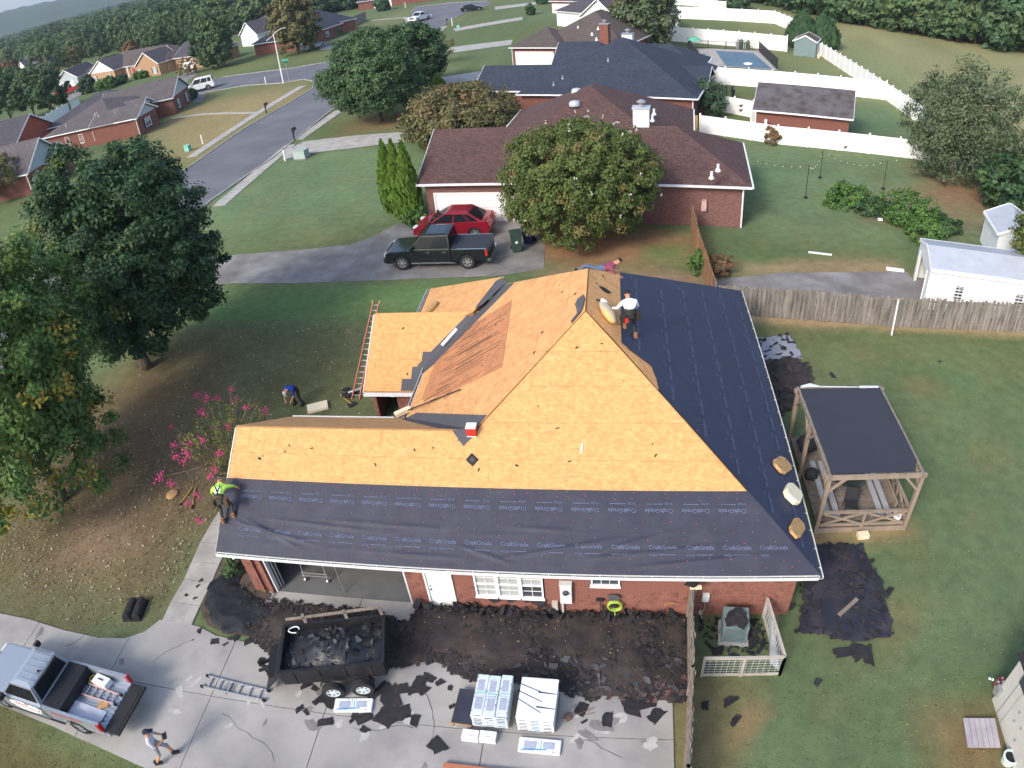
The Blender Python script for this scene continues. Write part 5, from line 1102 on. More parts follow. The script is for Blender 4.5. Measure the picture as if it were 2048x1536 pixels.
# ================================================================ FENCES, PERGOLA, YARD
M_picket = mat('grey_pickets', (.235, .215, .19), .92, .35, 2.2, (.15, .13, .115), (3, .55, .12), .6, 30, stretch=(1.5, 1.5, .3), coords='pos')
def run(pts):
    """world points along a polyline with distance"""
    P = [Vector((p[0], p[1], 0)) for p in pts]; return P
def picket_fence(name, label, pts, h, step, w_, m, mr, both=True, post=2.4, lim=300, inner=1):
    t = thing(name, label, 'fence', (*pts[0][:2], 0)); o0 = Vector((*pts[0][:2], 0)); k = 0; P = run(pts)
    proto = {}
    for i in range(len(P)-1):
        d = P[i+1]-P[i]; L_ = d.length; u = d/L_; nrm = Vector((-u.y, u.x, 0)); rz = math.atan2(u.y, u.x)
        for z in (.35, h*.55, h*.92) if h > 1.3 else (.2, h*.85):
            mb = MB(); mb.bar(P[i]-o0+Vector((0, 0, z)), P[i+1]-o0+Vector((0, 0, z)), .045, .09); mb.build('rail', mr, t)
        n = max(1, int(L_/post))
        for j in range(n+1): mb = MB(); c = P[i]-o0+u*(L_*j/n)+nrm*.03*0; mb.box((c.x, c.y, h*.48), (.09, .09, h*.98), rz); mb.build('post', mr, t)
        n = int(L_/step)
        for j in range(n):
            hh = h*random.uniform(.965, 1.02); side = (1 if (j % 2 or not both) else -1)*inner
            key = round(hh, 1)
            if key not in proto:
                mb = MB(); e = w_*.28; mb.add([(-w_/2, -.009, 0), (w_/2, -.009, 0), (w_/2, -.009, key-.05), (w_/2-e, -.009, key), (-w_/2+e, -.009, key), (-w_/2, -.009, key-.05), (-w_/2, .009, 0), (w_/2, .009, 0), (w_/2, .009, key-.05), (w_/2-e, .009, key), (-w_/2+e, .009, key), (-w_/2, .009, key-.05)], [(0, 1, 2, 3, 4, 5), (11, 10, 9, 8, 7, 6)]+[(a, 6+a, 6+(a+1) % 6, (a+1) % 6) for a in range(6)])
                o = mb.build('picket', m, t); proto[key] = o
            else: o = proto[key].copy(); COL.objects.link(o)
            c = P[i]-o0+u*(step*(j+.5))+nrm*(.036*side); o.location = (c.x, c.y, .03+random.uniform(-.02, .02)); o.rotation_euler = (random.uniform(-.02, .02), random.uniform(-.025, .025), rz)
    return t
picket_fence('picket_fence', 'weathered grey shadowbox picket fence behind the back lawn', [(18.6, 19.75), (20.0, 19.55), (27.9, 18.45), (35.9, 18.05), (42, 17.6)], 1.75, .118, .135, M_picket, M_picket)
picket_fence('board_fence', 'orange-brown board fence running to the corner of the maroon-roofed house', [(18.45, 20.0), (18.35, 23.5), (18.25, 27), (18.3, 31.0)], 1.85, .15, .145, mat('orange_boards', (.30, .165, .085), .9, .25, 2, (.22, .12, .065), (3, .55, .12), .5, 30, coords='pos'), M_woodp, both=False)
picket_fence('side_fence', 'grey board fence seen from above between the driveway and the back lawn', [(15.52, .3), (15.4, -2.6), (15.15, -5.6), (15.0, -8)], 1.75, .14, .138, M_picket, M_wood, both=False)
picket_fence('board_fence', 'grey board fence by the dark-roofed house near the turning circle', [tuple(G(690, 60))[:2], tuple(G(735, 40))[:2]], 2.6, 1.0, .96, M_picket, M_wood, both=False, post=6)
# floodlight-like camera on the tall post end of the side fence
t = thing('utility_post', 'weathered post by the brick wall with a dark scrap caught on its top', 'post', (15.58, .12, 0)); mb = MB(); mb.box((0, 0, 1.0), (.14, .14, 2.0)); mb.build('post', M_wood, t)
mb = MB(); mb.add([(-.34, -.05, 2.02), (-.05, -.2, 2.06), (.12, -.05, 2.04), (.08, .12, 2.06), (-.15, .1, 2.10)], [(0, 1, 2, 3, 4)]); mb.slab([(-.34, -.05, 2.02), (-.05, -.2, 2.06), (.12, -.05, 2.04), (-.1, .1, 2.08)], .02); mb.build('shingle_scrap', M_shing, t)
mb = MB(); mb.box((.12, -.1, 1.95), (.16, .1, .1)); mb.box((-.05, -.12, 1.93), (.2, .06, .05)); mb.build('bracket', M_cream, t)

def vinyl(label, pts, h, panel, lim=300, post_r=.08):
    t = thing('vinyl_fence', label, 'fence', (*pts[0][:2], 0)); o0 = Vector((*pts[0][:2], 0)); P = run(pts)
    for i in range(len(P)-1):
        d = P[i+1]-P[i]; L_ = d.length; n = max(1, round(L_/panel)); u = d/L_; rz = math.atan2(u.y, u.x)
        for j in range(n):
            a, b = P[i]-o0+u*(L_*j/n), P[i]-o0+u*(L_*(j+1)/n); c = (a+b)/2; l = L_/n
            mb = MB(); mb.box((c.x, c.y, h*.5+.03), (l-.16, .035, h-.16), rz)
            p_ = mb.build('panel', M_vinyl, t); mb = MB()
            for z in (.1, h-.06): mb.box((c.x, c.y, z), (l-.15, .06, .14), rz)
            mb.build('rail', M_vinyl, p_)
            mb = MB(); mb.box((a.x, a.y, h*.53), (.14, .14, h*1.06), rz); mb.lathe((a.x, a.y, h*1.06), [(.115, 0), (.115, .04), (.01, .12)], 4); mb.build('post', M_vinyl, t)
        if i == len(P)-2: a = P[i+1]-o0; mb = MB(); mb.box((a.x, a.y, h*.53), (.14, .14, h*1.06), rz); mb.lathe((a.x, a.y, h*1.06), [(.115, 0), (.115, .04), (.01, .12)], 4); mb.build('post', M_vinyl, t)
    return t
GA, GB, GC = (21.6, 55.2), (28.2, 51.5), (41.8, 47.6)
vinyl('nearest white vinyl fence, between the side yard and the brick outbuilding', [GA, (28.4, 51.3), GC], 1.75, 2.6)
vinyl('long white vinyl fence along the hay field from the sage shed to the open tree', [(43.0, 47.6), (46.1, 60), (46.1, 81), (46.1, 100.5), (45.0, 101.5)], 2.0, 2.4)
vinyl('white vinyl fence between the pool yard and the outbuilding yard', [(24.6, 78.6), (33, 75.8), (46.0, 71.2)], 2.2, 2.6)
vinyl('white vinyl fence behind the covered pool up to the sage shed', [(22.5, 115.5), (41.4, 104.0)], 2.5, 2.8)
vinyl('second farthest white vinyl fence turning a corner by the conifers', [(25.0, 149), (47.0, 139.5), (48.6, 120)], 2.6, 3.2)
vinyl('farthest white fence at the top of the picture near the reddish shrub', [tuple(G(1345, 9))[:2], tuple(G(1452, 18))[:2]], 1.8, 3.0)
vinyl('short white vinyl fence with a gate between the slate house and the outbuilding', [tuple(G(1432, 222))[:2], tuple(G(1506, 236))[:2]], 1.8, 2.4)
vinyl('short white vinyl fence along the side of the outbuilding', [(27.3, 59.0), (27.6, 53.0)], 1.75, 2.0)
t = thing('board_fence', 'short new wooden fence at the end of the nearest white vinyl fence', 'fence', (18.6, 56.4, 0))
for j in range(14): mb = MB(); mb.box((j*.21, -j*.05, .8), (.19, .03, 1.6), -.23); mb.build('board', M_tan, t)
for i, z in enumerate((1.15, .65)):
    b = G(1478, 228); t = thing('wall_ornament', ('upper' if i == 0 else 'lower')+' of two small black birds on the white gate fence', 'ornament', (b.x-.02, b.y-.9, z)); mb = MB(); mb.ico((0, 0, 0), .13, 1, sq=(1.5, .5, .8)); mb.ico((.17, 0, .1), .06, 1); mb.bar((-.15, 0, .02), (-.3, 0, .08), .05, .02); mb.build('body', M_black, t)
# pool yard
pd_ = sheet('pool_deck', px([(1392, 97), (1520, 101), (1558, 142), (1408, 131)]), .05, M_walk)
pp = px([(1431, 103), (1506, 107), (1543, 139), (1452, 133)])
sheet('pool', pp, .10, mat('pool_cover', (.075, .14, .20), .6, .15, .5, (.10, .17, .24), (.4, .55, .15), coords='pos'))['kind'] = 'structure'
sheet('pool_coping', [tuple(Vector(p)+(Vector(p)-Vector((33, 98))).normalized()*.6) for p in pp], .075, M_walk)
def bar_fence(label, pts, h):
    t = thing('metal_fence', label, 'fence', (*pts[0][:2], 0)); o0 = Vector((*pts[0][:2], 0)); P = run(pts)
    for i in range(len(P)-1):
        d = P[i+1]-P[i]; u = d/d.length; mb = MB()
        for z in (.15, h-.1): mb.bar(P[i]-o0+Vector((0, 0, z)), P[i+1]-o0+Vector((0, 0, z)), .06, .05)
        mb.build('rail', M_shutter, t); mb = MB(); n = int(d.length/.28)
        for j in range(n): c = P[i]-o0+u*(.28*j); mb.box((c.x, c.y, h/2), (.04, .04, h))
        mb.build('bars', M_shutter, t)['kind'] = 'stuff'
        for j in range(int(d.length/3)+1): c = P[i]-o0+u*(3*j); mb = MB(); mb.box((c.x, c.y, h/2), (.1, .1, h+.1)); mb.build('post', M_shutter, t)
bar_fence('black metal fence on the right side of the covered pool', [tuple(G(1518, 104))[:2], tuple(G(1556, 142))[:2]], 1.7)
bar_fence('black metal fence on the left side of the covered pool', [tuple(G(1376, 96))[:2], tuple(G(1398, 128))[:2]], 1.7)
bar_fence('thin black fence along the back of the covered pool', [tuple(G(1380, 95))[:2], tuple(G(1516, 103))[:2]], 1.3)
for i, (x, y, lb, c) in enumerate(((1476, 97, 'tall grey statue by the pool fence', (.3, .3, .32)), (1482, 98, 'dark planter by the pool fence', (.08, .09, .08)), (1489, 98, 'pale green planter by the pool fence', (.4, .48, .4)), (1496, 99, 'dark green planter right of the pale planter', (.09, .12, .09)))):
    b = G(x, y); t = thing('planter', lb, 'planter', b); mb = MB(); mb.lathe((0, 0, 0), [(.3, 0), (.38, .7), (.34, .72)], 10); mb.build('pot', mat('planter%d' % i, c), t); mb = MB(); mb.ico((0, 0, 1.1), .42, 1, sq=(.9, .9, 1.5), jit=.25); mb.build('plant', mat('planter%d' % i, c), t)
for i, (x, y) in enumerate(((1405, 113), (1410, 118))):
    b = G(x, y); t = thing('lounge_chair', ('farther' if i == 0 else 'nearer')+' blue pool lounger on the pale pool deck', 'chair', b); mb = MB(); mb.box((0, 0, .35), (1.6, .6, .08)); mb.build('seat', mat('lounger_blue', (.12, .2, .28)), t); mb = MB(); mb.box((-.9, 0, .6), (.5, .6, .08), rot=Matrix.Rotation(R(45), 3, 'Y')); mb.build('backrest', mat('lounger_blue', (0, 0, 0)), t); mb = MB(); [mb.box((xx, yy, .16), (.05, .05, .32)) for xx in (-.7, .7) for yy in (-.25, .25)]; mb.build('legs', M_white, t)
b = G(1388, 100); t = thing('parasol', 'folded green parasol by the pool', 'parasol', b); mb = MB(); mb.tube((0, 0, 0), (0, 0, 2.2), .03); mb.build('pole', M_white, t); mb = MB(); mb.lathe((0, 0, 1.6), [(1.2, 0), (.7, .35), (.05, .6)], 8); mb.build('canopy', mat('parasol_green', (.10, .42, .30)), t)
b = G(1496, 131); t = thing('pool_float', 'white float lying on the pool cover', 'float', (b.x, b.y, .12)); mb = MB(); mb.lathe((0, 0, .1), [(.3, -.1), (.62, -.08), (.68, .05), (.5, .14), (.32, .05)], 14); mb.build('ring', M_white, t)
b = G(1464, 197); t = thing('garden_statue', 'dark metal garden ornament on the brown lawn patch', 'ornament', b); mb = MB(); mb.path([(0, 0, 0), (.1, 0, .7), (-.1, .1, 1.3), (.3, 0, 1.5)], [.12, .2, .12, .05]); mb.ico((.1, 0, .9), .3, 1, jit=.2); mb.path([(-.6, .2, 0), (-.65, .2, 1.4)], .04); mb.build('figure', M_black, t)
b = G(1632, 116); t = thing('garden_pot', 'small pale pot at the corner of the sage shed', 'pot', b); mb = MB(); mb.lathe((.4, 0, 0), [(.2, 0), (.3, .4), (.2, .5)], 10); mb.build('pot', M_cream, t)

# string lights on three thin poles in the side yard
tops = []
for (x0, y0, y1, lb) in ((1611, 396, 330, 'nearest thin pole of the string lights'), (1640, 356, 300, 'back thin pole of the string lights'), (1766, 378, 320, 'right thin pole of the string lights by the open tree')):
    b = G(x0, y0); h = GV(x0+1, y1, b); t = thing('light_pole', lb, 'pole', b); mb = MB(); mb.path([(0, 0, 0), (0, 0, h)], .028); mb.build('pole', M_shutter, t); mb = MB(); mb.lathe((0, 0, 0), [(.18, 0), (.16, .1), (.04, .14)], 10); mb.build('base', M_black, t); tops.append(b+Vector((0, 0, h)))
t = thing('string_lights', 'sagging string of small white bulbs between the three thin yard poles', 'lights', (0, 0, 0)); mb = MB(); bb = MB()
def sag(p, q, s, n=9):
    pts = [p.lerp(q, i/n)+Vector((0, 0, -s*4*(i/n)*(1-i/n))) for i in range(n+1)]; mb.path(pts, .008, 4)
    for c in pts[1:-1]: bb.ico(c+Vector((0, 0, -.05)), .038, 1)
sag(Vector((22.3, 39.5, 3.0)), tops[0], .5); sag(tops[0], tops[1], .7, 8); sag(tops[1], tops[2], .7, 10); sag(tops[2], Vector((41, 44, 3)), .4, 6)
mb.build('cable', M_black, t); bb.build('bulbs', M_white, t)['kind'] = 'stuff'
# leaning white post with a wooden crossbar near the fence
b = G(1783, 670); h = 2.15; t = thing('clothes_post', 'white pole with a wooden crossbar standing in front of the picket fence', 'post', b); mb = MB(); mb.tube((0, 0, 0), (-.05, .02, h), .05); mb.build('pole', M_white, t); mb = MB(); mb.bar((-.32, .02, h), (.25, .02, h+.02), .09, .06); mb.build('crossbar', M_woodp, t)

# --- pergola with dark canopy, deck, railings and table
pg = thing('pergola', 'wooden pergola with a dark cloth canopy over a small railed deck', 'pergola', (20.45, 4.02, 0), R(1.2)); PW, PD, PH = 3.42, 5.0, 2.72
for (x, y) in ((0, 0), (PW, 0), (0, PD), (PW, PD), (0, PD/2+.4)):
    mb = MB(); mb.box((x, y, PH/2), (.14, .14, PH)); mb.build('post', M_woodp, pg)
for a, b in (((-.15, 0), (PW+.15, 0)), ((-.15, PD), (PW+.15, PD))): mb = MB(); mb.bar((*a, PH), (*b, PH), .09, .18); mb.build('beam', M_woodp, pg)
for a, b in (((0, -.12), (0, PD+.12)), ((PW, -.12), (PW, PD+.12))): mb = MB(); mb.bar((*a, PH+.03), (*b, PH+.03), .09, .16); mb.build('beam', M_wood, pg)
for (x, y, dx, dy) in ((0, 0, .62, 0), (PW, 0, -.62, 0), (0, 0, 0, .62), (PW, 0, 0, .62), (0, PD, 0, -.62), (0, PD/2+.4, 0, -.62), (0, PD/2+.4, 0, .62)): mb = MB(); mb.bar((x, y, PH-.72), (x+dx, y+dy, PH-.06), .08, .08); mb.build('brace', M_woodp, pg)
xs, ys = np.linspace(.06, PW-.05, 14), np.linspace(.05, PD-.05, 18); V = []
for i, x in enumerate(xs):
    for j, y in enumerate(ys):
        z = PH+.13-.05*math.sin(math.pi*i/13)*math.sin(math.pi*j/17); xx = x
        if j < 2 and i > 10: xx = x-.10*(i-10)*(1-j*.4)
        V.append((xx, y, z))
F = [(i*18+j, (i+1)*18+j, (i+1)*18+j+1, i*18+j+1) for i in range(13) for j in range(17)]
mb = MB(); mb.add(V, F); mb.build('canopy', mat('canopy_cloth', (.036, .040, .056), .85, .08, 1.5), pg, smooth=True)
mb = MB(); mb.path([(.1, PD+.05, PH+.14), (.5, PD+.12, PH+.16), (.9, PD+.05, PH+.14), (PW-.9, PD+.02, PH+.12)], [.05, .09, .03, .02]); mb.path([(PW-.9, PD, PH+.13), (PW-.1, PD, PH+.12)], .06); mb.build('canopy_roll', mat('pale_cloth', (.5, .52, .56), .8), pg)
for j in range(33): mb = MB(); mb.box((PW/2, .35+j*.145, .28), (PW-.1, .135, .04)); mb.build('deck_board', M_wood, pg)
def rail_(x0, y0, x1, y1, nm='railing'):
    mb = MB(); mb.bar((x0, y0, 1.02), (x1, y1, 1.02), .12, .05); o = mb.build('railing', M_woodp, pg); a, b = Vector((x0, y0, 0)), Vector((x1, y1, 0)); md = (a+b)/2; z0, z1 = Vector((0, 0, .38)), Vector((0, 0, .98))
    mb = MB(); mb.bar(a+z0, b+z0, .08, .1); mb.build('lower_rail', M_woodp, o); mb = MB(); mb.bar(md+Vector((0, 0, .1)), md+z1, .1); mb.build('baluster_post', M_woodp, o)
    for p, q_ in ((a, md), (md, b)):
        mb = MB(); mb.bar(p+z0, q_+z1, .07); mb.build('cross_brace', M_woodp, o); mb = MB(); mb.bar(p+z1, q_+z0, .07, up=(0, .1, 1)); mb.build('cross_brace', M_woodp, o)
rail_(.1, 0, PW-.1, 0); rail_(PW, .1, PW, PD/2)
mb = MB(); mb.bar((0, -.02, .12), (PW, -.02, .12), .05, .24); mb.build('skirt_board', M_woodp, pg)
# deck bench ends and things on the deck
M_grey_pl = mat('grey_painted_boards', (.36, .37, .40), .8, .15, 3)
for x in (.5, .85, 2.55, 2.85):
    t = thing('deck_bench', ('grey board leaning along the left edge of the pergola deck' if x < .6 else 'grey board beside the left deck board' if x < 1 else 'grey bench board on the right half of the deck' if x < 2.7 else 'outer grey bench board on the right half of the deck'), 'board', (20.45+x, 4.5, .32)); mb = MB(); mb.box((0, 1.4, .12), (.22, 3.0, .05)); mb.box((0, .2, .05), (.18, .08, .1)); mb.box((0, 2.6, .05), (.18, .08, .1)); mb.build('board', M_grey_pl, t)
t = thing('patio_table', 'round dark glass patio table under the pergola canopy', 'table', (21.95, 6.0, .3)); mb = MB(); mb.lathe((0, 0, .7), [(.68, 0), (.7, .02), (.66, .04)], 22); mb.build('tabletop', mat('smoked_glass', (.05, .06, .06), .15, 0, spec=.6), t); mb = MB(); [mb.path([(math.cos(a)*.5, math.sin(a)*.5, 0), (math.cos(a)*.3, math.sin(a)*.3, .7)], .02) for a in (.4, 2, 3.6, 5.2)]; mb.build('leg_frame', M_black, t)
t = thing('patio_chair', 'black mesh patio chair at the front of the pergola deck', 'chair', (21.85, 4.75, .3), R(170)); mb = MB(); mb.box((0, 0, .42), (.5, .5, .04)); mb.build('seat', M_shutter, t); mb = MB(); mb.box((0, -.27, .7), (.5, .04, .55), rot=Matrix.Rotation(R(10), 3, 'X')); mb.build('backrest', M_shutter, t)
for x in (-.24, .24):
    for y in (-.24, .24): mb = MB(); mb.tube((x, y, 0), (x, y, .42 if y > 0 else .9), .018); mb.build('leg', M_shutter, t)
t = thing('bucket', 'white plastic bucket inside the pergola railing', 'bucket', (23.55, 4.25, .3)); mb = MB(); mb.lathe((0, 0, 0), [(.13, 0), (.16, .34), (.145, .345), (.12, .05)], 14); mb.build('tub', M_white, t)
t = thing('plank', 'wide new board standing along the right side of the pergola', 'board', (23.55, 4.6, .3)); mb = MB(); mb.bar((0, 0, .5), (0, 2.2, .5), .05, .28); mb.build('board', M_woodp, t)
t = thing('stone_block', 'pale footing stone under the pergola railing', 'stone', (22.2, 3.75, 0)); mb = MB(); mb.box((0, 0, .1), (.42, .25, .2), .1); mb.build('block', M_cream, t)

for i, (x, y, s_, lb) in enumerate(((20.95, 8.3, .45, 'dark bundle of netting at the back left corner of the pergola deck'), (20.75, 6.6, .3, 'black heap of gear on the left side of the pergola deck'), (22.6, 7.4, .4, 'dark covered grill under the pergola canopy'))):
    t = thing('covered_bundle', lb, 'bundle', (x, y, .3)); mb = MB(); mb.ico((0, 0, s_*.7), s_, 2, sq=(1, .9, .9), jit=.12); mb.build('cover', M_shutter, t)
# --- wire-panel pen around the air conditioner
pen = thing('wire_pen', 'grey timber pen with wire mesh panels around the air conditioner', 'pen', (15.85, -1.9, 0))
M_pale = mat('bleached_wood', (.42, .38, .33), .85, .15, 4)
def wpanel(a, b, h, mids, nz=6, nx=10):
    a, b = Vector(a), Vector(b); Z = Vector((0, 0, 1)); mb = MB(); mb.bar(a+Z*.08, b+Z*.08, .05, .1); mb.bar(a+Z*h, b+Z*h, .07, .1); o = mb.build('panel_frame', M_pale, pen)
    for t_ in [0, 1]+mids: mb = MB(); c = a.lerp(b, t_); mb.bar(c, c+Z*(h+.02), .08, .08); mb.build('post', M_pale, o)
    mb = MB()
    for i in range(1, nz): z = .12+(h-.16)*i/nz; mb.bar(a+Z*z, b+Z*z, .006)
    for i in range(1, nx): c = a.lerp(b, i/nx); mb.bar(c+Z*.1, c+Z*(h-.03), .006)
    mb.build('wire_mesh', M_gut, o)['kind'] = 'stuff'
wpanel((0, 0, 0), (2.4, .03, 0), 1.0, [.5], 6, 13); wpanel((2.4, .03, 0), (2.15, 2.2, 0), 1.0, [.5], 7, 14)
mb = MB(); mb.slab([(2.13, .4, .12), (2.38, .1, .12), (2.22, 1.6, .95), (2.16, 2.2, .95)], .02); mb.build('mesh_board', mat('grey_board', (.28, .30, .32), .8), pen)
ac = thing('air_conditioner', 'grey-green air conditioning unit topped with torn shingles beside the brick wall', 'air conditioner', (16.95, -.35, 0), R(-4))
mb = MB(); mb.box((0, 0, .05), (.95, .95, .1)); mb.build('pad', M_walk, ac)
M_ac = mat('ac_green', (.16, .215, .225), .5, .1, 3); mb = MB(); mb.box((0, 0, .1+.03), (.78, .78, .06)); mb.box((0, 0, .88), (.80, .80, .05)); [mb.box((x, y, .5), (.06, .06, .74)) for x in (-.36, .36) for y in (-.36, .36)]; mb.build('casing', M_ac, ac)
mb = MB(); mb.box((0, 0, .5), (.66, .66, .74)); mb.build('coil', M_shutter, ac)
for k in range(11): mb = MB(); mb.box((0, -.37, .18+k*.062), (.66, .02, .022)); mb.box((-.37, 0, .18+k*.062), (.02, .66, .022)); mb.build('louvre', M_ac, ac)
mb = MB(); mb.lathe((0, 0, .905), [(.31, 0), (.31, .02), (.1, .05)], 20); mb.build('fan_grille', M_shutter, ac)
for i, (x, y, a, s) in enumerate(((-.05, -.1, .3, .36), (.15, -.22, 1.2, .26), (.1, .15, 2.4, .22))):
    t = thing('shingle_scrap', ('large torn shingle draped over the front of the air conditioner', 'torn shingle on the right edge of the air conditioner', 'small torn shingle at the back of the air conditioner top')[i], 'shingle scrap', (16.95+x, -.35+y, .955+.012*i), a); mb = MB(); mb.slab([(-s, -s*.5, 0), (s*.3, -s*.7, .02), (s, -s*.2, -.01), (s*.8, s*.5, .02), (-s*.2, s*.6, .0), (-s*.9, s*.3, .02)], .012); mb.build('scrap', M_shing, t)

# --- beige shed at the lower right with its plank ramp
bs = thing('beige_shed', 'beige panelled shed with a dark roof edge at the lower right corner', 'shed', (24.85, -3.05, 0), R(-2))
M_beige = mat('beige_panel', (.55, .54, .50), .6, .06, 2)
mb = MB(); mb.box((1.4, -1.9, 1.15), (2.8, 3.8, 2.3)); mb.build('wall', M_beige, bs)
mb = MB()
for y in (-.5, -2.9): mb.box((-.005, y, 1.15), (.012, .02, 2.3))
mb.build('panel_joint', mat('joint_grey', (.22, .22, .23), .8), bs)
mb = MB(); mb.slab([(-.1, .15, 2.3), (-.1, -4, 2.3), (1.4, -4, 2.9), (1.4, .15, 2.9)], .08); mb.slab([(2.9, .15, 2.3), (2.9, -4, 2.3), (1.4, -4, 2.9), (1.4, .15, 2.9)], .08); mb.build('roof', M_shing, bs)
mb = MB(); mb.box((-.03, -.75, 2.0), (.05, .5, .4)); mb.build('window', M_glass, bs); mb = MB(); mb.box((-.01, -1.7, 1.0), (.03, 1.7, 1.9)); dd_ = mb.build('door', M_beige, bs)
mb = MB(); [mb.box((-.04, y, z), (.03, .05, .08)) for y, z in ((-1.2, 1.3), (-1.25, .9), (-1.6, 1.1), (-1.7, .6))]; mb.build('hinge', M_steelg, dd_)
rp = thing('ramp', 'weathered plank ramp in front of the beige shed', 'ramp', tuple(G(1960, 1470)), R(-8))
for k in range(6): mb = MB(); mb.box((-.42+k*.165, 0, .10+.015*k), (.155, .95, .035), rot=Matrix.Rotation(R(-5), 3, 'Y')); mb.build('plank', mat('ramp_planks', (.36, .33, .36), .9, .2, 3, bump=.4), rp)
b = G(2000, 1378); t = thing('flower_pot', 'pot of red and white flowers by the beige shed', 'flower pot', (b.x-.1, b.y, 0)); mb = MB(); mb.lathe((0, 0, 0), [(.14, 0), (.2, .3), (.17, .3)], 12); mb.build('pot', M_tan, t); q = random.Random(3)
for m_, nm in ((mat('red_bloom', (.5, .03, .06)), 'red_flowers'), (M_white, 'white_flowers')):
    mb = MB(); [mb.ico((q.gauss(0, .13), q.gauss(0, .13), .42+q.gauss(0, .07)), .05, 1) for _ in range(12)]; mb.build(nm, m_, t)
t = thing('planter_ring', 'round white-rimmed dark planter against the beige shed', 'planter', tuple(Vector(G(2022, 1522))+Vector((-.12, 0, 0)))); mb = MB(); mb.lathe((0, 0, 0), [(.2, 0), (.25, .3), (.19, .31), (.18, .2)], 16); mb.build('pot', mat('pale_green_pot', (.55, .66, .62), .5), t); mb = MB(); mb.lathe((0, 0, .24), [(.18, 0), (.18, .02)], 16); mb.build('soil', M_black, t)
t = thing('wall_box', 'small grey box on the corner of the beige shed', 'box', (24.78, -3.12, .6)); mb = MB(); mb.box((0, 0, 0), (.14, .2, .4)); mb.build('box', M_steelg, t)

# --- street things
b = G(567, 167); h = 8.6; t = thing('street_lamp', 'tall pale street lamp with a curved arm at the road corner', 'street lamp', b); mb = MB(); mb.path([(0, 0, 0), (0, 0, h*.5), (0, 0, h)], [.13, .11, .08], 8); mb.build('pole', M_gut, t); mb = MB(); mb.path([(0, 0, h-.1), (.5, .1, h+.3), (1.2, .25, h+.6), (1.6, .35, h+.68)], .06); mb.build('arm', M_gut, t); mb = MB(); mb.box((1.9, .42, h+.68), (.8, .3, .16), .2); mb.build('lamp_head', M_steelg, t); mb = MB(); mb.path([(0, 0, h-.2), (-1.0, -.2, h-.7), (-1.4, -.3, h-.9)], .05); mb.build('side_bracket', M_gut, t)
b = G(578, 159); t = thing('street_sign', 'small green street name sign on a dark post beside the lamp', 'sign', b); mb = MB(); mb.tube((0, 0, 0), (0, 0, 3.4), .06); mb.build('pole', M_steelg, t); mb = MB(); mb.box((0, -.02, 3.5), (1.3, .05, .32)); mb.build('sign_plate', mat('sign_green', (.05, .33, .22)), t); mb = MB(); mb.box((0, 0, 3.15), (.05, 1.2, .3)); mb.build('sign_plate', mat('sign_green', (0, 0, 0)), t)
def mailbox(p, label):
    t = thing('mailbox', label, 'mailbox', G(*p), R(75)); mb = MB(); mb.box((0, 0, .65), (.13, .13, 1.3)); mb.bar((0, 0, .7), (.4, 0, 1.1), .08); mb.build('post', M_shutter, t); mb = MB(); mb.box((.25, 0, 1.28), (.62, .26, .2)); mb.tube((-.06, 0, 1.38), (.56, 0, 1.38), .13, n=10); mb.build('box', M_shutter, t); mb = MB(); mb.box((.3, -.15, 1.45), (.05, .02, .25)); mb.build('flag', mat('red_door', (.35, .05, .06)), t)
mailbox((533, 227), 'black mailbox on the left verge by the curved path'); mailbox((589, 281), 'black mailbox on the right verge by the pale driveway'); mailbox((894, 50), 'black mailbox by the street near the turning circle'); 
def cabinet(p, label, d, m): t = thing('utility_cabinet', label, 'utility box', G(*p), R(-8)); mb = MB(); mb.box((0, 0, d[2]/2), d); mb.box((0, 0, d[2]+.02), (d[0]+.06, d[1]+.06, .05)); mb.build('cabinet', m, t); mb = MB(); mb.box((0, 0, .02), (d[0]+.2, d[1]+.2, .08)); mb.build('pad', M_concold, t)
M_cab = mat('cabinet_green', (.33, .40, .38), .6); cabinet((604, 316), 'pale green utility cabinet on the lawn by the pale driveway', (1.4, 1.0, .9), M_cab); cabinet((377, 302), 'small green utility pedestal on the far verge', (.7, .6, .75), mat('cabinet_mint', (.2, .48, .38))); cabinet((917, 56), 'small pale green utility box in the far lawn', (.6, .5, .6), mat('cabinet_mint', (0, 0, 0)))
for p, lb in (((406, 288), 'white marker post on the far verge'), ((571, 322), 'white marker post beside the pale green cabinet'), ((532, 167), 'small white marker post in the tan corner lawn'), ((905, 52), 'white marker post in the far lawn'), ((811, 16), 'pale post at the turning circle')):
    t = thing('marker_post', lb, 'post', G(*p)); mb = MB(); mb.tube((0, 0, 0), (0, 0, 1.05 if p[1] > 60 else 1.8), .09, n=10); mb.lathe((0, 0, 1.05 if p[1] > 60 else 1.8), [(.1, 0), (.1, .06), (.04, .14)], 10); mb.build('post', M_white, t)
vinyl('pale vinyl fence behind the long brick house across the road', [tuple(G(68, 270))[:2], tuple(G(140, 226))[:2]], 2.2, 2.6); vinyl('short pale fence piece by the chimney of the long brick house', [tuple(G(146, 222))[:2], tuple(G(162, 216))[:2]], 2.2, 2.0)
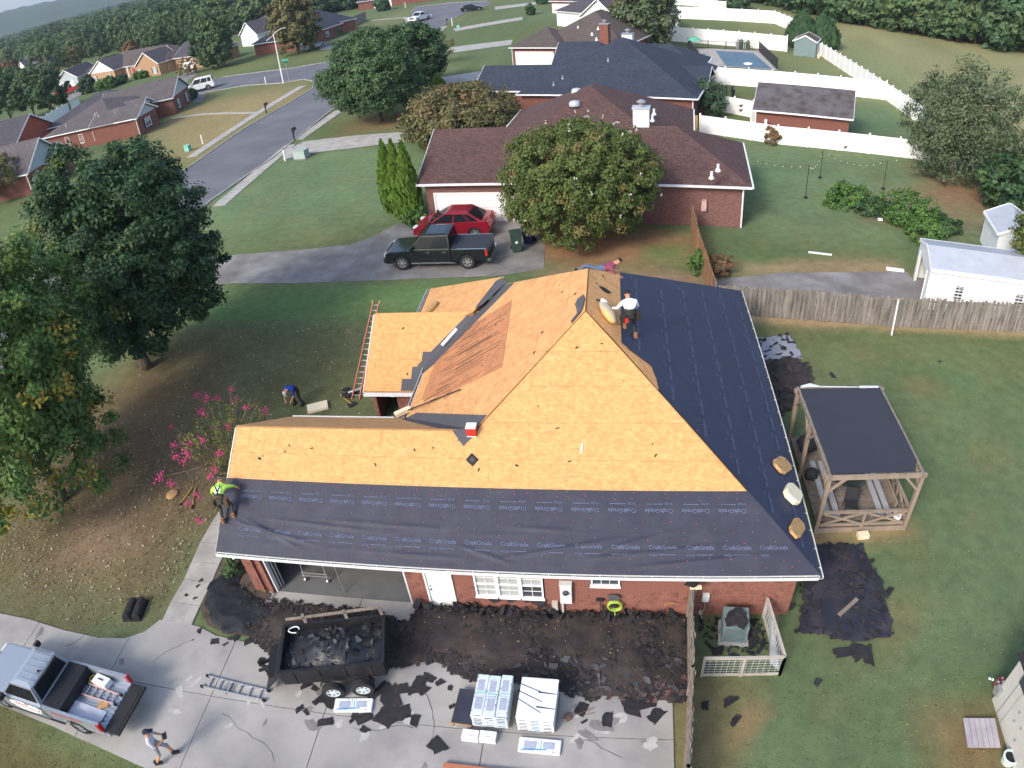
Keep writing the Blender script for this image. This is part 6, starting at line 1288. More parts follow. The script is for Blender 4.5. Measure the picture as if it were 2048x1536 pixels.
# ================================================================ VEHICLES
def paint(n, c, metal=.2, rough=.28): return mat(n, c, rough, .03, 2, metal=metal, spec=.5, coat=.35)
M_tyre = mat('tyre_rubber', (.022, .022, .024), .85, .2, 10); M_rim = mat('alloy_rim', (.52, .53, .55), .3, .05, 5, metal=.7); M_chrome = mat('chrome', (.7, .71, .73), .15, 0, metal=1.0)
M_tint = mat('tinted_glass', (.025, .03, .04), .06, 0, spec=.7); M_red = mat('lamp_red', (.42, .02, .03), .25, 0, spec=.5); M_lamp = mat('lamp_clear', (.75, .78, .8), .15, 0, spec=.6); M_plast = mat('black_plastic', (.025, .025, .028), .6, .1, 6)
def wheel(t, x, y, r, w_, rim=M_rim, spokes=6, out=1):
    k = bpy.data.objects.new('wheel', None); COL.objects.link(k); k.parent = t; k.location = (x, y, r); k.empty_display_size = .1
    mb = MB(); mb.lathe((0, 0, 0), [(r*.62, -w_/2), (r*.94, -w_/2), (r, -w_*.36), (r, w_*.36), (r*.94, w_/2), (r*.62, w_/2), (r*.60, w_*.2), (r*.60, -w_*.2), (r*.62, -w_/2)], 22, axis='Y', cap=False); mb.build('tyre', M_tyre, k, smooth=False)
    mb = MB(); yo = out*w_*.36; mb.lathe((0, yo*.55, 0), [(r*.6, -.01), (r*.6, .01)], 20, mi=1, axis='Y'); mb.lathe((0, yo, 0), [(r*.16, -.02), (r*.16, .02)], 10, axis='Y')
    for i in range(spokes):
        a = 6.283*i/spokes; mb.bar((math.cos(a)*r*.1, yo, math.sin(a)*r*.1), (math.cos(a)*r*.58, yo*.95, math.sin(a)*r*.58), r*.16, .03, up=(0, 1, 0))
    n = 20
    for i in range(n): a, b = 6.283*i/n, 6.283*(i+1)/n; mb.bar((math.cos(a)*r*.58, yo, math.sin(a)*r*.58), (math.cos(b)*r*.58, yo, math.sin(b)*r*.58), r*.07, .05, up=(0, 1, 0))
    mb.build('rim', [rim, M_plast], k)
def side_profile(top, xs, r, z0, arch=1.18):
    """closed side outline: TOP from the front to the rear, wheel arches at the axle stations xs"""
    pts = list(top); lo_ = []
    x_front, x_rear = top[0][0], top[-1][0]
    for xa in sorted(xs):
        R_ = r*arch
        a0 = math.asin(min(.98, max(-.9, (z0-r)/R_)))
        for i in range(11): a = math.pi-a0-(math.pi-2*a0)*i/10; lo_.append((xa+R_*math.cos(a), r+R_*math.sin(a)))
    return pts+[(x_rear, z0)]+lo_+[(x_front, z0)]
def loft_body(mb, prof, w_, ins=.05, mi=0):
    cz = .7; rings = []
    for y, s in ((-w_/2, 1-ins*.6), (-w_/2+ins, 1), (w_/2-ins, 1), (w_/2, 1-ins*.6)): rings.append([(p[0]*(1-(1-s)*.25), y, cz+(p[1]-cz)*s) for p in prof])
    n = len(prof); V = sum(rings, []); F = [(j*n+i, j*n+(i+1) % n, (j+1)*n+(i+1) % n, (j+1)*n+i) for j in range(3) for i in range(n)]; F += [tuple(range(n)), tuple(range(4*n-1, 3*n-1, -1))]
    return mb.add(V, F, mi)
def cabin(t, xb0, xb1, xt0, xt1, zb, zt, wb_, wt_, m, glass=M_tint, splits=(.5,), rear=True, trim=None):
    """greenhouse: base front/rear xb0>xb1, roof front/rear; glass panels set 5 mm proud of the shell"""
    B = [(xb0, -wb_/2, zb), (xb0, wb_/2, zb), (xb1, wb_/2, zb), (xb1, -wb_/2, zb)]; Tt = [(xt0, -wt_/2, zt), (xt0, wt_/2, zt), (xt1, wt_/2, zt), (xt1, -wt_/2, zt)]
    zm = zt+.045; C_ = [(xt0-.22, -wt_/2+.16, zm), (xt0-.22, wt_/2-.16, zm), (xt1+.2, wt_/2-.16, zm), (xt1+.2, -wt_/2+.16, zm)]
    mb = MB(); mb.add(B+Tt+C_, [(0, 4, 5, 1), (1, 5, 6, 2), (2, 6, 7, 3), (3, 7, 4, 0), (4, 8, 9, 5), (5, 9, 10, 6), (6, 10, 11, 7), (7, 11, 8, 4), (8, 11, 10, 9)]); mb.build('cab_roof', m, t)
    V3 = Vector
    def panel(a, b, c, d, u0, u1, v0, v1, name, o_):
        a, b, c, d = V3(a), V3(b), V3(c), V3(d); f = lambda u, v: (a.lerp(b, u)).lerp(d.lerp(c, u), v); n = (b-a).cross(d-a).normalized()*o_
        mb = MB(); mb.add([f(u0, v0)+n, f(u1, v0)+n, f(u1, v1)+n, f(u0, v1)+n], [(0, 1, 2, 3)]); mb.slab([f(u0, v0)+n, f(u1, v0)+n, f(u1, v1)+n, f(u0, v1)+n], .004, d=-n.normalized()*.004); mb.build(name, glass, t)
    panel(B[0], B[1], Tt[1], Tt[0], .05, .95, .05, .93, 'windscreen', .006)
    if rear: panel(B[2], B[3], Tt[3], Tt[2], .08, .92, .1, .9, 'rear_window', .006)
    ss = [0]+list(splits)+[1]
    for i in range(len(ss)-1):
        u0, u1 = .04+ss[i]*.92+.012, .04+ss[i+1]*.92-.012
        panel(B[3], B[0], Tt[0], Tt[3], 1-u1, 1-u0, .1, .88, 'side_window', .006); panel(B[1], B[2], Tt[2], Tt[1], u0, u1, .1, .88, 'side_window', .006)
    if trim:
        mb = MB()
        for y, yt in ((-wb_/2, -wt_/2), (wb_/2, wt_/2)):
            mb.bar((xb0-.1, y*1.01, zb+.03), (xb1+.05, y*1.01, zb+.03), .03, .03); mb.bar((xt0, yt*1.02, zt-.03), (xt1, yt*1.02, zt-.03), .03, .03); mb.bar((xb1+.03, y*1.01, zb), (xt1+.03, yt*1.02, zt), .04, .03); mb.bar((xb0-.06, y*1.01, zb), (xt0, yt*1.02, zt), .03, .03)
        mb.build('window_trim', trim, t)
def seams(t, xs, y, z0, z1):
    for x in xs:
        for s in (-1, 1): MB().box((x, s*(y+.001), (z0+z1)/2), (.014, .012, z1-z0)).build('door_seam', M_plast, t)
def pickup(t, m, wb=3.6, W_=1.98, r=.40, cab_rear=-.75, cab_front=.55, hood=1.12, belt=1.18, roof=1.86, rear=-1.25, open_bed=True, cover=False, gate_down=False, splits=(.5,), trim=None, rails=None, rim=M_rim):
    xf, xr = wb/2, -wb/2; fr = xf+.92; re = xr+rear
    prof = side_profile([(fr, .62), (fr-.02, .98), (fr-.25, hood-.04), (cab_front+.75, hood+.02), (cab_front+.5, belt), (cab_rear, belt)], [xf], r, .42)
    mb = MB(); loft_body(mb, prof, W_, .07); mb.build('body', m, t)
    cabin(t, cab_front+.62, cab_rear+.02, cab_front-.12, cab_rear+.10, belt-.01, roof, W_*.94, W_*.76, m, splits=splits, trim=trim)
    # bed: two sides, floor, bulkhead, gate
    bp = side_profile([(cab_rear-.02, belt-.02), (re, belt-.02)], [xr], r, .5); n = len(bp)
    for s in (-1, 1):
        mb = MB(); y0, y1 = s*W_/2*.985, s*(W_/2-.11); mb.add([(p[0], y0, p[1]) for p in bp]+[(p[0], y1, p[1]) for p in bp], [tuple(range(n)), tuple(range(2*n-1, n-1, -1))]+[(i, (i+1) % n, n+(i+1) % n, n+i) for i in range(n)]); mb.build('bed_side', m, t)
        if rails: mb = MB(); mb.bar((cab_rear-.04, s*(W_/2-.08), belt), (re+.03, s*(W_/2-.08), belt), .14, .04); mb.build('bed_rail', rails, t)
    mb = MB(); mb.box(((cab_rear+re)/2, 0, .68), (cab_rear-re, W_-.2, .06)); mb.box((cab_rear-.05, 0, .92), (.06, W_-.2, .5))
    for k in range(9): mb.box(((cab_rear+re)/2, -W_/2+.28+k*(W_-.56)/8, .72), (cab_rear-re-.06, .09, .03))
    mb.build('bed_floor', m if open_bed and not cover else M_plast, t)
    if cover: mb = MB(); mb.box(((cab_rear+re)/2-.01, 0, belt+.005), (cab_rear-re-.06, W_-.20, .05)); mb.build('tonneau_cover', mat('tonneau_vinyl', (.035, .04, .055), .7, .1, 3), t)
    mb = MB()
    if gate_down: mb.box((re-.30, 0, .70), (.58, W_-.12, .09)); mb.box((re-.30, 0, .75), (.4, W_-.4, .02))
    else: mb.box((re+.0, 0, .93), (.09, W_-.22, .52))
    mb.build('tailgate', M_plast if gate_down else m, t)
    mb = MB(); mb.box((re-.08, 0, .56), (.2, W_-.06, .17)); mb.build('bumper', M_chrome if trim else M_steelg, t)
    mb = MB(); mb.box((fr+.01, 0, .58), (.18, W_-.06, .24)); mb.build('bumper', M_plast if trim else m, t)
    mb = MB(); mb.box((fr-.02, 0, .86), (.06, W_*.55, .30)); mb.build('grille', M_plast, t)
    for s in (-1, 1):
        mb = MB(); mb.box((fr-.08, s*(W_/2-.2), .9), (.2, .30, .17)); mb.build('headlight', M_lamp, t)
        mb = MB(); mb.box((re+.03, s*(W_/2-.05), .97), (.13, .13, .36)); mb.build('taillight', M_red, t)
        mb = MB(); mb.box((cab_front+.42, s*(W_/2+.12), belt+.12), (.12, .24, .2)); mb.build('mirror', M_plast if not trim else m, t)
        for x in ([cab_front-.45, cab_rear+.35] if len(splits) else [cab_front-.5]): mb = MB(); mb.box((x, s*(W_/2+.005), belt-.14), (.2, .03, .04)); mb.build('door_handle', trim or M_plast, t)
        mb = MB(); mb.bar((xf-.55, s*(W_/2-.01), .42), (xr+.6, s*(W_/2-.01), .42), .07, .05); mb.build('step_bar', trim or M_plast, t)
        for x in (xf, xr): wheel(t, x, s*(W_/2-.15), r, .26, rim, out=s)
    seams(t, [cab_front-.02+.45, (cab_front+cab_rear)/2+.1, cab_rear+.06] if splits else [cab_front+.42, cab_rear+.08], W_/2, .5, belt-.05)
    mb = MB(); mb.box((0, 0, .45), (wb+1.2, W_*.6, .2)); mb.build('chassis', M_plast, t)
# silver work pickup on the drive
t = thing('pickup_truck', 'silver work pickup with its tailgate down and tools in the open bed', 'pickup truck', (-5.15, -5.22, .045), R(180-3)); sv = t
M_silver = paint('silver_paint', (.34, .38, .44), .4, .32); pickup(t, M_silver, 3.7, 1.95, .39, -.62, .62, splits=(), open_bed=True, gate_down=True)
mb = MB(); mb.box((-1.05, 0, .98), (.78, 1.72, .44)); mb.build('tool_box', mat('tool_box_black', (.018, .02, .026), .5, .1, 4), t)
mb = MB(); [mb.bar((-.55, y, 1.915), (.25, y, 1.915), .05, .012) for y in (-.5, -.25, 0, .25, .5)]; mb.build('roof_ribs', M_silver, t)
mb = MB(); mb.box((-.42, .1, 1.93), (.07, .07, .05)); mb.build('aerial', M_plast, t)
# lettering panel on the door: white burst with red word stripes and dark border teeth
def sidepanel(pts, y, th=.004): return [(x, y, z) for x, z in pts]
ysd = 1.95/2+.004
mb = MB(); pts = []
for i in range(28): a = 6.283*i/28; rr_ = 1 if i % 2 else .88; pts.append((.30+.82*rr_*math.cos(a), ysd+.004, .82+.30*rr_*math.sin(a)))
mb.slab(pts, .004, d=Vector((0, -.004, 0))); mb.build('door_sign', mat('sign_white', (.8, .8, .8), .5), t)
mb = MB(); mb.bar((.8, ysd+.010, .93), (.2, ysd+.010, .86), .004, .07, up=(0, 0, 1)); mb.bar((.2, ysd+.010, .78), (-.3, ysd+.010, .74), .004, .05); mb.bar((-1.0, ysd, 1.02), (-2.4, ysd, 1.03), .004, .045); mb.build('red_lettering', mat('sign_red', (.5, .06, .10), .5), t)['kind'] = 'stuff'
mb = MB(); [mb.box((-.35-.09*i, ysd+.012, .83-.035*i), (.05, .004, .05)) for i in range(6)]; [mb.box((.65-.14*i, ysd+.012, 1.12-.012*abs(i-3)), (.05, .004, .035)) for i in range(7)]; mb.build('dark_lettering', M_plast, t)['kind'] = 'stuff'
def inbed(x, y, z): c, s = math.cos(R(177)), math.sin(R(177)); return (-5.15+c*x-s*y, -5.22+s*x+c*y, z+.045)
def ladder(name, label, loc, rz, L_, w_, n, m, feet=True, legm=None, rx=0):
    t = thing(name, label, 'ladder', loc, rz)
    for s in (-1, 1): mb = MB(); mb.bar((0, s*w_/2, .05), (L_, s*w_/2*.86, .05), .03, .08); mb.build('rail', legm or m, t)
    for i in range(n): x = L_*(i+.6)/(n+.2); mb = MB(); mb.bar((x, -w_/2, .05), (x, w_/2, .05), .05, .035); mb.build('rung', m, t)
    if feet:
        for s in (-1, 1):
            for x in (0, L_): mb = MB(); mb.box((x, s*w_/2*(1 if x == 0 else .86), .05), (.1, .07, .1)); mb.build('foot', M_black, t)
    return t
M_lorange = mat('fibreglass_orange', (.50, .16, .10), .5, .1, 4)
ladder('stepladder', 'folded orange-footed step ladder lying in the silver pickup bed', inbed(-1.5, -.25, .74), R(177+178), 1.5, .42, 5, M_alu, True, mat('ladder_pink', (.55, .36, .34), .5))
t = thing('plastic_sheet', 'pale folded sheet lying in the silver pickup bed', 'sheet', inbed(-2.05, .52, .75), R(172)); mb = MB(); mb.slab([(-.75, -.3, .01), (.65, -.25, .03), (.6, .25, .05), (-.6, .28, .015), (-.8, .05, .05)], .02); mb.build('sheet', mat('pale_sheet', (.52, .55, .62), .5, .1, 4), t)
t = thing('toolbox', 'grey metal box beside the ladder in the silver pickup bed', 'toolbox', inbed(-2.1, -.62, .75), R(170)); mb = MB(); mb.box((0, 0, .12), (.62, .34, .24)); mb.build('case', M_gut, t); mb = MB(); mb.bar((-.12, 0, .27), (.12, 0, .27), .03); mb.build('handle', M_black, t)
t = thing('hose_coil', 'coiled yellow air hose in the silver pickup bed', 'hose', inbed(-1.62, -.66, .76)); mb = MB()
for k in range(3): pts = [(.14*math.cos(a)*(1-.1*k), .14*math.sin(a)*(1-.1*k), .02+.03*k) for a in np.linspace(0, 6.283, 13)]; mb.path(pts, .018)
mb.build('coil', mat('hose_yellow', (.5, .36, .05), .5), t)
t = thing('cardboard_scrap', 'brown cardboard scrap on the pickup bed floor', 'cardboard', inbed(-2.55, .12, .755), .4); mb = MB(); mb.slab([(-.2, -.12, .01), (.22, -.1, .02), (.14, .16, .01), (-.16, .14, .03)], .012); mb.build('scrap', M_tan, t)

# black crew-cab pickup and red crossover on the neighbour's drive
t = thing('pickup_truck', 'black crew-cab pickup with chrome trim and a bed cover', 'pickup truck', (1.85, 26.75, .02), R(180-2)); t.scale = (1.17,)*3
pickup(t, paint('black_paint', (.012, .013, .02), .1, .18), 3.67, 2.03, .42, -.98, .72, roof=1.93, rear=-1.12, cover=True, trim=M_chrome, rails=M_chrome, splits=(.48,))
mb = MB(); mb.box((1.15, .62, 1.19), (.25, .2, .02)); mb.build('bonnet_badge', M_gut, t)
def car(t, m, L_=4.7, W_=1.86, wb=2.85, r=.36, belt=.98, roof=1.52, hood=.95, tail=1.08, bx=(.95, -1.95), tx=(.1, -1.35), splits=(.42, .78), roofm=None, z0=.3):
    xf, xr = wb/2, -wb/2; fr = L_/2+.02; re = -L_/2
    prof = side_profile([(fr, .48), (fr-.04, .70), (fr-.35, hood-.13), (bx[0]+.25, hood), (bx[0], belt), (bx[1], tail), (re+.12, tail-.06), (re, .75), (re+.05, .5)], [xf, xr], r, z0, 1.12)
    mb = MB(); loft_body(mb, prof, W_, .09); mb.build('body', m, t)
    cabin(t, bx[0]+.05, bx[1], tx[0], tx[1], min(belt, tail)-.06, roof, W_*.93, W_*.74, roofm or m, splits=splits)
    for s in (-1, 1):
        mb = MB(); mb.box((fr-.18, s*(W_/2-.28), .74), (.3, .36, .09), s*-.25); mb.build('headlight', M_lamp, t)
        mb = MB(); mb.box((re+.05, s*(W_/2-.3), .92), (.12, .5, .08)); mb.build('taillight', M_red, t)
        mb = MB(); mb.box((bx[0]-.15, s*(W_/2+.06), belt+.06), (.14, .2, .13)); mb.build('mirror', M_plast, t)
        for x in (bx[0]-1.0, bx[0]-2.0): mb = MB(); mb.box((x, s*(W_/2+.003), belt-.13), (.18, .025, .035)); mb.build('door_handle', m, t)
        for x in (xf, xr): wheel(t, x, s*(W_/2-.12), r, .22, spokes=5, out=s)
    seams(t, [bx[0]-.2, bx[0]-1.25, bx[0]-2.2], W_/2, .45, belt-.08)
    mb = MB(); mb.box((0, 0, .36), (wb+.8, W_*.8, .16)); mb.box((fr-.05, 0, .42), (.12, W_*.8, .14)); mb.build('underbody', M_plast, t)
p_ = G(974, 470)
t = thing('crossover_car', 'metallic red crossover parked between the black pickup and the garage door', 'car', (2.05, 31.35, .02), R(180-4)); t.scale = (1.17,)*3
Mr_ = paint('red_paint', (.30, .012, .03), .35, .25); car(t, Mr_, 4.7, 1.9, 2.9, .37, .98, 1.58, .95, 1.12, (1.45, -2.2), (.25, -1.0))
mb = MB(); mb.slab([(-.02, -.5, 1.605), (-.55, -.5, 1.612), (-.55, .5, 1.612), (-.02, .5, 1.605)], .01); mb.build('roof_glass', M_tint, t)
def far_car(p, label, cat, rz, m, kind='car', sc_=1.2, **k):
    t = thing('parked_car' if kind == 'car' else 'pickup_truck', label, cat, G(*p), rz); t.scale = (sc_,)*3
    (car if kind == 'car' else pickup)(t, m, **k); return t
far_car((138, 188), 'bright red pickup parked in front of the grey garage gable', 'pickup truck', R(200), paint('bright_red', (.42, .012, .02), .1), 'pickup', 1.3, splits=(.5,))
far_car((399, 182), 'white sport utility vehicle beside the corner house across the road', 'car', R(205), paint('white_paint', (.75, .76, .78), 0), 'car', 1.35, belt=1.1, roof=1.8, hood=1.1, tail=1.15, bx=(.95, -2.2), tx=(.3, -2.05), z0=.35)
far_car((840, 42), 'white pickup driving on the street toward the camera', 'pickup truck', R(-112), paint('white_paint', (.75, .76, .78), 0), 'pickup', 1.3, cover=True, splits=(.5,))
far_car((943, 22), 'dark sedan parked at the kerb of the turning circle', 'car', R(20), paint('dark_paint', (.02, .022, .03)), 'car', 1.3)
far_car((628, 98), 'silver car by the dark-roofed house garage', 'car', R(60), paint('silver_paint', (0, 0, 0)), 'car', 1.3)
b = G(395, 116); t = thing('camper_van', 'white camper parked behind the corner tree', 'camper', b, R(60)); t.scale = (1.3,)*3; mb = MB(); loft_body(mb, [(3.2, .5), (3.25, 1.4), (2.9, 2.7), (-3.2, 2.7), (-3.3, .5)], 2.2, .12); mb.build('body', M_white, t); mb = MB(); mb.box((3.1, 0, 1.9), (.06, 1.8, .6), rot=Matrix.Rotation(R(-8), 3, 'Y')); [mb.box((x, s*1.11, 1.8), (.8, .02, .5)) for x in (-1.6, .2, 1.8) for s in (-1, 1)]; mb.build('window', M_tint, t); [wheel(t, x, s*.95, .38, .25, out=s) for x in (-2, 2) for s in (-1, 1)]
def bin_(p, label, m, rz, h=1.25):
    t = thing('wheeled_bin', label, 'bin', G(*p), rz); mb = MB(); mb.add([(-.28, -.32, .06), (.28, -.32, .06), (.28, .3, .06), (-.28, .3, .06), (-.36, -.42, h), (.36, -.42, h), (.36, .42, h), (-.36, .42, h)], [(3, 2, 1, 0), (0, 1, 5, 4), (1, 2, 6, 5), (2, 3, 7, 6), (3, 0, 4, 7), (4, 5, 6, 7)]); mb.build('bin_body', m, t); mb = MB(); mb.box((0, .02, h+.05), (.78, .95, .09)); mb.bar((-.3, .52, h-.02), (.3, .52, h-.02), .05); mb.build('lid', m, t)
    for s in (-1, 1): mb = MB(); mb.tube((s*.32-.03, .34, .13), (s*.32+.03, .34, .13), .13, n=12); mb.build('wheel', M_black, t)
    mb = MB(); mb.box((0, -.395, h*.62), (.16, .02, .16)); mb.build('label_plate', M_gut, t)
bin_((1034, 502), 'dark green wheeled bin beside the black pickup', mat('bin_green', (.03, .06, .05), .6), R(12)); bin_((1059, 486), 'dark blue wheeled bin behind the green one', mat('bin_blue', (.018, .024, .09), .6), R(-12))
b = G(843, 453); t = thing('fan_box', 'white bundle on the ground by the red car front', 'bundle', (b.x, b.y, 0)); mb = MB(); mb.ico((0, 0, .22), .26, 1, jit=.25); mb.ico((.3, .1, .18), .2, 1, jit=.25); mb.build('bundle', M_white, t)
for (x, y), lb, d, m_ in (((1640, 508), 'white pipe lying at the back drive edge', (1.5, .1, .09), M_gut), ((1790, 541), 'white board lying by the garage drive', (1.1, .3, .12), M_gut), ((1760, 440), 'white scrap at the foot of the yard shrubs', (.35, .25, .12), M_gut)): t = thing('board_scrap', lb, 'board', G(x, y), R(-14)); mb = MB(); mb.box((0, 0, d[2]/2), d); mb.build('board', m_, t)
t = thing('plank', 'white plank leaning on the maroon-roofed house wall', 'board', tuple(G(1440, 452))); mb = MB(); mb.bar((-.9, .1, .35), (.9, .25, .6), .12, .05); mb.build('board', M_white, t)

# ================================================================ THE TEAR-OFF: TRAILER, DEBRIS, MATERIALS
tr = thing('dump_trailer', 'black twin-axle dump trailer heaped with torn-off shingles', 'trailer', (4.62, -2.30, .045), R(13.5)); TL, TW = 3.25, 1.75
M_trail = mat('trailer_black', (.014, .014, .017), .5, .2, 3, (.026, .021, .020), (3, .62, .08), spec=.4)
mb = MB(); mb.box((0, 0, .58), (TL, TW, .08)); mb.build('bed_floor', M_trail, tr)
for nm, c, d in (('side_panel', (0, -TW/2, .93), (TL, .06, .64)), ('side_panel', (0, TW/2, .93), (TL, .06, .64)), ('front_panel', (-TL/2, 0, .93), (.06, TW-.07, .64)), ('rear_gate', (TL/2, 0, .93), (.06, TW-.07, .64))): mb = MB(); mb.box(c, d); mb.build(nm, M_trail, tr)
mb = MB(); [mb.bar((-TL/2-.03, s*TW/2, 1.27), (TL/2+.03, s*TW/2, 1.27), .10, .06) for s in (-1, 1)]; [mb.bar((x, -TW/2, 1.27), (x, TW/2, 1.27), .10, .05) for x in (-TL/2, TL/2)]; [mb.box((x, s*(TW/2+.03), .93), (.07, .05, .62)) for x in (-1.2, -.4, .4, 1.2) for s in (-1, 1)]; mb.build('top_rail', M_trail, tr)
for s in (-1, 1):
    mb = MB(); prof = [(-.86, .50), (-.72, .72), (-.35, .80), (0, .74), (.35, .80), (.72, .72), (.86, .50)]
    for i in range(6): a, b = prof[i], prof[i+1]; mb.slab([(.35+a[0], s*(TW/2+.04), a[1]), (.35+b[0], s*(TW/2+.04), b[1]), (.35+b[0], s*(TW/2+.17), b[1]), (.35+a[0], s*(TW/2+.17), a[1])], .02)
    mb.build('mudguard', M_trail, tr)
    for x in (-.12, .82): wheel(tr, x, s*(TW/2+.24), .36, .22, mat('white_rim', (.55, .62, .64), .5), 6, out=s)
mb = MB(); mb.bar((-TL/2, -.45, .5), (-TL/2-1.0, 0, .5), .09); mb.bar((-TL/2, .45, .5), (-TL/2-1.0, 0, .5), .09); mb.box((-TL/2-.35, 0, .62), (.5, 1.1, .2)); mb.tube((-TL/2-.9, .0, .05), (-TL/2-.9, 0, .75), .04); mb.build('drawbar', M_trail, tr)
mb = MB(); mb.slab([(-TL/2-.02, -TW/2, 1.1), (-TL/2-.75, -TW/2+.1, .22), (-TL/2-.75, TW/2-.1, .22), (-TL/2-.02, TW/2, 1.1)], .05); mb.build('tarp_apron', mat('tarp_black', (.02, .022, .028), .55, .2, 2, bump=.4), tr)
for x in (-.9, .45, 1.58): mb = MB(); mb.box((x, TW/2+.03, 1.45), (.1, .05, .55)); mb.build('stake', M_wood, tr)
mb = MB(); mb.bar((-1.5, TW/2+.03, 1.55), (1.6, TW/2+.03, 1.68), .05, .09); mb.build('stake_board', M_wood, tr)
mb = MB(); mb.slab([(-TL/2-.045, -.35, .95), (-TL/2-.045, .12, .95), (-TL/2-.16, .12, .80), (-TL/2-.16, -.35, .80)], .01); mb.build('sign_plate', M_gut, tr)
mb = MB(); pts = [(-TL/2+.35+.18*math.cos(a), TW/2-.22+.12*math.sin(a), 1.30+.02*math.sin(2*a)) for a in np.linspace(0, 5.2, 12)]; mb.path(pts, .02); mb.build('rope', M_white, tr)
def shard_set(n, place, smin, smax, tilt, seed, lift=.01, thick=.006):
    """torn shingle pieces: ragged 5-cornered plates scattered by PLACE(r) -> (x,y,z); numpy arrays"""
    r = np.random.default_rng(seed); V = []; F = []; k = 0
    for _ in range(n):
        p = place(r)
        if p is None: continue
        s = smin*(smax/smin)**r.random(); a = r.random()*6.283; el = r.uniform(.35, .8); tx, ty = r.normal()*tilt, r.normal()*tilt; m = 7
        cs, sn = math.cos(a), math.sin(a); c6 = []
        for i in range(m):
            t_ = 6.283*i/m+r.uniform(-.35, .35); q1, q2 = math.cos(t_), math.sin(t_); sq_ = 1/max(abs(q1), abs(q2)); u, v = s*q1*sq_*r.uniform(.6, 1.0), s*el*q2*sq_*r.uniform(.6, 1.0); x, y = u*cs-v*sn, u*sn+v*cs; c6.append((x, y, x*tx+y*ty+r.normal()*s*.06))
        zmin = min(c[2] for c in c6)*.6
        for c in c6: V.append((p[0]+c[0], p[1]+c[1], p[2]+c[2]-zmin+lift))
        for c in c6: V.append((p[0]+c[0], p[1]+c[1], p[2]+c[2]-zmin+lift-thick))
        F.append(tuple(k+i for i in range(m))); F += [(k+i, k+m+i, k+m+(i+1) % m, k+(i+1) % m) for i in range(m)]; k += 2*m
    mb = MB(); mb.v = V; mb.f = F; mb.mi = [0]*len(F); return mb
M_shing2 = mat('brown_shingle_back', (.052, .040, .038), .9, .35, 1.3, (.03, .028, .03), (3, .5, .1), .6, 50, coords='pos')
M_shing3 = mat('grey_shingle', (.075, .075, .085), .9, .3, 1.5, bump=.6, bscale=50, coords='pos')
def heap(name, poly, hmax, edge, m, kind='stuff', seed=1, z0=.03, parent=None, res=.09, base=.02):
    xs = [p[0] for p in poly]; ys = [p[1] for p in poly]; gx_, gy_ = np.arange(min(xs)-.2, max(xs)+.2, res), np.arange(min(ys)-.2, max(ys)+.2, res); A, B = np.meshgrid(gx_, gy_, indexing='ij')
    d = pdist(A, B, poly); ins = inpoly(A, B, poly); d = np.where(ins, d, -d)+(vnoise(A, B, .55, seed)-.5)*.5
    h = base+hmax*np.clip(d/edge, 0, 1)**.7*(.25+1.3*np.clip(vnoise(A, B, 1.1, seed+1)-.18, 0, 1))+.05*hmax*vnoise(A, B, .22, seed+2)*4*np.clip(d/.2, 0, 1)
    ok = d > 0; idx = -np.ones(A.shape, int); cell = ok[:-1, :-1] & ok[1:, :-1] & ok[1:, 1:] & ok[:-1, 1:]; I_ = np.arange(A.size).reshape(A.shape)
    Fq = np.stack([I_[:-1, :-1], I_[1:, :-1], I_[1:, 1:], I_[:-1, 1:]], -1)[cell]; use = np.unique(Fq); mp_ = -np.ones(A.size, int); mp_[use] = np.arange(len(use))
    o = fastmesh(name, np.stack([A.ravel(), B.ravel(), z0+h.ravel()], -1)[use], mp_[Fq], m, False, parent=parent); o['kind'] = kind
    return (lambda x, y: z0+base+hmax*.6*min(1, max(0, float(np.where(inpoly(np.array([x]), np.array([y]), poly), pdist(np.array([x]), np.array([y]), poly), 0)[0])/edge))**.7)
M_debris = mat('debris_bed', (.036, .031, .033), .95, .4, 1.3, (.062, .048, .043), (1.0, .52, .12), 1.0, 16, coords='pos', detail=8)
DB = [(.7, -1.5), (.6, -.2), (1.3, .1), (2.4, .05), (5.2, .0), (6.3, -.35), (6.7, .32), (15.45, .32), (15.45, -2.9), (14.6, -2.75), (14.0, -2.95), (13.2, -2.65), (12.6, -2.85), (11.9, -2.85), (11.3, -2.3), (10.2, -2.4), (9.1, -2.5), (8.3, -2.25), (7.6, -1.85), (6.6, -2.2), (4, -2.5), (2.2, -2.3), (1.0, -1.65)]
zf = heap('shingle_debris', DB, .15, 1.0, M_debris, seed=31, z0=.04)
ins = lambda P: (lambda r: (lambda x, y: (x, y, zf(x, y)) if inpoly(np.array([x]), np.array([y]), P)[0] else None)(r.uniform(min(p[0] for p in P), max(p[0] for p in P)), r.uniform(min(p[1] for p in P), max(p[1] for p in P))))
shard_set(3600, ins(DB), .03, .16, .12, 41, .01).build('torn_shingles', M_shing, None)['kind'] = 'stuff'
shard_set(2400, ins(DB), .03, .14, .14, 42, .02).build('torn_shingles', M_shing2, None)['kind'] = 'stuff'
shard_set(120, ins([(9, -2.6), (15.4, -2.9), (15.4, -1.2), (9, -1.4)]), .05, .2, .2, 43, .03).build('torn_shingles', M_shing3, None)['kind'] = 'stuff'
shard_set(34, ins([(12.8, -2.8), (15.4, -2.9), (15.4, -1.6), (13.2, -2)]), .06, .2, .2, 44, .03).build('torn_shingles', mat('red_brown_shingle', (.095, .055, .052), .9, .3, 2, bump=.5, coords='pos'), None)['kind'] = 'stuff'
shard_set(260, ins(DB), .012, .035, .3, 45, .06).build('wood_chips', mat('wood_chip', (.34, .22, .13), .9, .3, 5), None)['kind'] = 'stuff'
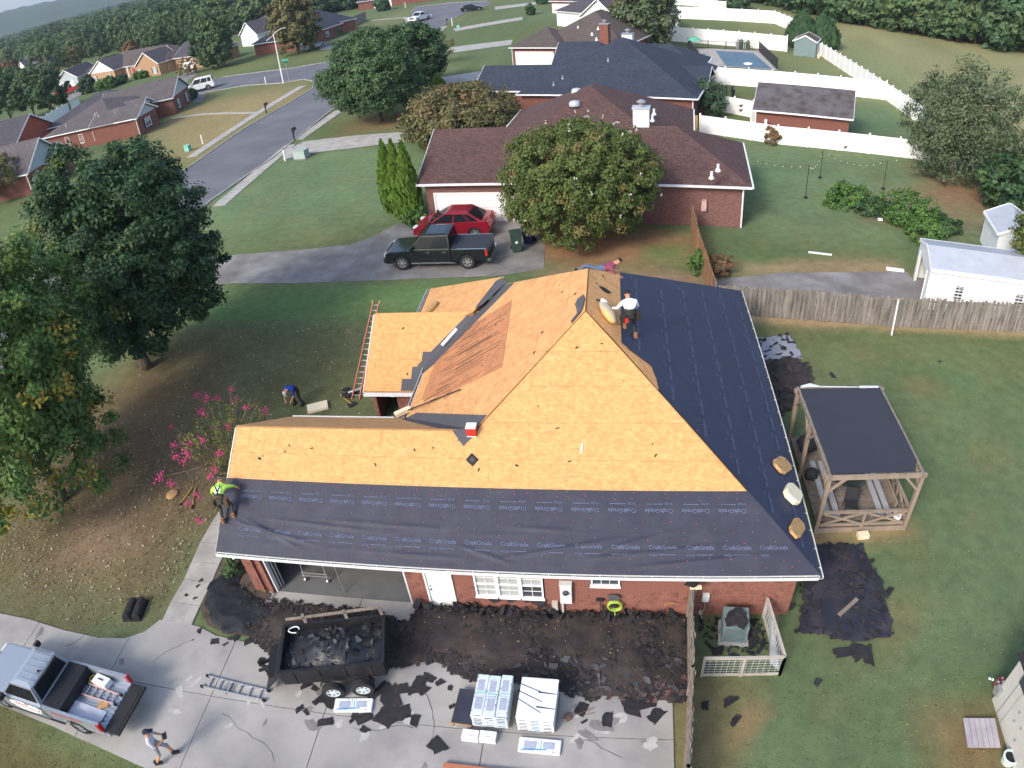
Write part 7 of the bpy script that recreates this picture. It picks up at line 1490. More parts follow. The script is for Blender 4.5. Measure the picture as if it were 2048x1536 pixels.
# pieces leaning on the wall foot
def atwall(r): x = r.uniform(6.6, 15.3); return (x, .28-abs(r.normal())*.12, .12+.1*abs(r.normal()))
shard_set(190, atwall, .06, .20, .6, 46, .02).build('torn_shingles', M_shing, None)['kind'] = 'stuff'
# black ground cloth over the flower bed
def cloth():
    P = [(-1.42, -.6), (-1.46, .3), (-1.3, .95), (-.5, 1.0), (.25, .25), (1.5, -.1), (1.8, -1.5), (.4, -1.6), (-.7, -1.35)]
    heap('ground_cloth', P, .16, .45, mat('tarp_black', (0, 0, 0)), seed=61, z0=.05, res=.05); shard_set(160, lambda r: (r.uniform(-1.3, 1.2), r.uniform(-1.3, .5), .16), .02, .09, .3, 62, .02).build('torn_shingles', M_shing2, None)['kind'] = 'stuff'
cloth()
sheet('mulch_bed', [(-1.5, -.65), (-1.52, .5), (-1.55, 1.4), (-1.2, 1.9), (.4, 1.9), (.42, .3), (1.0, .3), (1.0, -1.6), (.2, -1.62), (-.8, -1.38)], .035, mat('mulch', (.10, .075, .06), .95, .3, 3, bump=.9, coords='pos'))
# spill along the right side of the house
DR = [(19.0, -.4), (19.2, 3.3), (19.75, 4.2), (19.4, 9), (20.1, 10.5), (21.4, 11.6), (22.6, 13.6), (22.4, 14.8), (21.8, 15.3), (19.4, 15.2), (18.9, 6)]
zf = heap('shingle_debris', DR, .24, .7, M_debris, seed=33, z0=.03)
shard_set(1100, ins(DR), .05, .24, .25, 51, .01).build('torn_shingles', M_shing, None)['kind'] = 'stuff'; shard_set(350, ins(DR), .06, .26, .35, 52, .02).build('torn_shingles', M_shing2, None)['kind'] = 'stuff'
def tarp(name, label, P, m, h=.05, seed=1, z0=.05):
    heap(name, P, h, .6, m, seed=seed, z0=z0, res=.07); o = bpy.context.scene.objects[-1] if False else None
TG = [(20.0, 17.2), (22.1, 17.5), (22.3, 15.2), (21.4, 15.3), (20.6, 14.9), (19.7, 15.3)]
heap('grey_tarp', TG, .06, .5, mat('silver_tarp', (.26, .27, .32), .5, .15, 2, bump=.6, bscale=6), kind='thing', seed=71, z0=.05, res=.07)
o = bpy.data.objects['grey_tarp']; tag(o, 'silver-grey tarp on the grass beside the right eave with shingle scraps on it', 'tarp')
TB = [(18.95, -.35), (19.5, 1.7), (19.9, 3.45), (22.05, 3.35), (22.4, 1.6), (22.2, -.75), (20.6, -.75)]
heap('dark_tarp', TB, .05, .5, mat('navy_tarp', (.026, .028, .042), .55, .2, 1.2, (.05, .042, .05), (1.2, .56, .1), .5, 9), kind='thing', seed=72, z0=.05, res=.06)
tag(bpy.data.objects['dark_tarp'], 'dark navy tarp strewn with torn shingles at the right front house corner', 'tarp')
zf = lambda x, y: .10
shard_set(260, ins(TB), .04, .22, .12, 53, .01).build('torn_shingles', M_shing, None)['kind'] = 'stuff'; shard_set(150, ins(TB), .04, .2, .12, 54, .015).build('torn_shingles', M_shing2, None)['kind'] = 'stuff'
shard_set(60, ins(TG), .06, .25, .15, 55, .03).build('torn_shingles', M_shing, None)['kind'] = 'stuff'
b = G(1685, 1195); t = thing('board_scrap', 'grey board lying on the dark navy tarp', 'board', (20.9, .55, .12), R(40)); mb = MB(); mb.box((0, 0, .03), (1.0, .13, .05)); mb.build('board', M_wood, t)
# heap inside the trailer
zh = lambda x, y: 1.0+.45*math.exp(-((x/.95)**2+(y/.55)**2))
V = []; nx, ny = 34, 20
hx_, hy_ = np.meshgrid(np.linspace(-TL/2+.05, TL/2-.05, nx), np.linspace(-TW/2+.05, TW/2-.05, ny), indexing='ij'); hz_ = .95+.42*np.exp(-((hx_/1.0)**2+((hy_+.05)/.6)**2))+.22*(vnoise(hx_+5, hy_+5, .5, 81)-.5)
I_ = np.arange(nx*ny).reshape(nx, ny); fastmesh('shingle_load', np.stack([hx_, hy_, hz_], -1).reshape(-1, 3), np.stack([I_[:-1, :-1], I_[1:, :-1], I_[1:, 1:], I_[:-1, 1:]], -1).reshape(-1, 4), mat('bag_black', (.02, .022, .028), .35, .2, 2, spec=.5, bump=.5, bscale=8), parent=tr)
def intr(r): x, y = r.uniform(-TL/2+.15, TL/2-.15), r.uniform(-TW/2+.12, TW/2-.12); return (x, y, .93+.40*math.exp(-((x/1.0)**2+((y+.05)/.6)**2)))
shard_set(110, intr, .05, .2, .3, 82, .02).build('load_shingles', M_shing, tr)['kind'] = 'stuff'; shard_set(40, intr, .06, .2, .35, 83, .03).build('load_shingles', M_shing3, tr)['kind'] = 'stuff'

# single scraps on the drive: each one could be picked up
SC = [(430, 1282, .17, .1), (460, 1277, .12, 1), (470, 1275, .14, .4), (452, 1288, .12, 1.3), (497, 1282, .2, .2), (522, 1322, .16, .5), (528, 1338, .18, 1.2), (612, 1368, .22, .2), (630, 1378, .14, .9), (640, 1396, .28, .3), (660, 1402, .34, .9), (650, 1443, .26, .1), (598, 1418, .16, .3), (612, 1424, .14, .8), (712, 1422, .28, .5), (705, 1440, .14, .3), (728, 1436, .26, .2), (776, 1430, .40, .4), (800, 1428, .36, 1.2), (828, 1442, .22, .5), (729, 1460, .18, .9), (874, 1492, .30, .8), (756, 1382, .4, .3), (780, 1395, .42, .7), (800, 1378, .30, .1), (840, 1362, .26, .5), (857, 1356, .22, .9), (880, 1364, .16, .2), (832, 1378, .3, 1.2), (850, 1380, .22, .3), (900, 1376, .1, .5), (1163, 1417, .24, .4), (1215, 1438, .26, .5), (1312, 1430, .30, .3), (1260, 1412, .44, .6), (1290, 1405, .3, .1), (1168, 1443, .1, .2), (945, 1416, .16, .5), (905, 1412, .12, .2), (402, 1160, .1, .2), (395, 1172, .1, .4), (390, 1196, .09, .2), (372, 1190, .08, .9), (398, 1262, .13, .6), (385, 1280, .05, .2), (1640, 1133, .22, .8), (1700, 1300, .55, .05), (1735, 1310, .4, .5), (1715, 1312, .25, .2), (1780, 1180, .2, .3), (1470, 1440, .22, .3), (1410, 1410, .16, .5), (1460, 1400, .3, .2), (1665, 750, .3, .6), (1880, 722, .12, .2), (1635, 1363, .16, .3)]
for i, (x, y, s, a) in enumerate(SC):
    r = random.Random(900+i); b = G(x, y, .06); on = y > 1220 and x < 1345 or x < 450
    where = 'by the black trailer' if 480 < x < 850 and y > 1200 and x < 1345 else 'on the concrete drive near the shingle pallets' if 850 <= x < 1345 else 'on the walk or drive left of the trailer' if x < 480 else 'on the grass right of the house'
    t = thing('shingle_scrap', 'dark torn shingle scrap lying '+where, 'shingle scrap', (b.x, b.y, .06 if on else .04), a*3, 'torn shingle scraps '+where); pts = []
    al = r.uniform(.35, .75); cn = [(-s, -s*al), (s, -s*al), (s*r.uniform(.5, 1), s*al), (-s*r.uniform(.4, 1), s*al*r.uniform(.6, 1.1))]
    for k in range(4):
        for f_ in (0, .25, .5, .75): a_, b_ = cn[k], cn[(k+1) % 4]; j_ = 0 if k == 0 else s*.13; pts.append((a_[0]+(b_[0]-a_[0])*f_+r.uniform(-j_, j_), a_[1]+(b_[1]-a_[1])*f_+r.uniform(-j_, j_), r.uniform(0, .012)+.02*max(0, f_-.4)))
    mb = MB(); mb.slab(pts, .008); mb.build('scrap', M_shing, t)
t = thing('roll_bundle', 'pair of dark rolled felt pieces lying on the front lawn', 'felt roll', tuple(G(272, 1222)), R(10))
for s in (-1, 1): mb = MB(); mb.lathe((s*.2, -.45, .12), [(.16, 0), (.19, .05), (.19, .85), (.15, .9)], 12, axis='Y'); mb.slab([(s*.2-.2, -.5, .02), (s*.2+.22, -.5, .03), (s*.2+.2, .5, .03), (s*.2-.2, .42, .02)], .015); mb.build('roll', M_shing, t)
# shingle bundles on pallets
M_wrap = mat('bundle_wrap', (.64, .70, .73), .4, .1, 5, (.50, .60, .66), (7, .56, .1)); M_wrapw = mat('bundle_wrap_white', (.74, .77, .78), .4, .06, 3); M_wrapt = mat('wrap_teal', (.12, .46, .50), .5); M_wrapp = mat('wrap_print', (.36, .40, .50), .6, .2, 12); M_slot = mat('fold_shade_and_marks', (.03, .03, .07), .7); M_bluep = mat('wrap_blue', (.10, .28, .48), .5)  # M_slot: painted shade in wrap folds and creases; also print and drive cracks
def bundle(parent, c, rz, L_=1.02, w_=.345, h=.085, m=M_wrap, printed=True, name='bundle', slots=True):
    mb = MB(); b = bmesh.new(); bmesh.ops.create_cube(b, size=1); bmesh.ops.scale(b, vec=(L_, w_, h), verts=b.verts); bmesh.ops.bevel(b, geom=list(b.edges), offset=.018, segments=2, affect='EDGES'); mt = Matrix.Rotation(rz, 3, 'Z'); mb.add([mt @ v.co+Vector(c) for v in b.verts], [tuple(v.index for v in f.verts) for f in b.faces]); b.free(); o = mb.build(name, m, parent)
    return o
def printing(parent, c, rz, L_, w_, top, seed):
    r = random.Random(seed); mt = Matrix.Rotation(rz, 3, 'Z'); mb = MB(); m2 = MB(); m3 = MB()
    def pl(mb, u, v, du, dv): mb.box(Vector(c)+mt @ Vector((u, v, top)), (du, dv, .003), rz)
    pl(mb, -.22*L_, 0, .3*L_, .62*w_); pl(mb, .22*L_, .02, .28*L_, .55*w_)
    for k in range(5): pl(m2, -.03*L_, -.28*w_+.14*w_*k, .012, .09*w_)
    pl(m3, .03*L_, 0, .03, .8*w_); 
    for s in range(6): pl(m2, r.uniform(-.45, .45)*L_, r.choice([-.42, .42])*w_, .035, .02)
    mb.build('printed_panel', M_wrapp, parent); m2.build('printed_mark', M_slot, parent)['kind'] = 'stuff'; m3.build('colour_band', M_wrapt, parent)
def pallet(label, org, rz, layers, rows, m, white=False, seed=0):
    t = thing('shingle_pallet', label, 'pallet', org, rz); mb = MB(); [mb.box((0, y, .10), (1.16, .11, .02)) for y in (-.55, -.3, 0, .3, .55)]; [mb.box((x, 0, .05), (.09, 1.2, .09)) for x in (-.52, 0, .52)]; mb.build('pallet', M_woodp, t); z = .12; r = random.Random(seed)
    for k in range(layers):
        if k < layers-1 or white:
            lay = [((r.uniform(-.012, .012), -.52+.352*j, z+.0435), 0, 1.04, .345) for j in range(4)] if k % 2 else [((-.35+.35*j, r.uniform(-.01, .01), z+.0435), math.pi/2, 1.38, .345) for j in range(3)]
        else: lay = [((-.33, 0, z+.0435), math.pi/2, 1.34, .345), ((.02, -.02, z+.0435), math.pi/2, 1.36, .345), ((.38, .02, z+.06), math.pi/2, 1.36, .33)]
        for c, a, L_, w_ in lay:
            o = bundle(t, c, a, L_, w_, .085, m)
            if k == layers-1 and not white: printing(o, c, a, L_, w_, .0455+.002, seed+int(c[0]*10))
            # dark folded ends facing the camera
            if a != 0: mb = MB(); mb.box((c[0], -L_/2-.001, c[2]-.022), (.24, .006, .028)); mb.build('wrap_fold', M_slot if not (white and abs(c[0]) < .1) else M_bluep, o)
            else:
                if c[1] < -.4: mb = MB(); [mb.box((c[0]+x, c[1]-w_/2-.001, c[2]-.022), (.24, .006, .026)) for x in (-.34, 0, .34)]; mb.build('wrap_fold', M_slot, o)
        z += .088
    if white:
        mb = MB(); [mb.slab([(-.56, y0, z+.012), (.15, y1, z+.006), (.15, y1+.025, z+.006), (-.56, y0+.025, z+.012)], .004) for y0, y1 in ((.45, .2), (.2, -.1), (-.05, -.45))]; [mb.slab([(.0, y, z+.008), (.54, y-.02, z+.008), (.54, y, z+.008), (.0, y+.05, z+.008)], .004) for y in (.2, -.28)]; mb.build('wrap_crease', M_slot, t)['kind'] = 'stuff'  # creases laid on as dark strips, their shade put into the colour
        mb = MB(); mb.slab([(-.54, -.68, z+.003), (.54, -.68, z+.003), (.55, .68, z+.003), (-.53, .68, z+.003)], .006); mb.build('top_sheet', M_wrapw, t)
    return t
pallet('left pallet of printed blue-white shingle bundles on the drive', (9.72, -3.30, .045), R(-1), 8, 3, M_wrap, False, 3)
pallet('right pallet of shingle bundles under a plain white plastic sheet', (11.05, -3.34, .045), R(-1.5), 8, 3, M_wrapw, True, 5)
t = thing('empty_pallet', 'low stack of dark boards on a pallet left of the shingle pallets', 'pallet', (8.86, -3.42, .045), R(-3)); mb = MB(); [mb.box((0, y, .10), (.62, .11, .02)) for y in (-.5, -.25, 0, .25, .5)]; [mb.box((x, 0, .05), (.08, 1.15, .09)) for x in (-.27, .27)]; mb.build('pallet', M_tan, t); mb = MB(); mb.box((.02, .03, .16), (.6, 1.12, .1)); mb.build('dark_boards', M_felt, t)
for i, x in enumerate((9.17, 9.68)):
    t = thing('carton', ('left' if i == 0 else 'right')+' of two white cartons in front of the printed pallet', 'box', (x, -4.30, .045), R(-2)); mb = MB(); mb.box((0, 0, .1), (.48, .30, .2)); mb.build('carton', M_white, t); mb = MB(); mb.box((.02, -.03, .2015), (.16, .03, .003)); mb.build('label_print', M_wrapp, t); mb = MB(); mb.box((0, 0, .2008), (.48, .05, .002)); mb.build('tape', M_gut, t)
for (c, a, lb) in (((11.18, -4.45, .1), -.03, 'single shingle bundle lying in front of the white-topped pallet'), ((5.42, -3.68, .1), .13, 'single printed shingle bundle beside the trailer wheels')): t = thing('shingle_bundle', lb, 'shingle bundle', (c[0], c[1], .1), a); o = bundle(t, (0, 0, 0), 0, 1.2, .46, .1, M_wrapw, name='wrapper'); printing(o, (0, 0, 0), 0, 1.2, .4, .052, 9); mb = MB(); mb.slab([(-.55, -.19, .052), (.25, -.13, .056), (.2, -.10, .056), (-.4, -.12, .053)], .004); mb.build('blue_stripe', M_bluep, o)
ladder('ladder', 'aluminium multi-position ladder lying on the concrete drive', (.12, -3.58, .05), R(-4), 2.35, .42, 6, M_alu)
t = thing('timber_beam', 'new brown timber lying at the bottom edge of the drive', 'timber', (8.6, -5.30, .045), R(-1)); mb = MB(); mb.box((1.2, 0, .07), (2.5, .14, .14)); mb.box((1.3, -.17, .06), (2.4, .14, .12)); mb.build('beam', mat('new_timber', srgb((170, 112, 82)), .8, .15, 3, stretch=(.3, 2, 2)), t)
t = thing('strap', 'loose dark strap trailing from the white-topped pallet', 'strap', (11.7, -3.4, .05)); mb = MB(); mb.path([(0, -.1, .02), (.25, -.05, .02), (.6, .12, .02), (.95, .3, .02)], .012); mb.path([(.2, .1, .02), (.7, .05, .015), (1.0, .15, .015)], .007); mb.box((.2, -.08, .06), (.14, .2, .12), .6); mb.build('strap', mat('strap_brown', (.16, .09, .07), .8), t)
mb = MB(); q = random.Random(12)
for x0, y0, a, n in ((7.4, -2.9, -.6, 9), (1.2, -4.6, .15, 12), (-2.2, -3.2, 1.1, 8), (12.2, -4.2, .5, 7), (5.6, -4.4, -.2, 8), (-6.2, -3.2, .4, 7)):
    p = Vector((x0, y0, .052))
    for k in range(n): a += q.uniform(-.45, .45); r_ = p+Vector((math.cos(a), math.sin(a), 0))*q.uniform(.12, .3); mb.bar(p, r_, q.uniform(.006, .014), .004); p = r_
mb.build('drive_cracks', M_slot)['kind'] = 'stuff'
def blots(name, n, m, s0, s1, P, seed, z=.0505):
    q = random.Random(seed); mb = MB()
    for i in range(n):
        x, y = q.uniform(P[0], P[1]), q.uniform(P[2], P[3]); s_ = q.uniform(s0, s1); el = q.uniform(.3, .8); a = q.random()*3.1; pts = []
        for k in range(12): th = 6.283*k/12; rr_ = s_*q.uniform(.55, 1.1); u, v = rr_*math.cos(th), rr_*el*math.sin(th); pts.append((x+u*math.cos(a)-v*math.sin(a), y+u*math.sin(a)+v*math.cos(a), z+i*.00008))
        mb.add(pts, [tuple(range(12))])
    mb.build(name, m)['kind'] = 'stuff'
blots('drive_scuffs', 26, mat('scuff_pale', (.43, .42, .40), .85, .2, 3, coords='pos'), .05, .32, (-2, 14.5, -5.0, -3.2), 3); blots('drive_stains', 22, mat('stain_dark', (.20, .192, .19), .85, .25, 3, coords='pos'), .08, .4, (-8, 14.5, -5.4, -2.4), 4, .0530)
# garage stand, hose
t = thing('metal_rack', 'bare aluminium stand on casters inside the open garage', 'stand', (2.65, 1.02, .05)); mb = MB(); [mb.tube((x, 0, .1), (x, .15, 1.95), .02) for x in (-.44, .44)]; [mb.bar((-.5, 0, z), (.5, 0, z), .035) for z in (.3, .45)]; mb.build('frame', M_alu, t)
for x in (-.44, .44): mb = MB(); mb.lathe((x-.03, 0, .06), [(.06, 0), (.06, .06)], 10, axis='X'); mb.build('caster', M_alu, t)
t = thing('pole', 'thin pale pole standing at the front of the open garage', 'pole', (3.86, .62, .05)); mb = MB(); mb.tube((0, 0, 0), (-.28, .35, 2.0), .014); mb.build('pole', M_alu, t)
t = thing('hose_reel', 'lime green garden hose coiled on the brick wall', 'hose', (13.17, .33, .62)); mb = MB(); mb.lathe((0, -.08, 0), [(.10, 0), (.10, .12)], 14, axis='Y'); mb.build('reel', M_plast, t); mb = MB()
for k in range(7): pts = [((.21+.004*k)*math.cos(a), -.11+.03*(k % 4), (.21+.004*k)*math.sin(a)) for a in np.linspace(0, 6.283, 17)]; mb.path(pts, .018)
mb.path([(0, -.14, -.2), (.02, -.16, -.4), (0, -.15, -.6)], .02); mb.build('hose', mat('hose_lime', (.36, .52, .08), .5), t)
shard_set(90, lambda r: (r.uniform(15.9, 18.0), r.uniform(-1.2, .2), .02), .05, .22, .2, 57, .02).build('torn_shingles', M_shing, None)['kind'] = 'stuff'
t = thing('shingle_scrap', 'torn shingle hanging on the wall above the green hose', 'shingle scrap', (13.12, .30, .98), 0); mb = MB(); mb.slab([(-.2, 0, .12), (.12, 0, .16), (.24, 0, .02), (.1, -.03, -.14), (-.14, -.02, -.12)], .02, d=Vector((0, .02, 0))); mb.build('scrap', M_shing3, t)
for i, (x, s) in enumerate(((9.25, .2), (9.8, .13), (10.68, .28), (10.35, .08))): t = thing('shingle_scrap', ('torn shingle under the left window sash sill', 'small torn shingle under the middle window sill', 'largest torn shingle hanging under the right window sill', 'tiny shingle crumb on the window sill')[i], 'shingle scrap', (x, .33, .66), 0); mb = MB(); mb.slab([(-s, 0, .05), (s, 0, .06), (s*.8, -.04, -.14*s*4), (0, -.05, -.2*s*4), (-s*.7, -.03, -.08)], .015, d=Vector((0, .015, 0))); mb.build('scrap', M_shing, t)

# ================================================================ ON THE ROOF
def on(pl, p, off=.03): return S3(p, pl, off)
def frame_on(pl):
    n = Vector(NR[pl]).normalized(); x = Vector((1, 0, 0)); x = (x-n*x.dot(n)).normalized(); return Matrix((x, n.cross(x), n)).transposed()
def lay(name, label, cat, pl, p, a, off=.03): t = thing(name, label, cat, on(pl, p, off)); t.rotation_euler = (frame_on(pl) @ Matrix.Rotation(a, 3, 'Z')).to_euler(); return t
def pad(label, pl, p, a, L_, w_, h, m, rag=.03, seed=1, off=.04):
    t = lay('foam_pad', label, 'foam pad', pl, p, a, off); r = random.Random(seed); n = 12; pts = []
    for i in range(n): th = 6.283*i/n; c, s = math.cos(th), math.sin(th); k = 1/max(abs(c), abs(s)); k = min(k, 1.18); pts.append((L_/2*c*k*(1-rag*r.random()), w_/2*s*k*(1-rag*r.random())))
    mb = MB(); mb.prism([(x*.97, y*.97) for x, y in pts], 0, h*.1); top = [(x*.94, y*.94, h) for x, y in pts]; mid = [(x, y, h*.15) for x, y in pts]; mi2 = [(x, y, h*.8) for x, y in pts]; V = mid+mi2+top; mb.add(V, [(i, (i+1) % n, n+(i+1) % n, n+i) for i in range(n)]+[(n+i, n+(i+1) % n, 2*n+(i+1) % n, 2*n+i) for i in range(n)]+[tuple(range(2*n, 3*n))]); mb.build('pad', m, t)
pad('tan foam pad on the dark right slope, farthest of the three at the eave', 'R', (18.75, 4.35), R(48), .95, .62, .12, M_tan, seed=1); pad('cream-topped foam pad on the right slope, middle of the three at the eave', 'R', (18.85, 3.0), R(62), .85, .66, .2, M_cream, seed=2); pad('tan rounded foam pad on the right slope nearest the front corner', 'R', (18.72, 1.45), R(58), 1.05, .5, .1, M_tan, .08, 3)
t = lay('sack', 'greyish tan stuffed sack lying on the ridge deck above the front slope', 'sack', 'R', (12.74, 7.55), R(-62), .05); mb = MB(); mb.ico((0, 0, .14), .5, 2, sq=(1.2, .5, .34), jit=.05); mb.build('sack', mat('sack_cloth', (.42, .38, .29), .85, .15, 3, srgb((205, 165, 95)), (2.5, .55, .1), .4, 12), t, smooth=True); mb = MB(); mb.ico((-.42, .02, .20), .18, 1, sq=(1, .9, .6), jit=.1); mb.build('sack_top', M_white, t)
pad('rough tan foam pad near the back left corner of the roof', 'L2', (4.4, 15.3), R(60), .9, .42, .14, M_tan, .2, 4, .06)
t = lay('felt_scrap', 'ragged dark felt strip lying over the ridge', 'felt scrap', 'L', (11.93, 7.55), 0, .05); mb = MB(); mb.slab([(-.15, .75, .0), (.10, .8, .01), (.18, .4, .02), (.14, .0, .02), (.05, -.4, .02), (-.2, -.65, .01), (-.32, -.8, .03), (-.35, -.55, .0), (-.12, -.3, .0), (-.16, .1, .01), (-.24, .4, .02)], .012); mb.build('scrap', mat('valley_membrane', (0, 0, 0)), t)
t = lay('membrane_roll', 'white-cored roll of membrane lying in the dark valley strip', 'roll', 'L', (5.98, 11.98), R(48), .06); mb = MB(); mb.lathe((-.5, 0, .08), [(.075, 0), (.085, .02), (.085, 1.0), (.075, 1.02)], 14, axis='X'); mb.build('roll', M_gut, t); mb = MB(); mb.lathe((-.515, 0, .08), [(.04, 0), (.04, 1.05)], 10, axis='X'); mb.build('core', M_dark, t)
t = thing('bucket', 'red plastic bucket with white rim standing in the valley behind the front ridge', 'bucket', on('F', (8.55, 3.5), .04)); mb = MB(); mb.box((0, .05, .17), (.30, .26, .33)); mb.build('tub', mat('bucket_red', (.62, .035, .025), .4), t); mb = MB(); mb.box((0, .05, .35), (.33, .29, .03)); mb.box((0, .05, .01), (.3, .27, .03)); mb.build('rim', M_white, t)
p0_, p1_ = on('L', (4.95, 7.55), .08), on('L', (7.55, 6.75), .10); t = thing('push_broom', 'long black-handled push broom with a cream block across the inner gutter', 'broom', p0_); mb = MB(); mb.tube((0, 0, .1), p1_-p0_, .024); mb.build('handle', M_plast, t); mb = MB(); mb.bar((-.35, -.28, .12), (.18, .12, .16), .22, .16); mb.build('head', M_cream, t); mb = MB(); mb.bar((-.42, -.24, .02), (.1, .14, .04), .2, .08); mb.build('bristles', M_plast, t)
a_, b_ = Vector((.80, 11.95, 0)), G(752, 607, 2.9); t = thing('extension_ladder', 'orange extension ladder leaning against the entry roof', 'ladder', a_)
d_ = b_-a_; sx = Vector((.0, .0, 0)); per = d_.cross(Vector((0, 0, 1))).normalized()*.2
for s in (-1, 1): mb = MB(); mb.bar(per*s, d_+per*s*.8, .05, .09); mb.build('rail', M_lorange, t)
n = 17
for i in range(n): c = d_*((i+.7)/n); mb = MB(); mb.bar(c-per*.95, c+per*.95, .035, .035); mb.build('rung', M_alu, t)
mb = MB(); mb.bar(d_*1.0-per, d_*1.03-per, .07, .1); mb.bar(d_*1.0+per, d_*1.03+per, .07, .1); mb.build('end_cap', M_tan, t)
# things on the left lawn
t = thing('foam_pad', 'pale foam pad lying on the grass behind the inner gutter', 'foam pad', (-.9, 11.2, .03), R(25)); mb = MB(); mb.box((0, 0, .07), (1.0, .62, .13)); mb.build('pad', M_cream, t)
t = thing('tool_pile', 'heap of dark harness gear with pale straps beside the ladder foot', 'gear', (.35, 12.3, 0)); mb = MB(); [MB().ico((q.gauss(0, .3), q.gauss(0, .16), .08), .17, 1, jit=.3, sq=(1.4, 1, .5)).build('bag', M_black, t) for _ in range(5)]; mb = MB(); mb.path([(0, 0, .15), (.35, .3, .1), (.7, .75, .12), (.85, 1.05, .1), (.75, 1.35, .08)], .05); mb.path([(.85, 1.0, .12), (1.1, .95, .08)], .06); mb.build('strap', M_gut, t)
t = thing('rake', 'yellow-handled tool with a dark blade on the grass by the ladder', 'tool', (.3, 11.9, .02), R(-40)); mb = MB(); mb.tube((-.5, 0, .04), (.55, 0, .05), .025); mb.build('handle', mat('handle_yellow', (.45, .33, .06), .6), t); mb = MB(); mb.box((.62, 0, .04), (.3, .4, .03)); mb.build('blade', M_plast, t)
for i, (p, q_, lb) in enumerate((((363, 1008), (385, 978), 'left yellow-handled tool lying on the leafy lawn by the walk'), ((386, 1012), (391, 978), 'right orange-handled tool lying on the leafy lawn by the walk'))):
    a, b = G(*p), G(*q_); t = thing('loppers', lb, 'tool', a); mb = MB(); mb.tube((0, 0, .05), (b-a)+Vector((0, 0, .05)), .03); mb.build('handle', mat('handle_yellow', (0, 0, 0)) if i == 0 else M_tan, t); mb = MB(); mb.tube((0, 0, .05), (a-b)*.2+Vector((0, 0, .05)), .035); mb.build('grip', M_black, t)
b = G(345, 990); t = thing('garden_stone', 'tan flat stone by the pink crape myrtle', 'stone', b); mb = MB(); mb.ico((0, 0, .05), .3, 2, sq=(1, 1.1, .3), jit=.05); mb.build('stone', M_tan, t)
t = thing('shingle_sheet', 'stacked dark shingle sheets under the orange ladder', 'shingles', (1.45, 13.2, .02), R(8)); [MB().box((.0, .62*k, .04+.015*k), (.75, .55, .05), .05*k).build('sheet', M_shing3, t) for k in range(3)]
# fallen leaves over the dry front yard
r = np.random.default_rng(77); P = []
while len(P) < 5200:
    x, y = r.uniform(-13.5, 2), r.uniform(-2.2, 20); w_ = 1.0 if (-13 < x < -3 and -1 < y < 10) else .38 if x < 1 else .1
    if x > -2.9 and y < 7.3 or (x > 1 and y < 10) or y < -2.1+.0*x: continue
    if r.random() < w_*(.35+vnoise(np.array([x]), np.array([y]), 2.0, 9)[0]): P.append((x, y))
P = np.array(P); n = len(P); a = r.random(n)*6.283; s = .028+.045*r.random(n)**2; cs, sn = np.cos(a)*s, np.sin(a)*s; tz = r.normal(size=(n, 2))*.012
V = np.stack([np.c_[P[:, 0]-cs, P[:, 1]-sn, .055+tz[:, 0]], np.c_[P[:, 0]+sn*.6, P[:, 1]-cs*.6, .05+tz[:, 1]], np.c_[P[:, 0]+cs, P[:, 1]+sn, .055-tz[:, 0]], np.c_[P[:, 0]-sn*.6, P[:, 1]+cs*.6, .05-tz[:, 1]]], 1).reshape(-1, 3); V[:, 2] = np.maximum(V[:, 2], .04)
o = fastmesh('fallen_leaves', V, np.arange(4*n).reshape(n, 4), leafmat('dry_leaves', [(0, (.08, .055, .035)), (.4, (.20, .14, .085)), (.75, (.34, .28, .20)), (1, (.45, .41, .34))], transl=0), False, [('tint', 'FLOAT', 'FACE', r.random(n))]); o['kind'] = 'stuff'
# ================================================================ PEOPLE
M_skin = mat('skin', srgb((196, 140, 112)), .6, .06, 6); M_hair = mat('dark_hair', (.02, .015, .012), .8)
BONES = [('pelvis', 'spine', 'legs'), ('spine', 'chest', 'torso'), ('chest', 'neck', 'torso'), ('neck', 'head', 'head'), ('head', 'crown', 'head'), ('head', 'nose', 'head')]
for s in 'lr': BONES += [('chest', s+'sh', 'torso'), (s+'sh', s+'el', 'arm'), (s+'el', s+'wr', 'fore'), (s+'wr', s+'ha', 'hand'), ('pelvis', s+'hip', 'legs'), (s+'hip', s+'kn', 'legs'), (s+'kn', s+'an', 'shin'), (s+'an', s+'to', 'foot')]
RAD = dict(pelvis=(.155, .12), spine=(.145, .11), chest=(.175, .12), neck=(.062, .062), head=(.088, .10), crown=(.082, .09), nose=(.016, .016), sh=(.075, .075), el=(.048, .048), wr=(.034, .03), ha=(.042, .022), hip=(.098, .098), kn=(.064, .064), an=(.045, .045), to=(.042, .034))
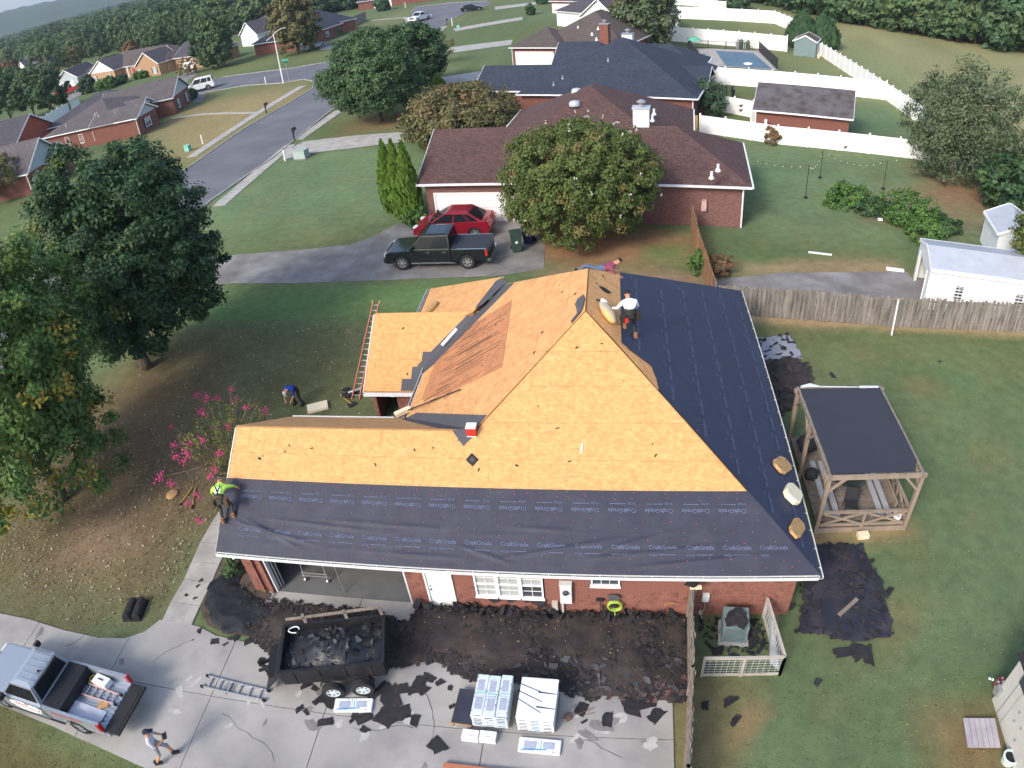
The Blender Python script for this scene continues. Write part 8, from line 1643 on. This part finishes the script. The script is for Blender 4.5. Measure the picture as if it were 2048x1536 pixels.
def person(label, loc, rz, J, mats, hat=None, extras=None, sc_=1.0, boots=None):
    """one skin over a posed skeleton; J: joint -> (x, y, z), y is the way the person faces. mats: zone -> material"""
    t = thing('person', label, 'person', loc, rz); t.scale = (sc_,)*3
    J = {k: Vector(v) for k, v in J.items()}
    f = (J['head']-J['neck']).normalized(); face = J.get('look', Vector((0, 1, 0))).normalized(); J['crown'] = J['head']+f*.10; J['nose'] = J['head']+face*.118-f*.005
    for s in 'lr':
        if s+'ha' not in J: J[s+'ha'] = J[s+'wr']+(J[s+'wr']-J[s+'el']).normalized()*.085
        if s+'to' not in J: J[s+'to'] = J[s+'an']+Vector((0, .17, -.045))
    names = ['pelvis', 'spine', 'chest', 'neck', 'head', 'crown', 'nose']+[s+k for s in 'lr' for k in ('sh', 'el', 'wr', 'ha', 'hip', 'kn', 'an', 'to')]
    V = [J[n] for n in names]; rad = [RAD[n] if n in RAD else RAD[n[1:]] for n in names]; E = [(names.index(a), names.index(b)) for a, b, z in BONES]; zones = [(J[a], J[b], z) for a, b, z in BONES]
    for s in 'lr':   # five fingers rooted in the palm
        w_, h = J[s+'wr'], J[s+'ha']; d = (h-w_).normalized(); side = d.cross(Vector((0, 0, 1)) if abs(d.z) < .9 else Vector((0, 1, 0))).normalized(); nrm = side.cross(d)
        for k, (o_, L_) in enumerate(((-.032, .062), (-.011, .076), (.011, .072), (.031, .056), (.046 if s == 'l' else -.046, .045))):
            b0 = (h if k < 4 else w_.lerp(h, .45))+side*o_*.8; dd = d if k < 4 else (d*.6+side*(1 if o_ > 0 else -1)*.8).normalized(); i0 = len(V); V += [b0+dd*.025, b0+dd*L_*.6-nrm*.01, b0+dd*L_-nrm*.028]; rad += [(.0105, .0105), (.0095, .0095), (.008, .008)]; E += [(names.index(s+'ha'), i0), (i0, i0+1), (i0+1, i0+2)]; zones += [(V[i0], V[i0+2], 'hand')]
    me = bpy.data.meshes.new('body'); me.from_pydata(V, E, []); o = link('body', me, None); md = o.modifiers.new('skin', 'SKIN'); md.use_smooth_shade = True; o.modifiers.new('sub', 'SUBSURF').levels = 1
    for i, sv_ in enumerate(me.skin_vertices[0].data): sv_.radius = rad[i]; sv_.use_root = (i == 0)
    dg = bpy.context.evaluated_depsgraph_get(); m2 = bpy.data.meshes.new_from_object(o.evaluated_get(dg)); bpy.data.objects.remove(o); o = link('body', m2, t)
    zl = ['torso', 'arm', 'fore', 'legs', 'shin', 'foot', 'head', 'hand']; m2.materials.clear()
    for z in zl: m2.materials.append(mats.get(z, M_skin))
    for p in m2.polygons:
        c = p.center; best = min(zones, key=lambda z: (c-z[0]-(z[1]-z[0])*max(0, min(1, (c-z[0]).dot(z[1]-z[0])/max(1e-9, (z[1]-z[0]).length_squared)))).length); p.material_index = zl.index(best[2]); p.use_smooth = True
    hd, up = J['head'], f
    rot = Matrix((face.cross(up).normalized(), (up.cross(face.cross(up))).normalized(), up)).transposed()
    mb = MB(); mb.ico((0, 0, 0), .112, 2, sq=(.92, 1.05, 1.0)); vs = [v for v in mb.v]; keep = [f_ for f_ in mb.f if all(vs[i][2] > (-.02 if vs[i][1] < .02 else .055) for i in f_)]; m3 = MB(); m3.add([hd+rot @ Vector(v)+up*.035 for v in vs], keep); m3.build('hair', M_hair if not hat else hat, t, smooth=True)
    if hat: m4 = MB(); c = hd+up*.05; m4.slab([c+rot @ Vector(p) for p in ((-.075, .07, .03), (.075, .07, .03), (.06, .2, .015), (-.06, .2, .015))], .012); m4.build('cap_peak', hat, t)
    for s in (-1, 1): m5 = MB(); m5.ico(hd+rot @ Vector((s*.036, .098, .02)), .011, 1); m5.build('eye', M_hair, t); m6 = MB(); m6.ico(hd+rot @ Vector((s*.092, -.005, -.005)), .024, 1, sq=(.5, 1, 1.3)); m6.build('ear', M_skin, t)
    m7 = MB(); m7.bar(hd+rot @ Vector((-.024, .1, -.05)), hd+rot @ Vector((.024, .1, -.05)), .008, .01); m7.build('mouth', mat('lips', (.35, .13, .11)), t)
    for s in (-1, 1):
        if boots: k = 'lr'[s > 0]; a, b = J[k+'an'], J[k+'to']; m8 = MB(); m8.tube(a+Vector((0, 0, .12)), a-Vector((0, 0, .03)), .058, .062, 10); m8.bar(a-Vector((0, 0, .02))-(b-a)*.3, b, .095, .075); m8.build('boot', boots, t)
    if extras: extras(t, J)
    return t
M_pants = mat('dark_trousers', (.035, .036, .036), .9, .15, 8); M_pg = mat('olive_trousers', (.05, .055, .04), .9, .2, 8); M_boot = mat('tan_boots', (.28, .13, .06), .8, .15, 8); M_jean = mat('blue_jeans', (.10, .14, .22), .9, .2, 8)
def torsoY(J): pass
# hi-vis worker bending over the left front eave
def ex1(t, J):
    b = lambda p, q, w_, m, nm: (lambda mb: (mb.bar(p, q, w_, .012), mb.build(nm, m, t)))(MB())
    up_ = (J['chest']-J['pelvis']).normalized(); back = Vector((0, -up_.z, up_.y)).normalized()
    for s in (-1, 1): b(J['chest']+Vector((s*.10, 0, 0))+back*.135+up_*.08, J['spine']+Vector((-s*.03, 0, 0))+back*.125-up_*.05, .035, M_black, 'harness_strap')
    mb = MB(); mb.tube(J['pelvis']+up_*.06-back*.0, J['pelvis']+up_*.11, .185, .185, 14); mb.build('tool_belt', mat('leather_belt', (.10, .06, .035), .8), t); mb = MB(); mb.box(J['pelvis']+Vector((.22, -.05, .0)), (.12, .2, .24)); mb.box(J['pelvis']+Vector((-.2, -.05, 0)), (.1, .18, .2)); mb.build('tool_pouch', mat('leather_belt', (0, 0, 0)), t)
    mb = MB(); mb.slab([J['chest']+Vector((s*.1, 0, 0))+back*.125 for s in (-1, 1)]+[J['spine']+Vector((s*.09, 0, 0))+back*.12 for s in (1, -1)], .01); mb.build('vest_back', mat('vest_white', (.70, .78, .55), .7), t)
M_hv = mat('hi_vis', (.42, .72, .10), .7, .08, 6)
f0_ = on('F', (.30, .88), .0)
person('worker in a lime hi-vis shirt with dark braces bending over at the left front eave', f0_, R(14), dict(pelvis=(0, -.02, .80), spine=(-.01, .14, .94), chest=(-.02, .34, 1.02), neck=(-.03, .48, 1.08), head=(-.05, .60, 1.06), lsh=(-.22, .36, 1.02), lel=(-.36, .44, .80), lwr=(-.40, .55, .58), rsh=(.18, .36, 1.03), rel=(.36, .48, .92), rwr=(.40, .62, .72), lhip=(-.10, -.02, .76), lkn=(-.16, .14, .42), lan=(-.14, -.12, .07), rhip=(.10, -.02, .76), rkn=(.20, .20, .48), ran=(.20, .02, .12), look=(-.2, .6, -.75)), dict(torso=M_hv, arm=M_hv, fore=M_hv, legs=M_pg, shin=M_pg, foot=M_boot), extras=ex1, boots=M_boot, sc_=1.12, hat=mat('grey_cap', (.35, .36, .37), .8))
# white-shirted worker kneeling on the dark slope
def ex2(t, J): mb = MB(); up_ = (J['chest']-J['pelvis']).normalized(); mb.tube(J['pelvis']+up_*.04, J['pelvis']+up_*.10, .185, .18, 14); mb.box(J['pelvis']+Vector((.22, 0, -.02)), (.14, .2, .24)); mb.box(J['pelvis']+Vector((-.2, -.08, -.04)), (.1, .16, .2)); mb.build('tool_belt', mat('dark_belt', (.03, .025, .022), .7), t); mb = MB(); mb.box(J['pelvis']+Vector((-.16, -.18, -.06)), (.1, .05, .13)); mb.build('tool', mat('bucket_red', (0, 0, 0)), t)
M_wsh = mat('white_shirt', (.82, .82, .82), .8, .04, 6)
f0_ = on('R', (13.62, 7.35), .0)
person('worker in a white long-sleeved shirt crouching on the dark right slope', f0_, R(12), dict(pelvis=(0, 0, .62), spine=(0, .06, .80), chest=(-.02, .14, .97), neck=(-.03, .20, 1.09), head=(-.04, .25, 1.19), lsh=(-.22, .15, .99), lel=(-.36, .22, .78), lwr=(-.46, .38, .72), rsh=(.18, .14, 1.0), rel=(.28, .24, .76), rwr=(.12, .42, .66), lhip=(-.10, 0, .58), lkn=(-.22, .32, .42), lan=(-.16, .08, .20), rhip=(.10, 0, .58), rkn=(.14, .22, .24), ran=(.12, -.18, -.02), look=(-.3, .8, -.5)), dict(torso=M_wsh, arm=M_wsh, fore=M_wsh, legs=M_pants, shin=M_pants, foot=M_boot), extras=ex2, boots=M_boot, sc_=1.15)
# maroon-shirted worker leaning over the far ridge end
M_mar = mat('maroon_shirt', (.22, .05, .09), .85, .12, 6)
f0_ = on('B', (12.2, 11.3), .0)
person('worker in a maroon shirt and pale jeans lying along the far end of the ridge', f0_, R(-76), dict(pelvis=(0, .25, .08), spine=(0, .42, .12), chest=(.02, .62, .18), neck=(.02, .80, .26), head=(.02, .92, .31), lsh=(-.18, .63, .18), lel=(-.30, .78, .0), lwr=(-.2, .98, -.06), rsh=(.2, .63, .18), rel=(.34, .70, -.02), rwr=(.36, .88, -.1), lhip=(-.10, .18, .08), lkn=(-.13, -.20, .24), lan=(-.14, -.52, .02), rhip=(.10, .18, .07), rkn=(.14, -.2, .18), ran=(.16, -.55, -.04), look=(.1, .8, -.5)), dict(torso=M_mar, arm=M_mar, fore=M_skin, legs=M_jean, shin=M_jean, foot=M_black), boots=M_black, sc_=1.15)
# blue-shirted worker bending down on the left lawn
M_blu = mat('blue_shirt', (.02, .05, .32), .85, .12, 6)
person('worker in a blue shirt and pale cap stooping on the left lawn', (-2.0, 11.5, 0), R(165), dict(pelvis=(0, -.05, .88), spine=(0, .10, 1.02), chest=(0, .30, 1.10), neck=(0, .46, 1.12), head=(0, .58, 1.08), lsh=(-.2, .32, 1.1), lel=(-.26, .42, .82), lwr=(-.16, .55, .62), rsh=(.2, .32, 1.1), rel=(.26, .42, .84), rwr=(.14, .58, .64), lhip=(-.10, -.05, .84), lkn=(-.16, .06, .46), lan=(-.2, -.05, .08), rhip=(.10, -.05, .84), rkn=(.14, .1, .46), ran=(.2, .0, .08), look=(0, .5, -.85)), dict(torso=M_blu, arm=M_blu, fore=M_skin, legs=M_pants, shin=M_pants, foot=M_black), boots=M_black, sc_=1.12, hat=mat('pale_cap', (.55, .58, .60), .8))
# man walking on the drive with a controller in his hands
def ex5(t, J): mb = MB(); c = (J['lha']+J['rha'])/2+Vector((0, .04, .02)); mb.box(c, (.2, .12, .05)); mb.tube(c+Vector((-.07, .05, .02)), c+Vector((-.07, .08, .13)), .01); mb.tube(c+Vector((.07, .05, .02)), c+Vector((.07, .08, .13)), .01); mb.build('controller', M_black, t); mb = MB(); mb.tube(J['lkn']+Vector((0, 0, .02)), J['lkn']+Vector((0, 0, .04)), .07); mb.build('hem', M_gshort, t)
M_lav = mat('pale_lavender_shirt', (.58, .56, .66), .8, .06, 6); M_gshort = mat('grey_shorts', (.30, .31, .33), .85, .1, 8)
person('man in a pale shirt, navy cap and grey shorts walking on the drive', (.02, -6.45, .045), R(-58), dict(pelvis=(0, 0, .95), spine=(0, .0, 1.10), chest=(0, .02, 1.30), neck=(0, .04, 1.45), head=(0, .07, 1.57), lsh=(-.2, .02, 1.37), lel=(-.26, .10, 1.10), lwr=(-.12, .32, 1.12), rsh=(.2, .02, 1.37), rel=(.26, .10, 1.10), rwr=(.12, .32, 1.12), lhip=(-.1, 0, .90), lkn=(-.11, .22, .52), lan=(-.1, .24, .10), rhip=(.1, 0, .90), rkn=(.11, -.04, .50), ran=(.1, -.30, .14), look=(0, .9, -.35)), dict(torso=M_lav, arm=M_lav, fore=M_skin, legs=M_gshort, shin=M_skin, foot=M_plast), boots=M_plast, hat=mat('navy_cap', (.02, .025, .06), .8), extras=ex5, sc_=1.05)
